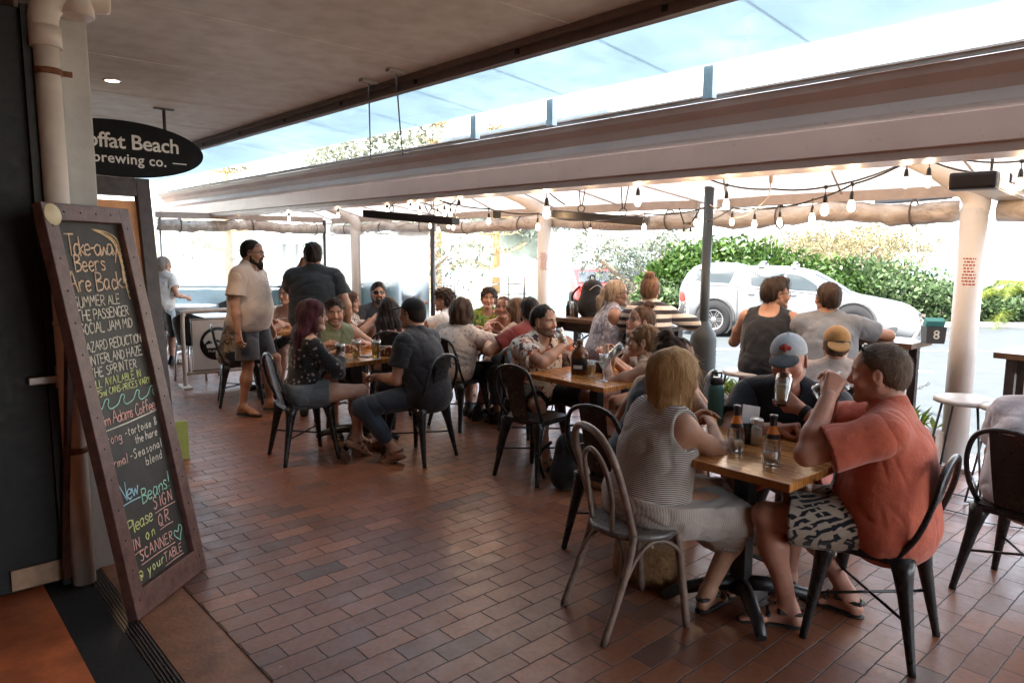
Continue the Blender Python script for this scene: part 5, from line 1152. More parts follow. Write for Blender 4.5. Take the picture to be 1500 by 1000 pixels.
P['darkbun']=person('woman with a dark bun and black tank top leaning behind the blonde woman',.62,3.86,-40,.45,s=1.0,female=True,build=1.14,lean=22,side=10,head=(-48,6,-4),
  lh=(-.20,.36,.72),lel=(-.6,-.3,-1),rh=(.1,.48,.80),rel=(.6,.2,-.8),skin='tan',hair='bun',haircol=(.032,.016,.011),hairtip=(.09,.04,.022),top=dict(mat=K('black_tank',(.012,.013,.016)),sleeve=0,neck=2,t=.01,hem=.1),bottom=dict(mat=navy,len=.7),shoes=('sandal',leather),res=.0075,hres=.0042)
P['capback']=person('man in a tan cap worn backwards seen from behind beyond the nearest table',2.06,4.52,-18,.45,s=1.0,lean=12,head=(0,2,0),lh=(-.2,.4,.82),rh=(.2,.42,.84),skin='tan',hair='short',haircol=(.06,.035,.02),
  cap=((.33,.165,.05),-1,(.33,.17,.055)),top=dict(mat=K('pale_mushroom_cotton',(.42,.34,.31)),sleeve=.6,t=.016,hem=.1),bottom=dict(mat=navy,len=.8),shoes=('shoe',leather),res=.0085,hres=.0048)
P['edge']=person('person in a pale lavender shirt cut off by the right edge on a black chair',2.53,3.32,-62,.45,s=1.03,build=1.1,lean=6,rh=(.2,.38,.75),lh=(-.18,.36,.72),skin='tan',hair='short',haircol=(.05,.03,.02),
  top=dict(mat=K('pale_lavender_cotton',(.55,.52,.56)),sleeve=.65,t=.018,loose=.03,hem=.16),bottom=dict(mat=K('khaki_shorts',(.33,.24,.16)),len=.8),shoes=('sandal',leather),res=.008,hres=.006)
# middle table ------------------------------------------------
P['tan']=person('woman in a tan top drinking with an elbow on the middle table',1.10,4.93,62,.45,s=.98,female=True,lean=24,head=(16,6,0),
  lh=(-.03,.47,1.06),lel=(-.5,.5,-.8),lgrip='hold',lpalm=(.8,-.5,0),rh=(.12,.46,.98),rel=(.6,.2,-.8),rgrip='cup',rpalm=(-.6,-.6,.2),skin='tan',hair='lowbun',haircol=(.12,.055,.022),hairtip=(.36,.2,.085),
  top=dict(mat=K('tan_linen',(.5,.35,.22)),sleeve=0,neck=2,t=.01,loose=.01,hem=.1),bottom=dict(mat=blackcloth,len=.6),shoes=('sandal',leather),res=.008,hres=.0045)
P['floral']=person('bearded man in a floral shirt drinking beer behind the growler bottle',.17,5.72,-142,.45,s=1.05,build=1.06,lean=6,head=(12,-2,0),
  rh=(-.04,.30,1.075),rel=(.9,.3,-.5),rgrip='hold',rpalm=(-.6,-.75,0),lh=(-.26,.36,.74),lel=(-.8,-.1,-.6),rf=(.22,.42,.085),lf=(-.2,.5,.085),rknee=(.5,.6,1),lknee=(-.4,.6,1),skin='tan',hair='short',haircol=(.018,.012,.009),stub=.62,
  top=dict(mat=K('floral_rayon',(.62,.52,.42),kind='blot',col2=(.42,.10,.04),col3=(.05,.03,.03),sc=13),sleeve=.7,neck=1,collar=1,t=.017,loose=.03,hem=.1,flare=1.4),bottom=dict(mat=blackcloth,len=.85,flare=.025),shoes=('sandal',leather),res=.0078,hres=.0042)
P['bunhid']=person('woman with a messy top bun hidden behind the drinking woman in the tan top',1.07,5.72,100,.45,s=.98,female=True,lean=16,head=(5,8,0),rh=(.1,.42,.82),lh=(-.1,.42,.82),skin='fair',hair='bun',haircol=(.07,.035,.02),hairtip=(.2,.1,.05),top=dict(mat=K('cream_tee',(.6,.52,.44)),sleeve=.5),bottom=dict(mat=navy,len=.7),res=.010,hres=.005)
# table with the number 17 ----------------------------------------
P['burg']=person('woman with long burgundy hair in a sheer black top and denim shorts',-1.60,5.56,-62,.46,s=1.0,female=True,lean=4,head=(-20,0,0),
  rh=(.03,.30,.98),rel=(.6,.3,-.8),rgrip='cup',rpalm=(-.7,-.3,.2),lh=(-.13,.34,.82),lel=(-.6,.1,-.8),lf=(-.02,.44,.085),rf=(.16,.36,.14),ftilt=(30,0),rknee=(.25,.7,1),skin='fair',hair='long',haircol=(.028,.007,.010),hairtip=(.2,.03,.05),
  top=dict(mat=K('sheer_black_lace',(.012,.011,.013),kind='dots',col2=(.26,.2,.18),sc=24),sleeve=1.55,neck=4,t=.012,hem=-.08,cuff=.012,name='lace_top'),bottom=dict(mat=K('faded_denim',(.12,.145,.16)),len=.42,flare=.015,name='denim_shorts'),shoes=('sandal',brownleather),res=.0075,hres=.0042)
P['olive']=person('man in an olive tank top with sunglasses on his head facing the camera',-1.60,6.62,-150,.45,s=1.04,lean=8,head=(-12,0,0),rh=(.2,.36,.80),lh=(-.2,.36,.80),rel=(.8,-.1,-.6),lel=(-.8,-.1,-.6),skin='tan',hair='tuft',haircol=(.028,.016,.01),stub=.5,specs='head',
  top=dict(mat=K('olive_cotton',(.17,.19,.11)),sleeve=0,neck=0,t=.013,hem=.1),bottom=dict(mat=navy,len=.8),shoes=('shoe',leather),res=.008,hres=.0042)
P['cap17']=person('tattooed man in a black cap, black t-shirt and jeans seen from behind at table 17',-.78,5.56,58,.45,s=1.05,build=1.08,lean=10,head=(-2,2,0),twist=8,
  lh=(-.16,.36,.64),lel=(-.35,-1,-.4),lgrip='relax',lpalm=(.2,.1,-1),rh=(.14,.42,.80),rel=(.7,0,-.7),lf=(-.24,.13,.10),rf=(-.02,.40,.09),lknee=(-.5,.7,1),ftilt=(0,20),ltoe=-20,skin='tan',hair='crop',haircol=(.02,.013,.01),
  cap=((.010,.010,.011),1,(.010,.010,.011)),specs='glasses',top=dict(mat=K('washed_black_tee',(.018,.018,.022)),sleeve=.62,t=.017,loose=.02,hem=.14,flare=1.3),bottom=dict(mat=denim,len=1.8,flare=.004,t=.014,name='jeans'),shoes=('sandal',brownleather),res=.0075,hres=.0042)
# behind ------------------------------------------------
P['dotted']=person('shaggy brown-haired person in a cream dotted shirt seen from behind',-.46,6.66,-34,.45,s=1.05,build=1.1,lean=13,side=5,head=(8,4,0),rh=(.26,.50,.80),rel=(.8,0,-.4),lh=(-.12,.42,.82),rf=(.1,.3,.085),lf=(-.1,.42,.085),skin='tan',hair='shag',haircol=(.05,.024,.013),hairtip=(.13,.065,.035),
  top=dict(mat=K('cream_dotted_shirt',(.56,.45,.37),kind='dots',col2=(.34,.19,.13),sc=26),sleeve=.7,neck=0,t=.018,loose=.03,hem=.14,flare=1.5),bottom=dict(mat=blackcloth,len=1.3),shoes=('shoe',leather),res=.008,hres=.0046)
P['maroon']=person('dark-bearded man in a maroon t-shirt turned away behind the floral-shirt man',.17,6.42,38,.45,s=1.03,lean=10,head=(-20,2,0),lh=(-.25,.40,.80),lel=(-.9,-.2,-.5),rh=(.12,.42,.8),skin='tan',hair='short',haircol=(.018,.012,.01),beard=.4,top=dict(mat=K('maroon_cotton',(.2,.035,.03)),sleeve=.6,t=.016,hem=.1),bottom=dict(mat=denim,len=1.7),shoes=('shoe',leather),res=.009,hres=.0046)
P['wavy']=person('woman with wavy brown hair and a beige top seen from behind at the bowl table',.05,7.28,52,.45,s=.98,female=True,lean=10,head=(20,0,0),rh=(.1,.4,.82),lh=(-.1,.42,.82),skin='fair',hair='wavy',haircol=(.1,.05,.025),hairtip=(.26,.15,.085),top=dict(mat=K('beige_knit',(.46,.36,.27)),sleeve=.6,hem=.1),bottom=dict(mat=navy,len=.8),res=.010,hres=.005)
P['tank']=person('woman in a black strappy top facing the camera across the bowl table',-.10,7.75,172,.45,s=.98,female=True,lean=10,head=(-4,6,0),rh=(.15,.4,.8),lh=(-.15,.4,.8),skin='tan',hair='pony',haircol=(.05,.025,.015),top=dict(mat=K('black_camisole',(.012,.012,.014)),sleeve=0,neck=3,t=.008,hem=.1),bottom=dict(mat=navy,len=.6),res=.010,hres=.0048)
P['green']=person('laughing curly-haired woman in a green print top with raised hands',-.28,8.55,176,.45,s=1.0,female=True,lean=6,head=(4,6,-4),rh=(.25,.28,1.10),lh=(-.17,.30,1.06),rel=(.7,.2,-.7),lel=(-.7,.2,-.7),rgrip='cup',lgrip='cup',rpalm=(-.4,.8,.1),lpalm=(.4,.8,.1),mouth=1,skin='tan',hair='curly',haircol=(.03,.018,.013),top=dict(mat=K('green_print',(.11,.2,.035),kind='blot',col2=(.03,.07,.02),col3=(.3,.2,.04),sc=16),sleeve=.5,neck=1,hem=.1),bottom=dict(mat=navy,len=.7),res=.010,hres=.005)
P['curly']=person('curly-haired man in a white t-shirt facing left with a hand to his face',-.78,8.05,78,.45,s=1.02,lean=6,head=(5,0,0),lh=(-.06,.34,1.14),lel=(-.6,.4,-.7),lgrip='cup',lpalm=(.8,-.4,0),rh=(.1,.42,.8),skin='tan',hair='curly',haircol=(.035,.02,.012),stub=.35,top=dict(mat=K('white_tee',(.68,.66,.64)),sleeve=.6,neck=1,hem=.1),bottom=dict(mat=navy,len=.8),res=.010,hres=.005)
P['salmon']=person('woman with long dark hair and a salmon top seen from behind',-1.24,7.22,8,.45,s=.98,female=True,lean=9,head=(8,2,0),rh=(.2,.4,.8),lh=(-.2,.4,.8),skin='tan',hair='long',haircol=(.02,.012,.009),top=dict(mat=K('salmon_top',(.52,.25,.19)),sleeve=0,neck=2,t=.01,hem=.1),bottom=dict(mat=navy,len=.6),res=.010,hres=.005)
P['sunglass']=person('man in sunglasses and a dark t-shirt smiling to the right at the back',-1.62,8.55,-158,.45,s=1.05,lean=2,head=(-5,10,0),rh=(.22,.34,.8),lh=(-.2,.36,.8),skin='olive',hair='tuft',haircol=(.014,.01,.009),beard=.25,specs='sun',top=dict(mat=K('charcoal_tee',(.035,.037,.042)),sleeve=.6,hem=.1),bottom=dict(mat=navy,len=.8),res=.010,hres=.005)
P['brown']=person('woman with long brown hair looking right behind the man in olive',-1.93,8.2,-100,.45,s=.98,female=True,lean=6,head=(5,0,0),rh=(.1,.4,.86),lh=(-.15,.4,.82),skin='fair',hair='long',haircol=(.06,.026,.016),hairtip=(.16,.07,.04),top=dict(mat=K('white_print_top',(.55,.5,.46),kind='blot',col2=(.12,.07,.06),sc=17),sleeve=.5,hem=.1),bottom=dict(mat=navy,len=.6),res=.010,hres=.005)
P['camo']=person('seated person in a mottled brown shirt half hidden by the standing bearded man',-2.98,7.58,-62,.45,s=1.0,lean=10,head=(-30,4,0),rh=(.2,.4,.8),lh=(-.2,.4,.8),skin='tan',hair='short',haircol=(.05,.03,.02),top=dict(mat=K('mottled_brown_shirt',(.36,.29,.24),kind='blot',col2=(.13,.09,.07),sc=15),sleeve=.6,hem=.1),bottom=dict(mat=navy,len=.8),shoes=('shoe',leather),res=.010,hres=.006)
P['bare']=person('bare-shouldered woman mostly hidden behind the burgundy-haired woman',-2.62,8.55,160,.45,s=.96,female=True,lean=8,rh=(.15,.4,.8),lh=(-.15,.4,.8),skin='fair',hair='bun',haircol=(.09,.05,.03),top=dict(mat=K('peach_camisole',(.55,.38,.3)),sleeve=0,neck=3,t=.008,hem=.1),bottom=dict(mat=navy,len=.6),res=.012,hres=.006)
# standing ------------------------------------------------
P['beard']=person('standing bearded man with glasses in a beige short-sleeved shirt, grey shorts',-2.60,7.05,-96,None,s=1.02,build=1.18,belly=.55,lean=-1,head=(8,-4,0),rh=(.29,.02,.83),lh=(-.29,.08,.83),rf=(.11,-.06,.085),lf=(-.12,.12,.085),rtoe=8,skin='tan',hair='crop',haircol=(.022,.014,.01),beard=1.0,specs='glasses',
  top=dict(mat=K('beige_linen_shirt',(.52,.40,.33),.1),sleeve=.72,neck=1,collar=1,t=.018,loose=.035,hem=.1,flare=1.8),bottom=dict(mat=K('grey_shorts',(.085,.085,.095)),len=.88,flare=.03,t=.022),shoes=('thong',leather),res=.0078,hres=.0042)
P['blacktee']=person('standing man in a black t-shirt seen from behind with a hand at his mouth',-1.98,7.0,14,None,s=1.04,build=1.16,lean=1,head=(10,0,0),lh=(-.13,.23,1.47),lel=(-.45,.0,-1),lgrip='cup',lpalm=(.8,-.5,0),rh=(.31,.05,.86),rf=(.13,0,.085),lf=(-.13,.02,.085),skin='tan',hair='short',haircol=(.022,.014,.01),specs='head',
  top=dict(mat=K('faded_black_tee',(.026,.030,.034)),sleeve=.66,t=.018,loose=.02,hem=.1,flare=1.4),bottom=dict(mat=charcoal,len=.85),shoes=('shoe',leather),res=.0085,hres=.0046)
P['white']=person('grey-haired woman in a white top standing far left beyond the barrier',-4.93,10.0,-14,None,s=.92,female=True,lean=6,head=(-10,6,0),rh=(.26,.2,.95),lh=(-.26,.1,.9),skin='fair',hair='short',haircol=(.28,.25,.23),hairtip=(.5,.47,.44),top=dict(mat=K('white_blouse',(.72,.72,.72)),sleeve=.55,t=.02,loose=.02,hem=.1),bottom=dict(mat=K('pale_blue_shorts',(.35,.42,.48)),len=.9,flare=.02),shoes=('shoe',leather),res=.012,hres=.006)
# bar ------------------------------------------------
def bx(u,v): p=uv(u,v); return p.x,p.y
P['singlet']=person('man in a black singlet on a bar stool looking right',*bx(2.86,5.08),-28,.70,s=1.02,build=1.0,lean=14,head=(-58,0,0),twist=-6,rh=(.14,.42,1.06),lh=(-.18,.42,1.06),rel=(.9,-.1,-.3),rf=(.12,.3,.42),lf=(-.12,.3,.42),skin='tan',hair='tuft',haircol=(.025,.015,.01),specs='glasses',stub=.3,
  top=dict(mat=K('black_singlet',(.014,.014,.017)),sleeve=0,neck=2,t=.014,loose=.012,hem=.12),bottom=dict(mat=navy,len=.8),shoes=('shoe',leather),res=.0085,hres=.0046)
P['greytee']=person('man in a grey t-shirt with short dark hair sitting near the number 8 bucket',*bx(2.40,5.17),-22,.69,s=1.02,build=1.0,lean=16,head=(22,4,0),rh=(.30,.46,1.04),rel=(.9,-.2,-.2),lh=(-.12,.46,1.06),rf=(.12,.3,.42),lf=(-.12,.3,.42),skin='tan',hair='short',haircol=(.045,.026,.018),specs='glasses',
  top=dict(mat=K('mid_grey_tee',(.17,.18,.2)),sleeve=.6,t=.017,loose=.02,hem=.12),bottom=dict(mat=navy,len=.8),shoes=('shoe',leather),res=.0085,hres=.0046)
P['grey']=person('grey-haired woman with a ponytail and glasses in a sleeveless grey top on a stool',*bx(4.2,5.0),-84,.68,s=.98,female=True,build=1.06,lean=8,head=(0,2,0),rh=(.06,.42,1.06),rel=(.7,-.4,-.6),lh=(-.1,.44,1.1),rf=(.1,.3,.42),lf=(-.1,.3,.42),skin='tan',hair='pony',haircol=(.3,.22,.15),hairtip=(.45,.36,.27),specs='glasses',
  top=dict(mat=K('grey_print_top',(.28,.26,.29),kind='blot',col2=(.5,.46,.48),sc=26),sleeve=0,neck=0,t=.013,loose=.01,hem=.12),bottom=dict(mat=blackcloth,len=.8),shoes=('shoe',leather),res=.009,hres=.0046)
P['striped']=person('woman with a top bun in a black and cream striped top seen from behind',*bx(3.76,5.0),-8,.68,s=.98,female=True,lean=10,head=(-6,2,0),rh=(.26,.40,1.04),rel=(.9,-.2,-.3),lh=(-.2,.42,1.06),rf=(.1,.3,.42),lf=(-.1,.3,.42),skin='fair',hair='bun',haircol=(.11,.055,.03),hairtip=(.28,.15,.08),
  top=dict(mat=K('bold_striped_knit',(.62,.55,.47),kind='stripe',col2=(.03,.025,.028),sc=4.6),sleeve=1.2,neck=0,t=.018,loose=.015,hem=.1),bottom=dict(mat=navy,len=.8),res=.009,hres=.0046)
# accessories ------------------------------------------------
def cuff(p,sd,mat,label='watch',w_=.011,r=.033):
    J=p['Jl']; e,wv=J['e',sd],J['w',sd]; d=nrm(wv-e); c=wv-d*.035; mb=MB(); q=Vector(tuple(d)); M_=Matrix.Translation(tuple(c))@q.to_track_quat('Z','Y').to_matrix().to_4x4()
    mb.lathe([(r-.001,-w_),(r+.004,-w_),(r+.004,w_),(r-.001,w_)],18,M_); mb.build(label,mat,p['root'])
cuff(P['orange'],1,m_rubber); cuff(P['polo'],-1,m_rubber,'watch',.016); cuff(P['burg'],1,M('white_bangle',(.6,.57,.52),.4),'bangle',.006,.029); cuff(P['grey'],1,m_rubber,'watch',.008,.029)
def patch_text(p,s_,size,off,mat,name='lettering',bold=0):
    """flat lettering standing just proud of the shirt front"""
    x,f,up=off; c=p['chest']+p['xs']*x+p['fw']*f+p['up']*up; X,Y,Z=[Vector(tuple(v)) for v in (-p['xs'],p['up'],p['fw'])]
    mt=Matrix((( X.x,Y.x,Z.x,c[0]),(X.y,Y.y,Z.y,c[1]),(X.z,Y.z,Z.z,c[2]),(0,0,0,1))); text(s_,size,mat,mt,p['root'],name,extrude=.012,bold=bold)
wht=M('white_print',(.72,.7,.66),.7); redp=M('red_badge',(.45,.05,.05),.7)
# growler, glasses, bottles ------------------------------------------------
g_clear=None
def thin_glass():
    m,nt,b=newmat('drinking_glass'); nt.nodes.remove(b); out=nt.nodes['Material Output']; t=nd(nt,'ShaderNodeBsdfTransparent'); t.inputs[0].default_value=(.88,.91,.91,1); g=nd(nt,'ShaderNodeBsdfGlossy'); g.inputs['Roughness'].default_value=.04
    lw=nd(nt,'ShaderNodeLayerWeight',i0=.35); n=noise(nt,30,2,objco(nt)); mr=nd(nt,'ShaderNodeMath',operation='MULTIPLY_ADD',i1=.7,i2=.16); lk(nt,lw.outputs['Facing'],mr.inputs[0]); x=nd(nt,'ShaderNodeMixShader'); lk(nt,mr.outputs[0],x.inputs[0]); lk(nt,t.outputs[0],x.inputs[1]); lk(nt,g.outputs[0],x.inputs[2]); lk(nt,x.outputs[0],out.inputs[0]); return m
m_glass=thin_glass()
def beermat(name,c):
    m,nt,b=newmat(name); n=noise(nt,25,3,objco(nt)); lk(nt,ramp(nt,n.outputs[0],[(.3,tuple(x*.85 for x in c)),(.7,c)]).outputs[0],b.inputs['Base Color']); b.inputs['Transmission Weight'].default_value=.75; b.inputs['IOR'].default_value=1.33; b.inputs['Roughness'].default_value=.12; return m
m_beer=beermat('golden_beer',(.95,.6,.14)); m_amber=beermat('amber_beer',(.8,.3,.06)); m_pale=beermat('hazy_pale_beer',(.95,.72,.3)); m_foam=M('beer_foam',(.8,.74,.62),.8)
m_water=beermat('clear_drink',(.95,.97,.97))
def glass(label,p,h=.15,r=.037,fill=.7,liq=None,axis=None,foam=True,cat='glass',grp='beer glasses'):
    """pint glass standing at p, or tilted with its axis along `axis`"""
    t=empty('beer_glass' if liq not in (None,m_water) else 'drinking_glass',p,0,label,cat,grp)
    if axis is not None: t.rotation_mode='QUATERNION'; t.rotation_quaternion=Vector(axis).to_track_quat('Z','Y')
    d=MB(); d.lathe([(0,.0),(r*.72,0),(r*.78,.006),(r*.94,h*.55),(r,h*.8),(r*1.02,h),(r*.97,h),(r*.9,h*.6),(r*.74,.012),(0,.012)],28); d.build('tumbler',m_glass,t)
    if liq is not None:
        zt=.013+(h-.013)*fill; d=MB(); rr=lambda z: r*(.72+.2*min(1,z/(h*.6)))
        d.lathe([(0,.013),(rr(.013),.013),(rr(zt*.5),zt*.5),(rr(zt),zt),(0,zt)],24); d.build('beer' if liq is not m_water else 'water',liq,t)
        if foam: d=MB(); d.lathe([(0,zt+.0005),(rr(zt)*.99,zt+.0005),(rr(zt)*1.0,zt+.011),(0,zt+.013)],24); d.build('foam',m_foam,t)
    return t
def held(p,sd,label,liq,fill=.5,h=.145,r=.036,up=None,shift=.0,grp='beer glasses',foam=True):
    hd=p['hand'][sd]; ax=Vector(up) if up is not None else -hd['t']*(-1); ax=ax.normalized(); base=hd['c']-ax*(h*.5+shift); return glass(label,base,h,r,fill,liq,ax,foam,'glass',grp)
def towards_mouth(p,sd,tilt):
    R3=p['Mw'].to_3x3(); m=p['Mw']@p['H'](0,.105,-.068); hd=p['hand'][sd]; d=(m-hd['c']); d.z=0; d=d.normalized() if d.length>1e-4 else Vector((0,0,1)); return d*math.sin(R_(tilt))+Vector((0,0,math.cos(R_(tilt))))
def at_mouth(p,tilt,h,r,label,liq,fill,foam=True,fwd=.0,grp='beer glasses'):
    """glass whose rim meets the lips, tilted back towards the face"""
    R3=p['Mw'].to_3x3()@Matrix([list(r_) for r_ in p['HR']]); m=p['Mw']@p['H'](0,.108+fwd,-.066)
    ax=R3@Vector((0,-math.sin(R_(tilt)),math.cos(R_(tilt)))); side=R3@Vector((0,math.cos(R_(tilt)),math.sin(R_(tilt)))); base=m+side*r*.9-ax*h
    return glass(label,base,h,r,fill,liq,ax,foam,'glass',grp)
at_mouth(P['orange'],62,.135,.042,'nearly empty clear glass the man in orange is drinking from',m_water,.2,False)
at_mouth(P['polo'],48,.15,.040,'beer glass the man in the grey cap is drinking from',m_pale,.5)
at_mouth(P['floral'],30,.15,.038,'beer glass the man in the floral shirt is drinking from',m_beer,.5)
at_mouth(P['tan'],40,.14,.036,'glass the woman in the tan top is drinking from',m_water,.3,False)
def lathe_obj(name,label,cat,p,prof,mat,grp=None,rz=0,n=28):
    t=MB().lathe(prof,n).build(name,mat); t.location=p; t.rotation_euler=(0,0,rz); return tag(t,label,cat,grp)
TZ=.7505
# table 17
glass('dark amber beer nearest the burgundy-haired woman on table 17',at(499,530,TZ),.15,.037,.82,m_amber); glass('golden beer in the middle of table 17',at(522,524,TZ),.15,.037,.8,m_beer); glass('golden beer beside the number 17 block',at(551,526,TZ),.16,.038,.8,m_beer)
def number_block(label,p,s_,rz,w_=.1,h=.085):
    t=empty('table_number',p,rz,label,'table number'); d=MB(); d.box((0,0,h/2),(w_,.05,h),bev=.003); d.build('block',M('dark_number_block',(.05,.03,.025),.5),t); text(s_,h*.72,M('white_numeral',(.75,.72,.66),.6),Matrix.Translation((0,-.0265,h*.5))@Rx,t,bold=.001)
number_block('dark table number block reading 17',at(566,521,TZ),'17',R_(4))
t=MB().box((0,0,.004),(.08,.15,.008),bev=.003).build('phone',m_black); t.location=at(532,522,TZ); t.rotation_euler=(0,0,R_(70)); tag(t,'black phone lying on table 17 by the beers','phone')
# middle table
t=empty('growler',at(849,547,TZ),R_(10),'brown glass growler bottle with a black label on the middle table','growler'); mgr,nt,b=newmat('amber_bottle_glass'); b.inputs['Base Color'].default_value=(.14,.045,.012,1); b.inputs['Roughness'].default_value=.12; b.inputs['Transmission Weight'].default_value=.35; n=noise(nt,12,3,objco(nt)); bump(nt,b,n.outputs[0],.05,.003)
d=MB(); d.lathe([(0,0),(.058,0),(.064,.008),(.065,.13),(.058,.165),(.03,.195),(.022,.205),(.02,.235),(.024,.24),(.024,.248),(0,.248)],30); d.build('bottle',mgr,t)
d=MB(); d.tube(smooth_path([(-.02,0,.228),(-.045,0,.228),(-.05,0,.205),(-.032,0,.19)],4),.006,8); d.build('loop_handle',mgr,t)
d=MB(); vs=[]; 
for i in range(15):
    a=R_(-165+150*i/14)
    for z in(.03,.12): vs.append((.0662*math.cos(a),.0662*math.sin(a),z))
d.add(vs,[(2*i,2*i+2,2*i+3,2*i+1) for i in range(14)],True); d.build('label',M('black_paper_label',(.012,.012,.012),.6),t)
d=MB(); vs=[]
for i in range(7):
    a=R_(-150+60*i/6)
    for z in(.045,.07): vs.append((.0668*math.cos(a),.0668*math.sin(a),z))
d.add(vs,[(2*i,2*i+2,2*i+3,2*i+1) for i in range(6)],True); d.build('label_panel',wht,t)
glass('short beer beside the brown growler',at(866,551,TZ),.115,.034,.6,m_beer); glass('tall beer on the right of the middle table',at(894,547,TZ),.19,.036,.9,m_beer)
number_block('black number block between the glasses on the middle table',at(877,545,TZ),'',R_(0),.07,.08)
lathe_obj('wine_glass','stemmed wine glass on the edge of the middle table','wine glass',at(884,558,TZ),[(0,0),(.034,0),(.034,.003),(.006,.008),(.004,.075),(.02,.095),(.036,.13),(.034,.17),(.031,.19),(.029,.19),(.033,.13),(.018,.1),(0,.095)],m_glass)
# nearest table
def soda(label,p):
    t=empty('glass_bottle',p,0,label,'bottle','clear bottles with orange neck labels'); d=MB(); d.lathe([(0,0),(.034,0),(.038,.006),(.039,.03),(.036,.085),(.03,.115),(.017,.145),(.0145,.15),(.0135,.2),(.015,.205),(0,.205)],28); d.build('bottle',m_glass,t)
    d=MB(); d.lathe([(0,.002),(.031,.004),(.035,.03),(.034,.05),(0,.05)],20); d.build('drink',m_water,t)
    d=MB(); d.lathe([(.0325,.112),(.0188,.146),(.0152,.153),(.0146,.197)],24); d.build('neck_label',M('black_foil_label',(.015,.013,.012),.35),t)
    d=MB(); d.lathe([(.0262,.131),(.0186,.1475),(.0158,.154),(.0157,.166)],24); d.build('orange_band',M('orange_label',(.7,.22,.03),.45),t)
    d=MB(); d.lathe([(.0152,.198),(.0165,.199),(.0165,.211),(0,.212)],20); d.build('cap',m_black,t); return t
soda('clear bottle with an orange neck label alone at the middle of the nearest table',at(1130,678,TZ)); soda('clear bottle with an orange neck label beside the black cup on the nearest table',at(1077,660,TZ))
lathe_obj('cup','black branded cup behind the clear bottle on the nearest table','cup',at(1090,647,TZ),[(0,0),(.036,0),(.042,.1),(.039,.1),(.034,.006),(0,.006)],m_black)
t=empty('salt_shaker',at(1107,650,TZ),0,'glass shaker of white salt with a pale lid on the nearest table','shaker'); d=MB(); d.lathe([(0,0),(.028,0),(.03,.005),(.03,.095),(.027,.1),(0,.1)],24); d.build('jar',m_glass,t); d=MB(); d.lathe([(0,.003),(.026,.003),(.026,.075),(0,.078)],20); d.build('salt',M('white_salt',(.8,.78,.74),.9),t); d=MB(); d.lathe([(.031,.1),(.031,.118),(.026,.124),(0,.125)],24); d.build('lid',m_steel,t)
t=MB().box((0,0,.09),(.10,.006,.16),(R_(-10),R_(12),0)).build('menu_card',M('white_card',(.74,.7,.68),.6)); t.location=at(1097,645,TZ); t.rotation_euler=(0,0,R_(20)); tag(t,'white menu card standing in the holder on the nearest table','menu')
t=empty('drink_flask',at(1047,622,TZ),0,'dark teal insulated drink bottle behind the blonde woman','flask'); d=MB(); d.lathe([(0,0),(.038,0),(.041,.006),(.041,.19),(.036,.215),(0,.215)],28); d.build('body',M('teal_powder_coat',(.035,.13,.12),.42,0,.1,9,.1),t); d=MB(); d.lathe([(.031,.215),(.034,.217),(.034,.245),(.028,.252),(0,.252)],24); d.tube([(-.024,0,.25),(-.024,0,.275),(.024,0,.275),(.024,0,.25)],.006,8); d.build('lid',m_black,t)
# bowl table
for i,(px,py,lab) in enumerate(((716,505,'pale blue takeaway box on the bowl table'),(737,512,'white bowl beside the pale blue box'))):
    if i==0: t=MB().box((0,0,.045),(.14,.12,.09),taper=1.15).build('takeaway_box',M('pale_blue_card',(.45,.6,.68),.6)); t.location=at(px,py,TZ); t.rotation_euler=(0,0,.5); tag(t,lab,'box')
    else: lathe_obj('bowl',lab,'bowl',at(px,py,TZ),[(0,0),(.045,0),(.085,.07),(.08,.07),(.042,.008),(0,.008)],M('white_china',(.75,.74,.72),.25))
for px,py,lab in((655,497,'clear tumbler left of the dotted shirt'),(702,499,'clear tumbler by the pale blue box')): glass(lab,at(px,py,TZ),.12,.034,.5,m_water,None,False,'glass','clear tumblers')
# bar bits
BZ=1.0005
t=empty('bucket',at(1366,502,BZ),R_(-10),'black number 8 bucket with teal napkins on the bar','bucket'); d=MB(); d.box((0,0,.06),(.12,.10,.12),taper=1.12); d.build('tub',M('black_tin',(.02,.015,.014),.4),t); d=MB(); d.box((0,0,.145),(.125,.05,.06),(.5,0,0)); d.build('napkins',M('teal_paper',(.08,.3,.3),.8),t); text('8',.09,M('white_numeral',(.75,.72,.66),.6),Matrix.Translation((0,-.0585,.062))@Rx,t,bold=.001)
t=empty('water_bottle',at(1350,497,BZ),0,'clear water bottle beside the number 8 bucket','bottle'); d=MB(); d.lathe([(0,0),(.03,0),(.032,.02),(.03,.06),(.032,.1),(.03,.14),(.012,.17),(.012,.185),(0,.185)],22); d.build('bottle',m_glass,t); d=MB(); d.lathe([(.013,.17),(.014,.19),(0,.191)],14); d.build('cap',wht,t)
lathe_obj('sauce_cup','small white and orange cup at the end of the bar','cup',at(1379,500,BZ),[(0,0),(.025,0),(.03,.07),(.02,.085),(0,.09)],M('orange_white_tub',(.7,.42,.3),.5))
glass('beer standing on the bar between the two men',uv(2.66,5.62,BZ),.15,.037,.8,m_beer)
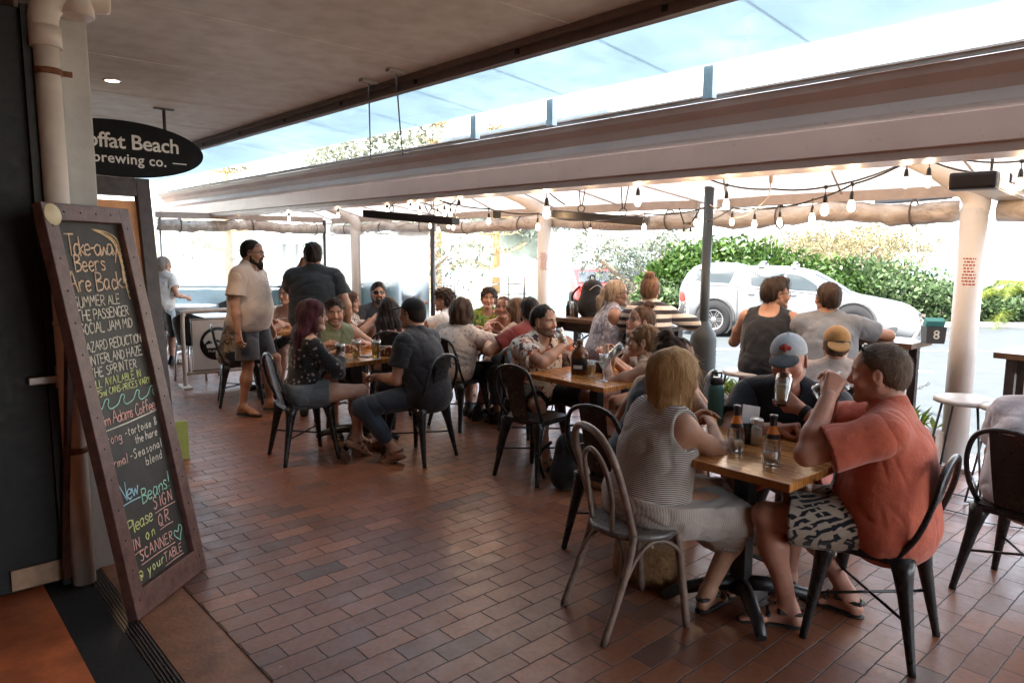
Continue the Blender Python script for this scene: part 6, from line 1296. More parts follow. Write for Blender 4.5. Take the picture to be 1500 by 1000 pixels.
def backpack(p,rz,label,name='backpack',k=1.0):
    t=empty(name,p,rz,label,'backpack'); F=Field(); F.rc((-.06*k,0,.1*k),(.06*k,0,.1*k),.1*k,.1*k,.05,(0,1,0),1.2); F.rc((-.05*k,0,.1*k),(-.03*k,.01,.28*k),.1*k,.085*k,.06); F.rc((.05*k,0,.1*k),(.03*k,.01,.28*k),.1*k,.085*k,.06); F.el((0,-.09*k,.12*k),(.1*k,.05*k,.08*k),.03); F.cut((0,0,0),(0,0,-1)); F.disp(crease(4,34,.006)); obj('sack',npmesh('sack',[F.mesh(.007)]),K('black_nylon',(.014,.014,.017)),t)
    d=MB(); d.tube(smooth_path([(-.03,.02,.36*k),(-.02,.02,.41*k),(.02,.02,.41*k),(.03,.02,.36*k)],4),.008,8); d.tube(smooth_path([(-.1*k,.1*k,.3*k),(-.16*k,.16*k,.2*k),(-.13*k,.14*k,.04*k)],4),.012,8); d.build('strap',blackcloth,t); 
    d=MB(); d.tube(smooth_path([(-.08*k,-.075*k,.27*k),(0,-.09*k,.32*k),(.08*k,-.075*k,.27*k)],5),.003,6); d.build('zip',m_steel,t)
backpack(at(868,463,.98),R_(20),'black backpack sitting on the scrolled bar table')
backpack(at(838,712,0),R_(35),'black bag on the floor under the empty metal chair','backpack',1.05)
def tote(p,label,mat,w_,d_,h,handles=None,rz=0):
    t=empty('handbag',p,rz,label,'bag'); F=Field(); 
    F.rc((-w_*.3,0,.05),(w_*.3,0,.05),d_*.5,d_*.5,.03); F.rc((-w_*.35,0,h*.75),(w_*.35,0,h*.75),d_*.36,d_*.36,.06); F.rc((-w_*.32,0,.08),(-w_*.33,0,h*.8),d_*.42,d_*.38,.04); F.rc((w_*.32,0,.08),(w_*.33,0,h*.8),d_*.42,d_*.38,.04); F.rc((0,0,.08),(0,0,h*.8),d_*.45,d_*.4,.06); F.cut((0,0,0),(0,0,-1)); F.cut((0,0,h),(0,0,1)); F.disp(crease(9,40,.004)); obj('bag_body',npmesh('bag',[F.mesh(.006)]),mat,t)
    if handles:
        d=MB(); 
        for q in(-1,1): d.tube(smooth_path([(-w_*.2,q*d_*.3,h),(-w_*.18,q*d_*.5,h+.09),(w_*.18,q*d_*.5,h+.09),(w_*.2,q*d_*.3,h)],5),.007,8)
        d.build('handles',handles,t)
tote(at(888,716,0),'leopard-print handbag on the floor beside the black bag',K('leopard_print',(.32,.2,.11),kind='dots',col2=(.02,.014,.01),sc=48),.22,.12,.26,leather,R_(-20))
tote(at(948,855,0)+Vector((0,.05,0)),'tan straw basket bag under the blonde woman\'s wooden chair',M('woven_straw',(.36,.2,.09),.8,0,.35,60,.8),.3,.17,.2,M('cream_rope',(.6,.5,.4),.8),R_(-40))
for px,py,lab in((832,462,'dark shaker left of the backpack'),(838,463,'steel shaker beside the dark one'),(844,464,'small pepper mill next to the backpack')): lathe_obj('condiment_bottle',lab,'bottle',at(px,py,.981),[(0,0),(.022,0),(.024,.09),(.012,.12),(.012,.15),(0,.152)],m_steel if 'steel' in lab else m_black,'condiments on the scrolled bar table')
t=lathe_obj('glass_jug','clear glass water jug on the bar right of the striped woman','jug',at(1000,478,.981),[(0,0),(.05,0),(.055,.1),(.045,.16),(.03,.19),(.035,.22),(.032,.22),(.027,.19),(.05,.1),(.046,.006),(0,.006)],m_glass)
# polo prints
patch_text(P['polo'],'CATTOLICA',.042,(-.03,.10,-.10),wht,bold=.0004); patch_text(P['polo'],'macron',.030,(.09,.085,.03),wht,bold=.0004)
pp=P['polo']; 
def patch_shape(p,poly,off,mat,name):
    x,f,up=off; c=p['chest']+p['xs']*x+p['fw']*f+p['up']*up; X,Y,Z=[Vector(tuple(v)) for v in (-p['xs'],p['up'],p['fw'])]
    mt=Matrix((( X.x,Y.x,Z.x,c[0]),(X.y,Y.y,Z.y,c[1]),(X.z,Y.z,Z.z,c[2]),(0,0,0,1))); d=MB(); d.prism(poly,-.012,.012,mt); d.build(name,mat,p['root'])
patch_shape(pp,[(-.016,.02),(-.016,-.012),(0,-.024),(0,.02)],(-.07,.105,-.02),wht,'badge'); patch_shape(pp,[(0.0005,.02),(.0005,-.024),(.016,-.012),(.016,.02)],(-.07,.105,-.02),redp,'badge')
# cap badge
H_=pp['H']; R3=Matrix([list(r_) for r_ in pp['HR']]); d=MB()
for a,b_,r in((-.018,.0,.011),(0,.008,.013),(.017,.0,.011),(0,-.008,.009)): d.lathe([(0,.004),(r,.003),(r,-.012)],12,Matrix.Translation(H_(a,.092-abs(a)*.25,.085+b_))@R3.to_4x4()@Matrix.Rotation(R_(-68),4,'X'))
d.build('cap_badge',M('red_embroidery',(.42,.06,.05),.8),pp['root'])
# tattoo of the capped man: dark ink band on the forearm
# chairs ------------------------------------------------
bw=make_bentwood(); bw.location=(.56,3.10,0); bw.rotation_euler=(0,0,R_(-68)); tag(bw,'weathered bentwood chair with a double hoop back under the blonde woman','chair')
chair(1.55,2.93,48,'black metal chair under the man in the orange t-shirt'); chair(.60,3.84,-44,'black metal chair under the woman with the dark bun'); chair(2.49,3.32,-58,'black metal chair at the right edge under the person in lavender')
chair(.18,5.15,-42,'empty black metal chair standing alone in the middle of the floor'); chair(-1.65,5.58,-55,'black metal chair under the burgundy-haired woman'); chair(-.74,5.58,58,'black metal chair under the man in the black cap')
chair(-.48,6.66,-40,'black metal chair under the person in the dotted shirt'); chair(-2.90,7.56,-66,'black metal chair behind the standing bearded man'); chair(.19,5.75,-140,'black metal chair under the man in the floral shirt')
chair(1.12,4.9,60,'black metal chair under the woman in the tan top'); chair(2.06,4.5,-18,'black metal chair under the man in the backwards tan cap'); chair(1.58,3.78,140,'black metal chair under the man in the grey cap'); chair(-1.24,7.2,8,'black metal chair under the woman in the salmon top')
chair(-1.6,6.66,-150,'black metal chair under the man in the olive tank top'); chair(.17,6.4,38,'black metal chair under the man in the maroon t-shirt')
for x,y,a,lab in((.05,7.28,52,'black metal chair under the woman with wavy brown hair'),(-.1,7.78,172,'black metal chair under the woman in the strappy black top'),(-.28,8.58,176,'black metal chair under the laughing woman in green'),(-.78,8.05,78,'black metal chair under the curly-haired man in white'),(-1.62,8.58,-158,'black metal chair under the man in sunglasses'),(-1.93,8.2,-100,'black metal chair under the brown-haired woman at the back'),(1.07,5.72,100,'black metal chair under the woman with the messy bun'),(-2.62,8.58,160,'black metal chair under the bare-shouldered woman')): chair(x,y,a,lab)
# ------------------------------------------------------------ festoon lights and heaters
m_filament=emis('warm_filament',(1,.62,.28),30); m_sock=M('black_socket',(.012,.012,.013),.45)
def bulbglass():
    m,nt,b=newmat('bulb_glass'); nt.nodes.remove(b); out=nt.nodes['Material Output']; t=nd(nt,'ShaderNodeBsdfTransparent'); e=nd(nt,'ShaderNodeEmission'); e.inputs[0].default_value=(1,.80,.58,1); e.inputs[1].default_value=1.1; g=nd(nt,'ShaderNodeBsdfGlossy'); g.inputs[1].default_value=.05
    lw=nd(nt,'ShaderNodeLayerWeight',i0=.4); x=nd(nt,'ShaderNodeMixShader',i0=.45); lk(nt,t.outputs[0],x.inputs[1]); lk(nt,e.outputs[0],x.inputs[2]); y=nd(nt,'ShaderNodeMixShader'); m2=nd(nt,'ShaderNodeMath',operation='MULTIPLY',i1=.5); lk(nt,lw.outputs['Facing'],m2.inputs[0]); lk(nt,m2.outputs[0],y.inputs[0]); lk(nt,x.outputs[0],y.inputs[1]); lk(nt,g.outputs[0],y.inputs[2]); lk(nt,y.outputs[0],out.inputs[0]); return m
m_bulb=bulbglass()
def make_bulb():
    t=empty('festoon_bulb',(0,0,0)); d=MB(); d.tube([(0,0,0),(0,0,-.055)],.0035,6); d.lathe([(0,.012),(.012,.01),(.016,0),(.012,-.012),(0,-.012)],12); d.lathe([(0,-.045),(.009,-.05),(.014,-.07),(.017,-.10),(.016,-.105),(0,-.105)],14); d.build('socket',m_sock,t)
    d=MB(); d.lathe([(.013,-.105),(.017,-.115),(.024,-.135),(.0265,-.152),(.024,-.17),(.014,-.183),(0,-.187)],16); d.build('bulb_glass',m_bulb,t)
    d=MB(); d.tube([(-.004,0,-.115),(-.008,0,-.16),(0,0,-.17),(.008,0,-.16),(.004,0,-.115)],.0022,5); d.build('filament',m_filament,t); ld=bpy.data.lights.new('bulb_light','POINT'); ld.energy=.3; ld.color=(1,.66,.38); ld.shadow_soft_size=.03; lo_=bpy.data.objects.new('bulb_light',ld); COL.objects.link(lo_); lo_.parent=t; lo_.location=(0,0,-.21); return t
_bulb=make_bulb(); _nb=[0]
STR=[('festoon cable sagging above the parked ute, upper of the two strands',(1030,258),[(1065,271,37),(1133,277,0),(1210,274,44)],(1328,237)),
('festoon cable above the parked ute, lower of the two strands',(1035,325),[(1073,305,27),(1106,306,30),(1143,303,29),(1191,293,35),(1249,270,42),(1329,237,40),(1362,235,41)],(1422,252)),
('festoon cable at the right edge beside the near heater',(1400,232),[(1497,236,44)],(1530,240)),
('festoon cable between the beam and the middle heater',(778,277,),[(801,279,43)],(828,300)),
('festoon cable running along the canopy behind the middle post',(642,293),[(716,306,24),(788,313,26),(865,322,22),(944,313,27),(1020,308,24)],(1036,303)),
('festoon cable over the back tables, left end',(262,312),[(280,314,13),(350,312,15),(423,307,18),(495,301,19),(567,292,24)],(590,285)),
('tangled festoon cable hanging in a cluster over the back tables',(596,285),[(601,290,21),(615,296,21),(641,301,18),(651,296,22),(660,300,19),(673,287,25),(664,320,14),(657,318,16),(642,323,18),(630,317,18)],(622,300)),
('short festoon cable dangling left of the dark pole',(995,305),[(1002,327,21),(1012,327,21)],(1024,308)),
('short drop cable hanging from the beam over the woman in grey',(935,262),[(935,266,38)],(936,262))]
BL=['{}'.format(x) for x in range(1)]
for si,(lab,p0,bl,p1) in enumerate(STR):
    pts=[]; ds=[min(12.5,max(4.95,5.0/(.743*(b[0]-750)/1050+.669))) for b in bl if b[2]]
    nd_=[]
    j=0
    for b in bl:
        if b[2]: d_=ds[j]; j+=1
        else: d_=ds[min(j,len(ds)-1)]
        nd_.append(d_)
    sm=[sum(nd_[max(0,i-1):i+2])/len(nd_[max(0,i-1):i+2]) for i in range(len(nd_))]
    P_=[atY(p0[0],p0[1],sm[0])]+[atY(b[0],b[1],s_) for b,s_ in zip(bl,sm)]+[atY(p1[0],p1[1],sm[-1])]
    path=[]
    for a,b in zip(P_,P_[1:]):
        L=(b-a).length
        for k in range(5): q=k/5; path.append(a.lerp(b,q)-Vector((0,0,.05*L*4*q*(1-q)*.8)))
    path.append(P_[-1])
    d=MB(); d.tube([tuple(q-P_[0]) for q in path],.0065,6); t=d.build('festoon_cable',m_sock); t.location=P_[0]; tag(t,lab,'cable','festoon cables')
    nb=0; N_=sum(1 for b in bl if b[2])
    where=['on the upper strand above the parked ute','on the lower strand above the parked ute','at the right edge beside the near heater','between the beam and the middle heater','on the strand behind the middle post','on the long strand over the back tables','in the cluster over the back tables','on the short strand left of the dark pole','hanging alone from the beam over the woman in grey'][si]
    ordw=['first','second','third','fourth','fifth','sixth','seventh','eighth','ninth','tenth']
    order=sorted([i for i,b in enumerate(bl) if b[2]],key=lambda i:bl[i][0])
    for i,(b,s_) in enumerate(zip(bl,sm)):
        if not b[2]: continue
        o=_bulb if not _nb[0] else copy_tree(_bulb); _nb[0]=1; o.location=P_[i+1]; k=order.index(i)
        o.scale=[max(.7,min(1.6,b[2]*s_/1050/.199))]*3
        tag(o,'lit festoon bulb '+where if N_==1 else '%s lit festoon bulb from the left %s'%(ordw[k],where),'light bulb','festoon bulbs under the canopies')
def heater(a,b,label,w_=.14,h_=.085,chains=(.3,.75)):
    t=empty('patio_heater',(a+b)/2,math.atan2((b-a).y,(b-a).x),label,'heater','hanging patio heaters'); L=(b-a).length; tl=math.asin((b-a).z/L)
    R2=Matrix.Rotation(-tl,4,'Y')
    d=MB(); d.box((0,0,0),(L,w_,h_),bev=.012); me=d.mesh('housing'); me.transform(R2); obj('housing',me,m_black if w_<.2 else M('pale_heater_shell',(.5,.44,.4),.35,.2),t)
    if w_>.2: d=MB(); d.box((-L/2-.02,0,0),(.12,w_+.05,h_+.05),bev=.02); me=d.mesh('end_cap'); me.transform(R2); obj('end_cap',me,m_black,t)
    d=MB(); d.box((0,0,-h_/2-.002),(L-.12,w_-.03,.006)); me=d.mesh('heating_panel'); me.transform(R2); obj('heating_panel',me,M('pale_heater_panel',(.55,.5,.46),.4,.2),t)
    for c in chains:
        x=-L/2+L*c; d=MB(); z0=x*math.tan(tl)+h_/2
        d.tube([(x+.035*math.cos(k*math.pi/8),0,z0+.035+.035*math.sin(k*math.pi/8)) for k in range(16)],.006,6,True); d.tube([(x-.01,0,z0+.06),(x-.03,0,z0+.3)],.006,6); d.tube([(x+.01,0,z0+.06),(x+.05,0,z0+.3)],.006,6); d.build('hanging_chain',m_black,t)
heater(atY(812,314,7.4),atY(948,325,7.0),'slim black patio heater hanging right of the middle white post')
heater(atY(537,313,8.6),atY(668,324,7.9),'slim black patio heater hanging left of the middle white post over the back tables')
heater(atY(1428,266,4.6),atY(1492,291,5.6),'wide black patio heater with a pale face beside the thick post',.21,.06)
heater(atY(1285,296,8.4),atY(1392,287,7.6),'thin dark patio heater far behind the festoon bulbs above the ute',.1,.06)
t=MB().box((0,0,0),(.09,.08,.09),bev=.01).build('speaker',m_black); t.location=atY(728,314,8.2); tag(t,'small black speaker cube under the canopy left of the middle post','speaker')
d=MB(); q=atY(1130,252,5.2); d.tube([(0,0,.12),(0,0,.0)],.004,6); d.lathe([(0,.0),(.012,-.01),(.016,-.03),(.014,-.07),(.008,-.085),(0,-.09)],12); e_=atY(1040,300,6.2)-q; d.tube(smooth_path([(0,0,-.09),(-.02,.05,-.2),(e_.x*.5,e_.y*.5,-.30),tuple(e_)],6),.004,6); t=d.build('plug_lead',M('cream_plug',(.5,.42,.37),.5)); t.location=q; tag(t,'pale plug and lead dangling from the gutter beam','plug')
# ------------------------------------------------------------ plants
def leafmat(name,c,c2,tr=.35):
    m,nt,b=newmat(name); nt.nodes.remove(b); out=nt.nodes['Material Output']; at_=nd(nt,'ShaderNodeObjectInfo'); ge=nd(nt,'ShaderNodeNewGeometry')
    n=noise(nt,1.3,4,objco(nt)); ad=nd(nt,'ShaderNodeMath',operation='MULTIPLY_ADD',i1=.5); lk(nt,ge.outputs['Random Per Island'],ad.inputs[0]); m2=nd(nt,'ShaderNodeMath',operation='MULTIPLY',i1=.6); lk(nt,n.outputs[0],m2.inputs[0]); lk(nt,m2.outputs[0],ad.inputs[2])
    cc=ramp(nt,ad.outputs[0],[(.2,tuple(x*.6 for x in c)),(.5,c),(.85,c2)]).outputs[0]
    d_=nd(nt,'ShaderNodeBsdfDiffuse'); t_=nd(nt,'ShaderNodeBsdfTranslucent'); g=nd(nt,'ShaderNodeBsdfGlossy'); g.inputs[1].default_value=.4; lk(nt,cc,d_.inputs[0]); lk(nt,cc,t_.inputs[0])
    x=nd(nt,'ShaderNodeMixShader',i0=tr); lk(nt,d_.outputs[0],x.inputs[1]); lk(nt,t_.outputs[0],x.inputs[2]); y=nd(nt,'ShaderNodeMixShader',i0=.02); lk(nt,x.outputs[0],y.inputs[1]); lk(nt,g.outputs[0],y.inputs[2]); lk(nt,y.outputs[0],out.inputs[0]); return m
def leaves(name,C,size,mat,parent,seed=1,asp=.5,flat=0):
    """a leaf-shaped quad pair at every point of C"""
    r=np.random.RandomState(seed); n=len(C); a=r.normal(size=(n,3)); a/=np.linalg.norm(a,axis=1)[:,None]; b=r.normal(size=(n,3)); b[:,2]+=flat; b-=a*(a*b).sum(1)[:,None]; b/=np.linalg.norm(b,axis=1)[:,None]
    s=size*r.uniform(.6,1.35,n)[:,None]; v=np.stack([C-a*s,C+b*s*asp,C+a*s,C-b*s*asp],1).reshape(-1,3); f=np.arange(4*n).reshape(-1,4)
    me=npmesh(name,[(v,f)]); me.polygons.foreach_set('use_smooth',np.zeros(n,bool)); return obj(name,me,mat,parent)
def blobs(r,n,cs,rs):
    out=[]; 
    for c,q in zip(cs,rs):
        m=int(n*q[0]*q[1]*q[2]/sum(a[0]*a[1]*a[2] for a in rs)); d=r.normal(size=(m,3)); d/=np.linalg.norm(d,axis=1)[:,None]; out.append(np.array(c)+d*np.array(q)*(r.uniform(.45,1,(m,1))**.5)*(1+.12*np.sin(d*7+np.array(c)).sum(1))[:,None])
    return np.concatenate(out)
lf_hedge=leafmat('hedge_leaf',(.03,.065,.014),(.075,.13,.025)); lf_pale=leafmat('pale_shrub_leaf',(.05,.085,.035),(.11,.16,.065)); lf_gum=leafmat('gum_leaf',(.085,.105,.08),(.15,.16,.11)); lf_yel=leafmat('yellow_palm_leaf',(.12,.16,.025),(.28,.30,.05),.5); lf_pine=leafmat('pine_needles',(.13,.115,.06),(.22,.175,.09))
m_bark=M('grey_bark',(.2,.16,.12),.9,0,.3,9,.4); m_barkl=M('yellow_brown_bark',(.42,.28,.13),.9,0,.3,9,.4)  # second bark is a lighter, yellower brown for the pines
GZ=-.45
def shrub(name,label,cs,rs,n,size,mat,cat,seed,group=None,stem=True,core=True):
    t=empty(name,(0,0,0),0,label,cat,group); base=Vector((cs[0][0],cs[0][1],GZ)); t.location=base; r=np.random.RandomState(seed)
    C=blobs(r,n,cs,rs)-np.array(base); leaves('foliage',C,size,mat,t,seed)
    d=MB()
    for c,q in zip(cs,rs): p=Vector(c)-base; d.tube([(p.x*.8,p.y*.8,0),(p.x,p.y,p.z*.6),(p.x+.05,p.y,p.z+q[2]*.4)],[.06,.045,.015],6)
    if stem: d.build('stem',m_bark,t)
    return t
hz=np.random.RandomState(3)
def hedge(label,pxs,Y,tops,bots,n,mat,size,seed,depth=.8):
    cs=[];rs=[]
    for px,ty,by in zip(pxs,tops,bots):
        a=atY(px,ty,Y); b=atY(px,by,Y); h=max(.3,(a.z-max(b.z,GZ))/2); cs.append((a.x,Y,a.z-h)); rs.append((.62+.3*abs(math.sin(px)),depth,h))
    return shrub('hedge',label,cs,rs,n,size,mat,'hedge',seed)
hedge('dense dark green hedge behind the rear of the parked ute',[975,1000,1025,1050,1080,1105],21.4,[385,362,356,354,356,360],[440]*6,9000,lf_hedge,.10,2)
hedge('light green clipped hedge behind the cab of the parked ute',[1125,1150,1175,1200,1225,1250],21.2,[362,366,372,378,382,384],[460]*6,7000,lf_hedge,.09,3)
hedge('flowering pale shrubbery beyond the bonnet of the parked ute',[1265,1285,1305,1325,1345,1365,1385,1400],20.9,[384,378,384,392,396,400,406,412],[480]*8,7000,lf_pale,.09,4)
hedge('low grassy shrub left of the tail of the parked ute',[955,975,995],20.8,[415,408,412],[465]*3,3500,lf_pale,.09,5)
hedge('leafy shrubs under the palm at the right edge',[1440,1462,1485,1510],21.0,[430,420,424,418],[490]*4,4000,lf_pale,.09,6)
def gum(label,px,ty,Y,k,seed,mat=None,n=4200,group='trees along the foreshore'):
    a=atY(px,ty,Y); t=empty('tree',(a.x,Y,GZ),0,label,'tree',group); r=random.Random(seed); H_=a.z-GZ; d=MB(); tips=[]
    for i in range(5):
        an=r.uniform(0,6.28); e=Vector((math.cos(an)*k*.6,math.sin(an)*k*.6,H_*r.uniform(.7,.95))); m=e*.5+Vector((0,0,H_*.12)); d.tube(smooth_path([(0,0,0),(e.x*.1,e.y*.1,H_*.3),tuple(m),tuple(e)],4),[.11*k*(1-.85*j/12) for j in range(13)],7); tips.append((e.x,e.y,e.z)); tips.append(tuple(m+Vector((r.uniform(-.4,.4)*k,r.uniform(-.4,.4)*k,r.uniform(.0,.2)*H_))))
    d.build('trunk',m_bark,t); rs=[(k*r.uniform(.32,.5),k*r.uniform(.32,.5),k*r.uniform(.2,.34)) for _ in tips]; leaves('crown',blobs(np.random.RandomState(seed),n,tips,rs),.055*k**.5,mat or lf_gum,t,seed,.35); return t
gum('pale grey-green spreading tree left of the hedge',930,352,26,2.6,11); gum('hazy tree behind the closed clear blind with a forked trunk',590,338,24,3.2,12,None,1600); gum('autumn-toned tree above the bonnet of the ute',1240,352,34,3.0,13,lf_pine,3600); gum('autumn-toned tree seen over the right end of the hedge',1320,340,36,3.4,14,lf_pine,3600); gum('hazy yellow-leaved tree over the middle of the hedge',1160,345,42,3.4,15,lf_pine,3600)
def norfolk(label,px,ty,Y,seed,g='tall tiered pines on the foreshore'):
    a=atY(px,ty,Y); base=Vector((a.x,Y,GZ)); t=empty('pine_tree',base,0,label,'tree',g); H_=a.z-GZ+5; d=MB(); d.tube([(0,0,0),(0,0,H_*.5),(0,0,H_)],[.2,.15,.05],8); r=random.Random(seed); C=[]
    for k in range(9):
        z=1.2+k*H_/9.6; L=1.9*(1-k/11)
        for j in range(6):
            an=j*1.047+k*.4+r.uniform(-.2,.2); e=Vector((math.cos(an)*L,math.sin(an)*L,z+.25*L)); d.tube([(0,0,z),(e.x*.5,e.y*.5,z+.02),tuple(e)],[.045,.03,.012],5)
            for q in range(16): f=r.uniform(.3,1.0); C.append((e.x*f+r.gauss(0,.12),e.y*f+r.gauss(0,.12),z+(.25*L)*f*f+r.gauss(.03,.05)))
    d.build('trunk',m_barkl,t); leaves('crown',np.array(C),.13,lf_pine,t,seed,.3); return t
norfolk('tiered pine tree seen left of the standing bearded man',334,345,30,1); norfolk('tiered pine tree between the curly-haired man and the middle post',727,350,34,2); norfolk('bare-trunked pine beside the black corner post',641,345,33,3)
def palm(label,px,py,Y,seed,n=26,L=1.9):
    a=atY(px,py,Y); t=empty('palm',(a.x,Y,GZ),0,label,'palm'); r=random.Random(seed); h=a.z-GZ-.2; d=MB(); d.tube([(0,0,0),(0,0,h)],[.16,.12],8); d.build('trunk',m_bark,t); mb=MB()
    for i in range(n):
        an=r.uniform(0,6.28); el=r.uniform(.2,1.3); pts=[]
        for k in range(10): s_=k/9; rr_=L*s_*math.cos(el)*1.0; pts.append(Vector((math.cos(an)*rr_,math.sin(an)*rr_,h+L*(s_*math.sin(el)-.75*s_*s_))))
        mb.tube(pts,[.016*(1-.8*k/9) for k in range(10)],4)
        sd=Vector((-math.sin(an),math.cos(an),0))
        for k in range(3,44):
            s_=k/44*9; i0=int(s_); p=pts[i0].lerp(pts[min(9,i0+1)],s_-i0); dr=(pts[min(9,i0+1)]-pts[i0]).normalized(); ll=.42*math.sin(math.pi*(.12+.85*k/44))
            for q in(-1,1):
                e=p+(sd*q*.8+dr*.6+Vector((0,0,-.25))).normalized()*ll; w=dr*.011; mb.add([p-w,p+w,e],[(0,1,2)])
    mb.build('fronds',lf_yel,t)
palm('bright yellow-green palm at the right edge beyond the road',1488,440,21.0,5,26,2.6)
# trees on a distant headland seen over the beam
t=empty('headland_trees',(0,0,0),0); rr=np.random.RandomState(8); cs=[(-40+i*4.5+rr.uniform(-1,1),150+rr.uniform(-4,4),17+7*math.sin(i*.5)+rr.uniform(-2,2)) for i in range(14)]
o=leaves('distant_trees',blobs(rr,9000,cs,[(4.5,4,7)]*14),.6,leafmat('haze_paled_leaf',(.22,.23,.17),(.34,.33,.25)),None,9); o['kind']='stuff'; bpy.data.objects.remove(t)  # distance haze is put into the pale leaf colour
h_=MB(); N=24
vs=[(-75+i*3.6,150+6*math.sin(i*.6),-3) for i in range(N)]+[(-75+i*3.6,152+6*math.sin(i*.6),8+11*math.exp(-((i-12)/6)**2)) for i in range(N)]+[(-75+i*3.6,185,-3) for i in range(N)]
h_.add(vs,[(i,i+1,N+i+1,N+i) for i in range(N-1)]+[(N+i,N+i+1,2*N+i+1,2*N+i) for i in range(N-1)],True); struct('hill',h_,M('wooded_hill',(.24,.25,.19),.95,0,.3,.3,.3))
# planters and chain on the terrace edge
def planter(label,a,L,seed,rz=TH):
    t=empty('planter_box',a,rz,label,'planter'); d=MB(); d.box((0,0,.13),(.3,L,.26),bev=.006); d.box((0,L/2-.01,.13),(.31,.03,.27)); d.box((0,-L/2+.01,.13),(.31,.03,.27)); d.build('box',M('weathered_planter_timber',(.3,.22,.18),.75,0,.3,14,.25),t)
    r=np.random.RandomState(seed); mb=MB()
    for i in range(26):
        y=r.uniform(-L*.45,L*.45); x=r.uniform(-.1,.1); an=r.uniform(0,6.28); n=r.randint(4,8); hh=r.uniform(.1,.26)
        for j in range(n):
            b=an+j*6.28/n; dv=Vector((math.cos(b),math.sin(b),0)); sd=Vector((-dv.y,dv.x,0))*.022; p=Vector((x,y,.26)); mb.add([p,p+dv*.06+sd+Vector((0,0,hh*.5)),p+dv*.13+Vector((0,0,hh*.75)),p+dv*.06-sd+Vector((0,0,hh*.5))],[(0,1,2,3)])
    mb.build('plants',lf_yel if seed%2 else lf_hedge,t); return t
planter('weathered timber planter of yellow-green succulents behind the teal drink bottle',uv(3.55,6.12),1.5,1); planter('pale timber planter with leafy plants behind the man in orange',uv(2.15,6.12),.7,3)
pc0,pc1=uv(4.6,6.22,.62),uv(2.75,6.22,.60)
t=empty('chain_barrier',pc0,0,'dark chain barrier sagging along the terrace edge','chain'); d=MB(); 
q1=uv(1.95,6.22,.62)
for A_,B_ in((pc0,pc1),(pc1,q1)):
    n=34
    for i in range(n):
        f=i/n; g=(i+1.25)/n; sg=lambda f: A_.lerp(B_,f)-Vector((0,0,.6*f*(1-f)))-pc0; a,b=sg(f),sg(g); dd=(b-a); c=(a+b)/2; s_=Vector((0,0,1)) if i%2 else dd.cross(Vector((0,0,1))).normalized(); u_=dd.normalized(); L=dd.length/2
        d.tube([c+u_*L*math.cos(k*math.pi/4)+s_*.011*math.sin(k*math.pi/4) for k in range(8)],.0035,4,True)
d.build('links',m_steel,t)
for q,_ in((pc0,0),(pc1,0)): d=MB(); d.tube([(q.x-pc0.x,q.y-pc0.y,-pc0.z),(q.x-pc0.x,q.y-pc0.y,.03)],.018,10); d.build('stanchion',m_black,t)
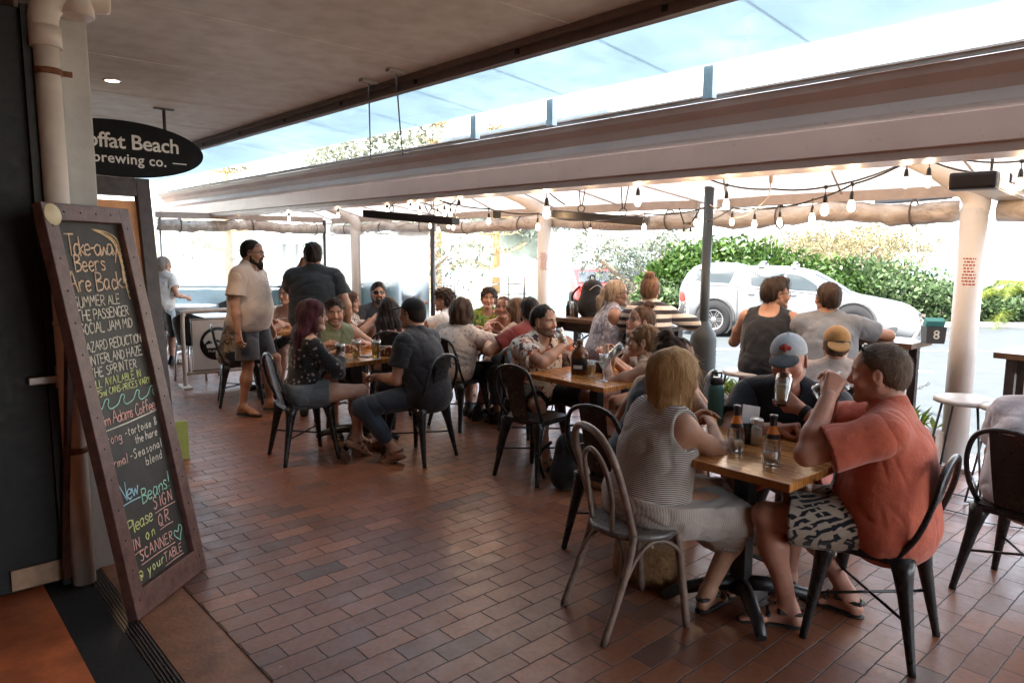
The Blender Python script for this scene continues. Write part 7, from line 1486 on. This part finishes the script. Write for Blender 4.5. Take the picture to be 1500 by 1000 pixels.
# ------------------------------------------------------------ parked ute
def ute():
    S=64.3; X=lambda px:(px-1160)/S; Z=lambda py:(490-py)/S
    root=empty('parked_ute',Vector((6.76,17.8,0)),R_(-24),'silver dual-cab ute with a canopy and roof racks parked across the street','ute'); root.location.z=-.447; root.scale=(1,1,1.06)
    mp,nt,b=newmat('silver_car_paint'); n=noise(nt,600,2,objco(nt)); lk(nt,ramp(nt,n.outputs[0],[(.3,(.10,.108,.115)),(.7,(.135,.145,.152))]).outputs[0],b.inputs['Base Color']); b.inputs['Metallic'].default_value=.15; b.inputs['Roughness'].default_value=.42; b.inputs['Coat Weight'].default_value=.2; b.inputs['Coat Roughness'].default_value=.05
    mg,nt,b=newmat('tinted_car_glass'); b.inputs['Base Color'].default_value=(.012,.02,.024,1); b.inputs['Roughness'].default_value=.12; b.inputs['Specular IOR Level'].default_value=.18; n=noise(nt,3,3,objco(nt)); bump(nt,b,n.outputs[0],.03,.005)
    mk=M('ute_black_plastic',(.03,.03,.032),.55); 
    st=[ # px, z_bottom px, belt px, top px, half width, half width at top
     (1003,462,424,420,.80,.76),(1006,468,418,410,.88,.74),(1012,472,413,398,.91,.70),(1022,474,411,388,.92,.68),(1036,475,411,383.5,.92,.68),(1060,476,412,382,.92,.69),(1085,477,412,383,.92,.69),(1097,478,412.5,385.5,.92,.69),(1101,478,412.5,387,.92,.69),(1112,478,413,386.5,.92,.68),(1135,478,414,386,.92,.69),(1160,478,416,386.5,.92,.69),(1185,478,417,389,.92,.68),(1203,478,418.5,393,.92,.67),(1222,478,420.5,402,.92,.67),(1242,478,423,413,.92,.68),(1256,478,425,421.5,.92,.70),(1270,478,430,426,.92,.72),(1292,478,436,429.5,.915,.72),(1312,480,443,433,.91,.73),(1328,482,447,436,.90,.72),(1337,484,449,439.5,.87,.70),(1343,485,452,443,.83,.67),(1346,485,456,449,.78,.62)]
    def ring(s):
        x,zb,zm,zt,w,wt=X(s[0]),Z(s[1]),Z(s[2]),Z(s[3]),s[4],s[5]
        half=[(.72*w,zb),(.97*w,zb+.03),(w,zb+(zm-zb)*.45),(w*.985,zb+(zm-zb)*.8),(w*.955,zm),(wt+(w*.955-wt)*.5,zm+(zt-zm)*.52),(wt,zt-(zt-zm)*.06-.01),(wt*.8,zt+.012),(wt*.4,zt+.03)]
        return [(x,-y,z) for y,z in half]+[(x,y,z) for y,z in reversed(half)]
    rs=[ring(s) for s in st]; n=len(rs[0]); mb=MB(); vs=[v for r in rs for v in r]
    fs=[(i*n+k,(i+1)*n+k,(i+1)*n+(k+1)%n,i*n+(k+1)%n) for i in range(len(rs)-1) for k in range(n)]; fs+= [tuple(range(n)),tuple((len(rs)-1)*n+k for k in range(n-1,-1,-1))]
    mb.add(vs,fs,True); bo=mb.build('body',mp,root); bm=bmesh.new(); bm.from_mesh(bo.data); bmesh.ops.recalc_face_normals(bm,faces=bm.faces); bm.to_mesh(bo.data); bm.free()
    def side(px,py,off=.004):
        """point of the near body side at this silhouette position"""
        for a,b in zip(st,st[1:]):
            if a[0]<=px<=b[0]:
                f=(px-a[0])/(b[0]-a[0]); s=[a[i]+(b[i]-a[i])*f for i in range(6)]; break
        else: s=st[0] if px<st[0][0] else st[-1]
        h=ring(s)[:9]; z=Z(py)
        for p,q in zip(h,h[1:]):
            if p[2]<=z<=q[2]+1e-6: f=(z-p[2])/max(1e-6,q[2]-p[2]); return Vector((X(px),p[1]+(q[1]-p[1])*f-off,z))
        return Vector((X(px),-s[4]-off,z))
    def panel(name,poly,mat,off=.004,par=root,sub=6):
        # dense fan so that the pane follows the body side
        d=MB(); P=smooth_path([(a,b,0) for a,b in poly],3,True); c=Vector((sum(p.x for p in P)/len(P),sum(p.y for p in P)/len(P),0)); K=len(P); vs=[]
        for k in range(sub+1):
            for p in P: q=c.lerp(p,k/sub); vs.append(side(q.x,q.y,off))
        d.add(vs,[(k*K+i,k*K+(i+1)%K,(k+1)*K+(i+1)%K,(k+1)*K+i) for k in range(sub) for i in range(K)],True); o=d.build(name,mat,par)
        vs2=[Vector((v[0],-v[1],v[2])) for v in vs]; d=MB(); d.add(vs2,[(k*K+i,(k+1)*K+i,(k+1)*K+(i+1)%K,k*K+(i+1)%K) for k in range(sub) for i in range(K)],True); d.build(name,mat,par); return o
    panel('canopy_window',[(1030,391),(1034,390),(1083,391.5),(1088,393),(1082,408),(1076,410),(1034,408),(1029,404)],mg); panel('rear_door_window',[(1112,394),(1116,393),(1160,394),(1161,396),(1161,415),(1158,415.5),(1118,413),(1113,408)],mg); panel('front_door_window',[(1164,396),(1167,394.6),(1184,397),(1200,405),(1210,413),(1210,417),(1206,418.5),(1166,416.5),(1164,412)],mg)
    # windscreen
    d=MB(); vs=[]
    for s in st[13:17]:
        r=ring(s); 
        for k in (6,7,8,9,10,11): vs.append(Vector(r[k])+Vector((.012,0,.010)))
    d.add(vs,[(i*6+k,(i+1)*6+k,(i+1)*6+k+1,i*6+k+1) for i in range(3) for k in range(5)],True); d.build('windscreen',mg,root)
    for pts in([(1101,388),(1096,400),(1094.5,412),(1094.5,440),(1096,475)],[(1013,413.5),(1060,413.8),(1094,414)],[(1162,417),(1161,440),(1163,475)],[(1224,425),(1222,445),(1225,470)],[(1112,416),(1160,418.5),(1222,424)],[(1112,476),(1160,477),(1225,477)]):
        d=MB(); d.tube([side(a,b,.0) for a,b in smooth_path([(a,b,0) for a,b in pts],5) for a,b in [(a,b)]] if False else [side(q.x,q.y,.0) for q in smooth_path([(a,b,0) for a,b in pts],6)],.010,5); d.build('panel_gap',mk,root)
    for px in(1110,1170): d=MB(); d.tube([side(px,424.5,.012),side(px+4,424.2,.03),side(px+10,424.8,.012)],.011,6); d.build('door_handle',mp,root)
    d=MB(); d.box((X(1213),-1.04,Z(411)),(.16,.2,.15),bev=.04); d.box((X(1213),1.04,Z(411)),(.16,.2,.15),bev=.04); d.build('mirror',mp,root)
    mt=M('ute_tyre_rubber',(.012,.012,.013),.9,0,.2,40,.2,.2); mal=M('alloy_rim',(.2,.2,.21),.4,.5)
    for px in(1060,1259):
        for sy in(-1,1):
            x0=X(px); zc=.40; Mw=Matrix.Translation((x0,sy*.86,zc))@Matrix.Rotation(R_(-90)*sy,4,'X')
            w=MB(); w.lathe([(.235,-.12),(.36,-.125),(.392,-.09),(.4,0),(.392,.09),(.36,.125),(.24,.12),(.232,.1)],36,Mw); wo_=w.build('wheel',mt,root)
            w=MB(); w.lathe([(.232,.10),(.238,.118),(.21,.10),(.20,.06),(0,.06)],32,Mw); w.build('rim_barrel',mk,wo_); w=MB(); w.lathe([(.236,.121),(.212,.121),(.206,.11)],32,Mw)
            for k in range(6):
                an=k*math.pi/3; 
                for dq in(-.16,.16): w.add([Mw@Vector((math.cos(an+dq*e_)*r_,math.sin(an+dq*e_)*r_,zz)) for r_,e_,zz in((.05,1.6,.105),(.21,.75,.118),(.21,1.15,.118),(.05,2.6,.105))],[(0,1,2,3)])
            w.lathe([(0,.112),(.05,.11),(.06,.1)],16,Mw); w.build('rim',mal,wo_)
            a=MB(); 
            ys=sy*.915
            a.tube([(x0+.475*math.cos(k*math.pi/14),ys,zc+.02+.475*math.sin(k*math.pi/14)) for k in range(-1,16)],.035,8); a.build('wheel_arch',mk,root)
            a=MB(); a.prism([(x0+.46*math.cos(k*math.pi/12),zc+.02+.46*math.sin(k*math.pi/12)) for k in range(-3,16)],-.004,.004,Matrix.Translation((0,sy*.922,0))@Matrix.Rotation(R_(90),4,'X')); a.build('arch_liner',m_rubber,root)
    d=MB(); d.box((X(1158),-.98,Z(481)),(2.0,.14,.05),bev=.015); d.box((X(1158),.98,Z(481)),(2.0,.14,.05),bev=.015); d.build('side_step',mal,root)
    mr=M('red_lamp_lens',(.45,.02,.015),.15); ml=M('headlamp_lens',(.62,.64,.66),.08)
    panel('tail_light',[(1004,426),(1010,424),(1014,432),(1013,438),(1005,438)],mr,.008); panel('headlight',[(1283,439),(1288,437.5),(1320,446),(1325,449),(1323,452),(1300,450),(1288,446)],ml,.008); panel('fog_light',[(1303,468),(1312,464),(1318,465),(1315,472),(1304,474)],mk,.008)
    d=MB(); 
    for k in range(4): d.box((X(1346.5)+.0,0,Z(446+k*3.4)),(.05,1.25,.022))
    d.box((X(1346),0,Z(470)),(.06,1.35,.2),bev=.02); d.build('grille',mk,root)
    d=MB(); d.tube(smooth_path([(X(1330),-.93,Z(487)),(X(1341),-.88,Z(475)),(X(1349),-.66,Z(459)),(X(1352),-.4,Z(457)),(X(1352),.4,Z(457)),(X(1349),.66,Z(459)),(X(1341),.88,Z(475)),(X(1330),.93,Z(487))],5),.04,10); d.build('nudge_bar',mal,root)
    d=MB(); d.box((X(1006),0,Z(470)),(.12,1.7,.16),bev=.03); d.build('rear_bumper',mk,root)
    for px in(1126,1174): d=MB(); d.tube([(X(px),-.62,Z(383)),(X(px),-.6,Z(379.5)),(X(px),.6,Z(379.5)),(X(px),.62,Z(383))],.028,8); d.box((X(px),-.63,Z(384)),(.14,.08,.07),bev=.01); d.box((X(px),.63,Z(384)),(.14,.08,.07),bev=.01); d.build('roof_rack',mal,root)
ute()
# ------------------------------------------------------------ far street things
def small_car(label,px,py,Y,col,k,rz=0,name='parked_car'):
    t=empty(name,atY(px,py,Y),rz,label,'car','cars parked far across the road'); t.location.z=GZ; mp=M('car_'+label.split()[0],col,.25,.2); W=.85
    d=MB(); prof=[(-2,.35),(-2.05,.8),(-1.7,.95),(-1.2,1.42),(.5,1.45),(1.1,.98),(1.95,.85),(2.05,.4)]; d.prism(prof,-W,W,Matrix.Rotation(R_(90),4,'X')); b=d.build('body',mp,t); md=b.modifiers.new('soften','BEVEL'); md.width=.08; md.segments=2
    d=MB(); 
    for sy in(-1,1): d.add([(-1.5,sy*(W+.004),.98),(-1.15,sy*(W+.004),1.36),(.45,sy*(W+.004),1.38),(.95,sy*(W+.004),1.0)],[(0,1,2,3)])
    d.add([(-1.70,-.7,.98),(-1.70,.7,.98),(-1.24,.62,1.38),(-1.24,-.62,1.38)],[(0,1,2,3)]); d.build('window',M('dark_window',(.05,.06,.07),.1),t)
    for x in(-1.3,1.3):
        for sy in(-1,1): d=MB(); d.lathe([(0,-.1),(.3,-.1),(.33,0),(.3,.1),(.16,.11),(0,.09)],20,Matrix.Translation((x,sy*.8,.33))@Matrix.Rotation(R_(90)*sy*-1,4,'X')); d.build('wheel',M('ute_tyre_rubber',(.022,.022,.023),.85),t)
    for sy in(-1,1): d=MB(); d.box((-2.03,sy*.65,.78),(.06,.26,.14)); d.build('tail_light',M('red_lamp_lens',(.45,.02,.015),.15),t)
small_car('red hatchback parked far away beyond the black backpack',856,450,27,(.42,.05,.05),1,R_(100)); small_car('dark blue car parked far away between the two women at the bar',923,446,29,(.03,.04,.06),1,R_(96)); small_car('white car ghosted through the closed clear blind',500,470,20,(.75,.76,.76),1,R_(30))
def rail_fence(label,a,b,h,posts,mat,pal=0):
    t=empty('railing',a,math.atan2((b-a).y,(b-a).x),label,'railing'); L=(b-a).length; d=MB()
    for z in(.15,h*.55,h): d.tube([(0,0,z),(L,0,z)],.025,6)
    d.build('rail',mat,t)
    for i in range(posts+1): d=MB(); d.tube([(L*i/posts,0,-.1),(L*i/posts,0,h)],.03,6); d.build('post',mat,t)
    if pal:
        d=MB()
        for i in range(int(L/.14)): d.box((i*.14+.07,0,h*.55),(.05,.02,h*.8))
        d.build('pickets',mat,t)
mfe=M('weathered_grey_rail',(.3,.36,.38),.7)
rail_fence('grey rail fence beyond the curly-haired man and the woman in green',atY(668,440,30)*Vector((1,1,0)) if False else Vector((atY(668,440,30).x,30,GZ)),Vector((atY(880,445,34).x,34,GZ)),1.1,9,mfe); rail_fence('dark picket fence section behind the curly-haired man',Vector((atY(636,440,27).x,27,GZ)),Vector((atY(666,440,27).x,27,GZ)),1.35,2,M('dark_rail',(.07,.08,.09),.6),1); rail_fence('grey rail fence beyond the outdoor tables at far left',Vector((atY(262,445,16).x,16,GZ)),Vector((atY(420,430,24).x,24,GZ)),1.1,9,mfe)
def shelter(label,px0,px1,ey,Y,pitch=.9):
    a,b=atY(px0,ey,Y),atY(px1,ey,Y); t=empty('picnic_shelter',Vector(((a.x+b.x)/2,Y,GZ)),0,label,'shelter'); w=(b.x-a.x)/2; h=a.z-GZ; d=MB(); apex=h+pitch; d.add([(-w,-w*.8,h),(w,-w*.8,h),(w,w*.8,h),(-w,w*.8,h),(-w*.15,0,apex),(w*.15,0,apex),(-w,-w*.8,h-.12),(w,-w*.8,h-.12),(w,w*.8,h-.12),(-w,w*.8,h-.12)],[(0,1,5,4),(1,2,5),(2,3,4,5),(3,0,4),(0,6,7,1),(1,7,8,2),(2,8,9,3),(3,9,6,0),(6,9,8,7)]); d.build('roof',M('pale_metal_roof',(.5,.53,.55),.5),t)
    for x in(-.85,-.3,.3,.85):
        for y in(-.65,.65): d=MB(); d.box((x*w,y*w,h/2-.06),(.16,.16,h-.12)); d.build('post',M('pale_timber_post',(.42,.42,.4),.7),t)
shelter('pale open picnic shelter between the two standing men',388,452,352,26); shelter('pale picnic shelter seen through the closed blind right of the standing man',520,616,350,34,.7)
t=empty('beach_umbrella',Vector((atY(768,402,30).x,30,GZ)),0,'distant pale grey umbrella left of the middle white post','umbrella'); zz=atY(768,402,30).z-GZ; d=MB(); d.lathe([(1.6,zz-.05),(1.6,zz),(.8,zz+.45),(0,zz+.8)],10); d.build('canopy',M('grey_canvas',(.42,.45,.47),.8),t); d=MB(); d.tube([(0,0,0),(0,0,zz+.8)],.04,8); d.build('pole',m_steel,t)
t=empty('street_sign',Vector((atY(866,400,32).x,32,GZ)),0,'tall thin signpost with a pale round-cornered plate behind the backpack','sign'); zz=atY(866,372,32).z-GZ; d=MB(); d.tube([(0,0,0),(0,0,zz+.9)],.04,8); d.build('post',m_steel,t); d=MB(); d.box((0,-.05,zz+.25),(.45,.02,1.1),bev=.008); d.build('plate',M('pale_sign_plate',(.55,.58,.6),.5),t)
t=MB().box((0,0,.55),(2.6,.5,1.1),bev=.03).build('utility_box',M('teal_box',(.18,.36,.36),.6)); t.location=(atY(825,430,26).x,26,GZ); tag(t,'teal green bin enclosure between the middle post and the backpack','enclosure')
t=empty('power_pole',Vector((atY(1082,350,22.4).x,22.4,GZ)),0,'pale timber power pole rising out of the hedge behind the ute canopy','pole'); d=MB(); d.tube([(0,0,0),(0,0,9)],[.2,.16],12); d.build('shaft',M('bleached_pole_timber',(.62,.6,.56),.8),t); d=MB(); d.box((0,-.1,8.4),(1.8,.1,.1)); d.build('crossarm',m_darkwood,t)
t=empty('bin_post',Vector((atY(632,400,29).x,29,GZ)),0,'rusty brown pillar sign beside the black corner post','pillar'); d=MB(); d.box((0,0,1.2),(.42,.3,2.4),bev=.03); d.build('column',M('rust_brown_sign',(.36,.2,.14),.7),t); d=MB(); d.box((0,0,2.44),(.6,.4,.08)); d.build('cap',m_steel,t)
# outdoor seating at far left
t=empty('windbreak_panel',Vector((atY(345,452,12.4).x,12.4,0)),R_(8),'teal canvas windbreak beyond the cream barrier','windbreak'); d=MB(); d.box((0,0,.62),(2.2,.03,.62)); d.build('canvas',M('teal_canvas',(.05,.21,.25),.8,0,.25,4,.1),t); d=MB(); d.tube([(-1.1,0,0),(-1.1,0,.98),(1.1,0,.98),(1.1,0,0)],.022,8); d.build('frame',m_black,t)
def cane_chair(label,x,y,rz):
    t=empty('rattan_chair',(x,y,0),rz,label,'chair','dark rattan chairs at the far left'); m=M('dark_rattan',(.03,.035,.04),.6,0,.3,40,.3); d=MB(); vs=[]
    for i in range(13):
        a=R_(200+140*i/12) 
        for z,r in((.45,.22),(.66,.26),(.86-.12*abs(i-6)/6,.27)): vs.append((math.cos(a)*r,math.sin(a)*r*.9,z))
    d.add(vs,[(i*3+k,i*3+k+1,(i+1)*3+k+1,(i+1)*3+k) for i in range(12) for k in(0,1)],True); d.build('backrest',m,t); d=MB(); d.lathe([(0,.46),(.23,.46),(.24,.44),(0,.43)],20); d.build('seat',m,t)
    for x_ in(-.17,.17):
        for y_ in(-.17,.17): d=MB(); d.tube([(x_,y_,.44),(x_*1.15,y_*1.15,0)],.014,6); d.build('leg',m_steel,t)
def cafe_table(label,x,y):
    t=empty('round_table',(x,y,0),0,label,'table','white round tables at the far left'); d=MB(); d.lathe([(0,.74),(.42,.74),(.43,.73),(.42,.71),(0,.71)],28); d.build('tabletop',M('white_tabletop',(.72,.72,.72),.3),t); d=MB(); d.tube([(0,0,.71),(0,0,.03)],.035,10); d.lathe([(0,.03),(.24,.02),(.25,0)],20); d.build('pedestal',m_steel,t)
a=at(315,462,.74); cafe_table('white round table just behind the cream barrier',a.x,a.y); b_=at(275,447,.74); cafe_table('white round table beside the woman in white',b_.x,b_.y)
cane_chair('dark rattan chair directly behind the cream barrier',a.x+.0,a.y-.62,0); cane_chair('dark rattan chair between the two white round tables',a.x-.55,a.y+.25,R_(-80)); cane_chair('dark rattan chair on the far side of the white tables',b_.x+.5,b_.y+.2,R_(150))
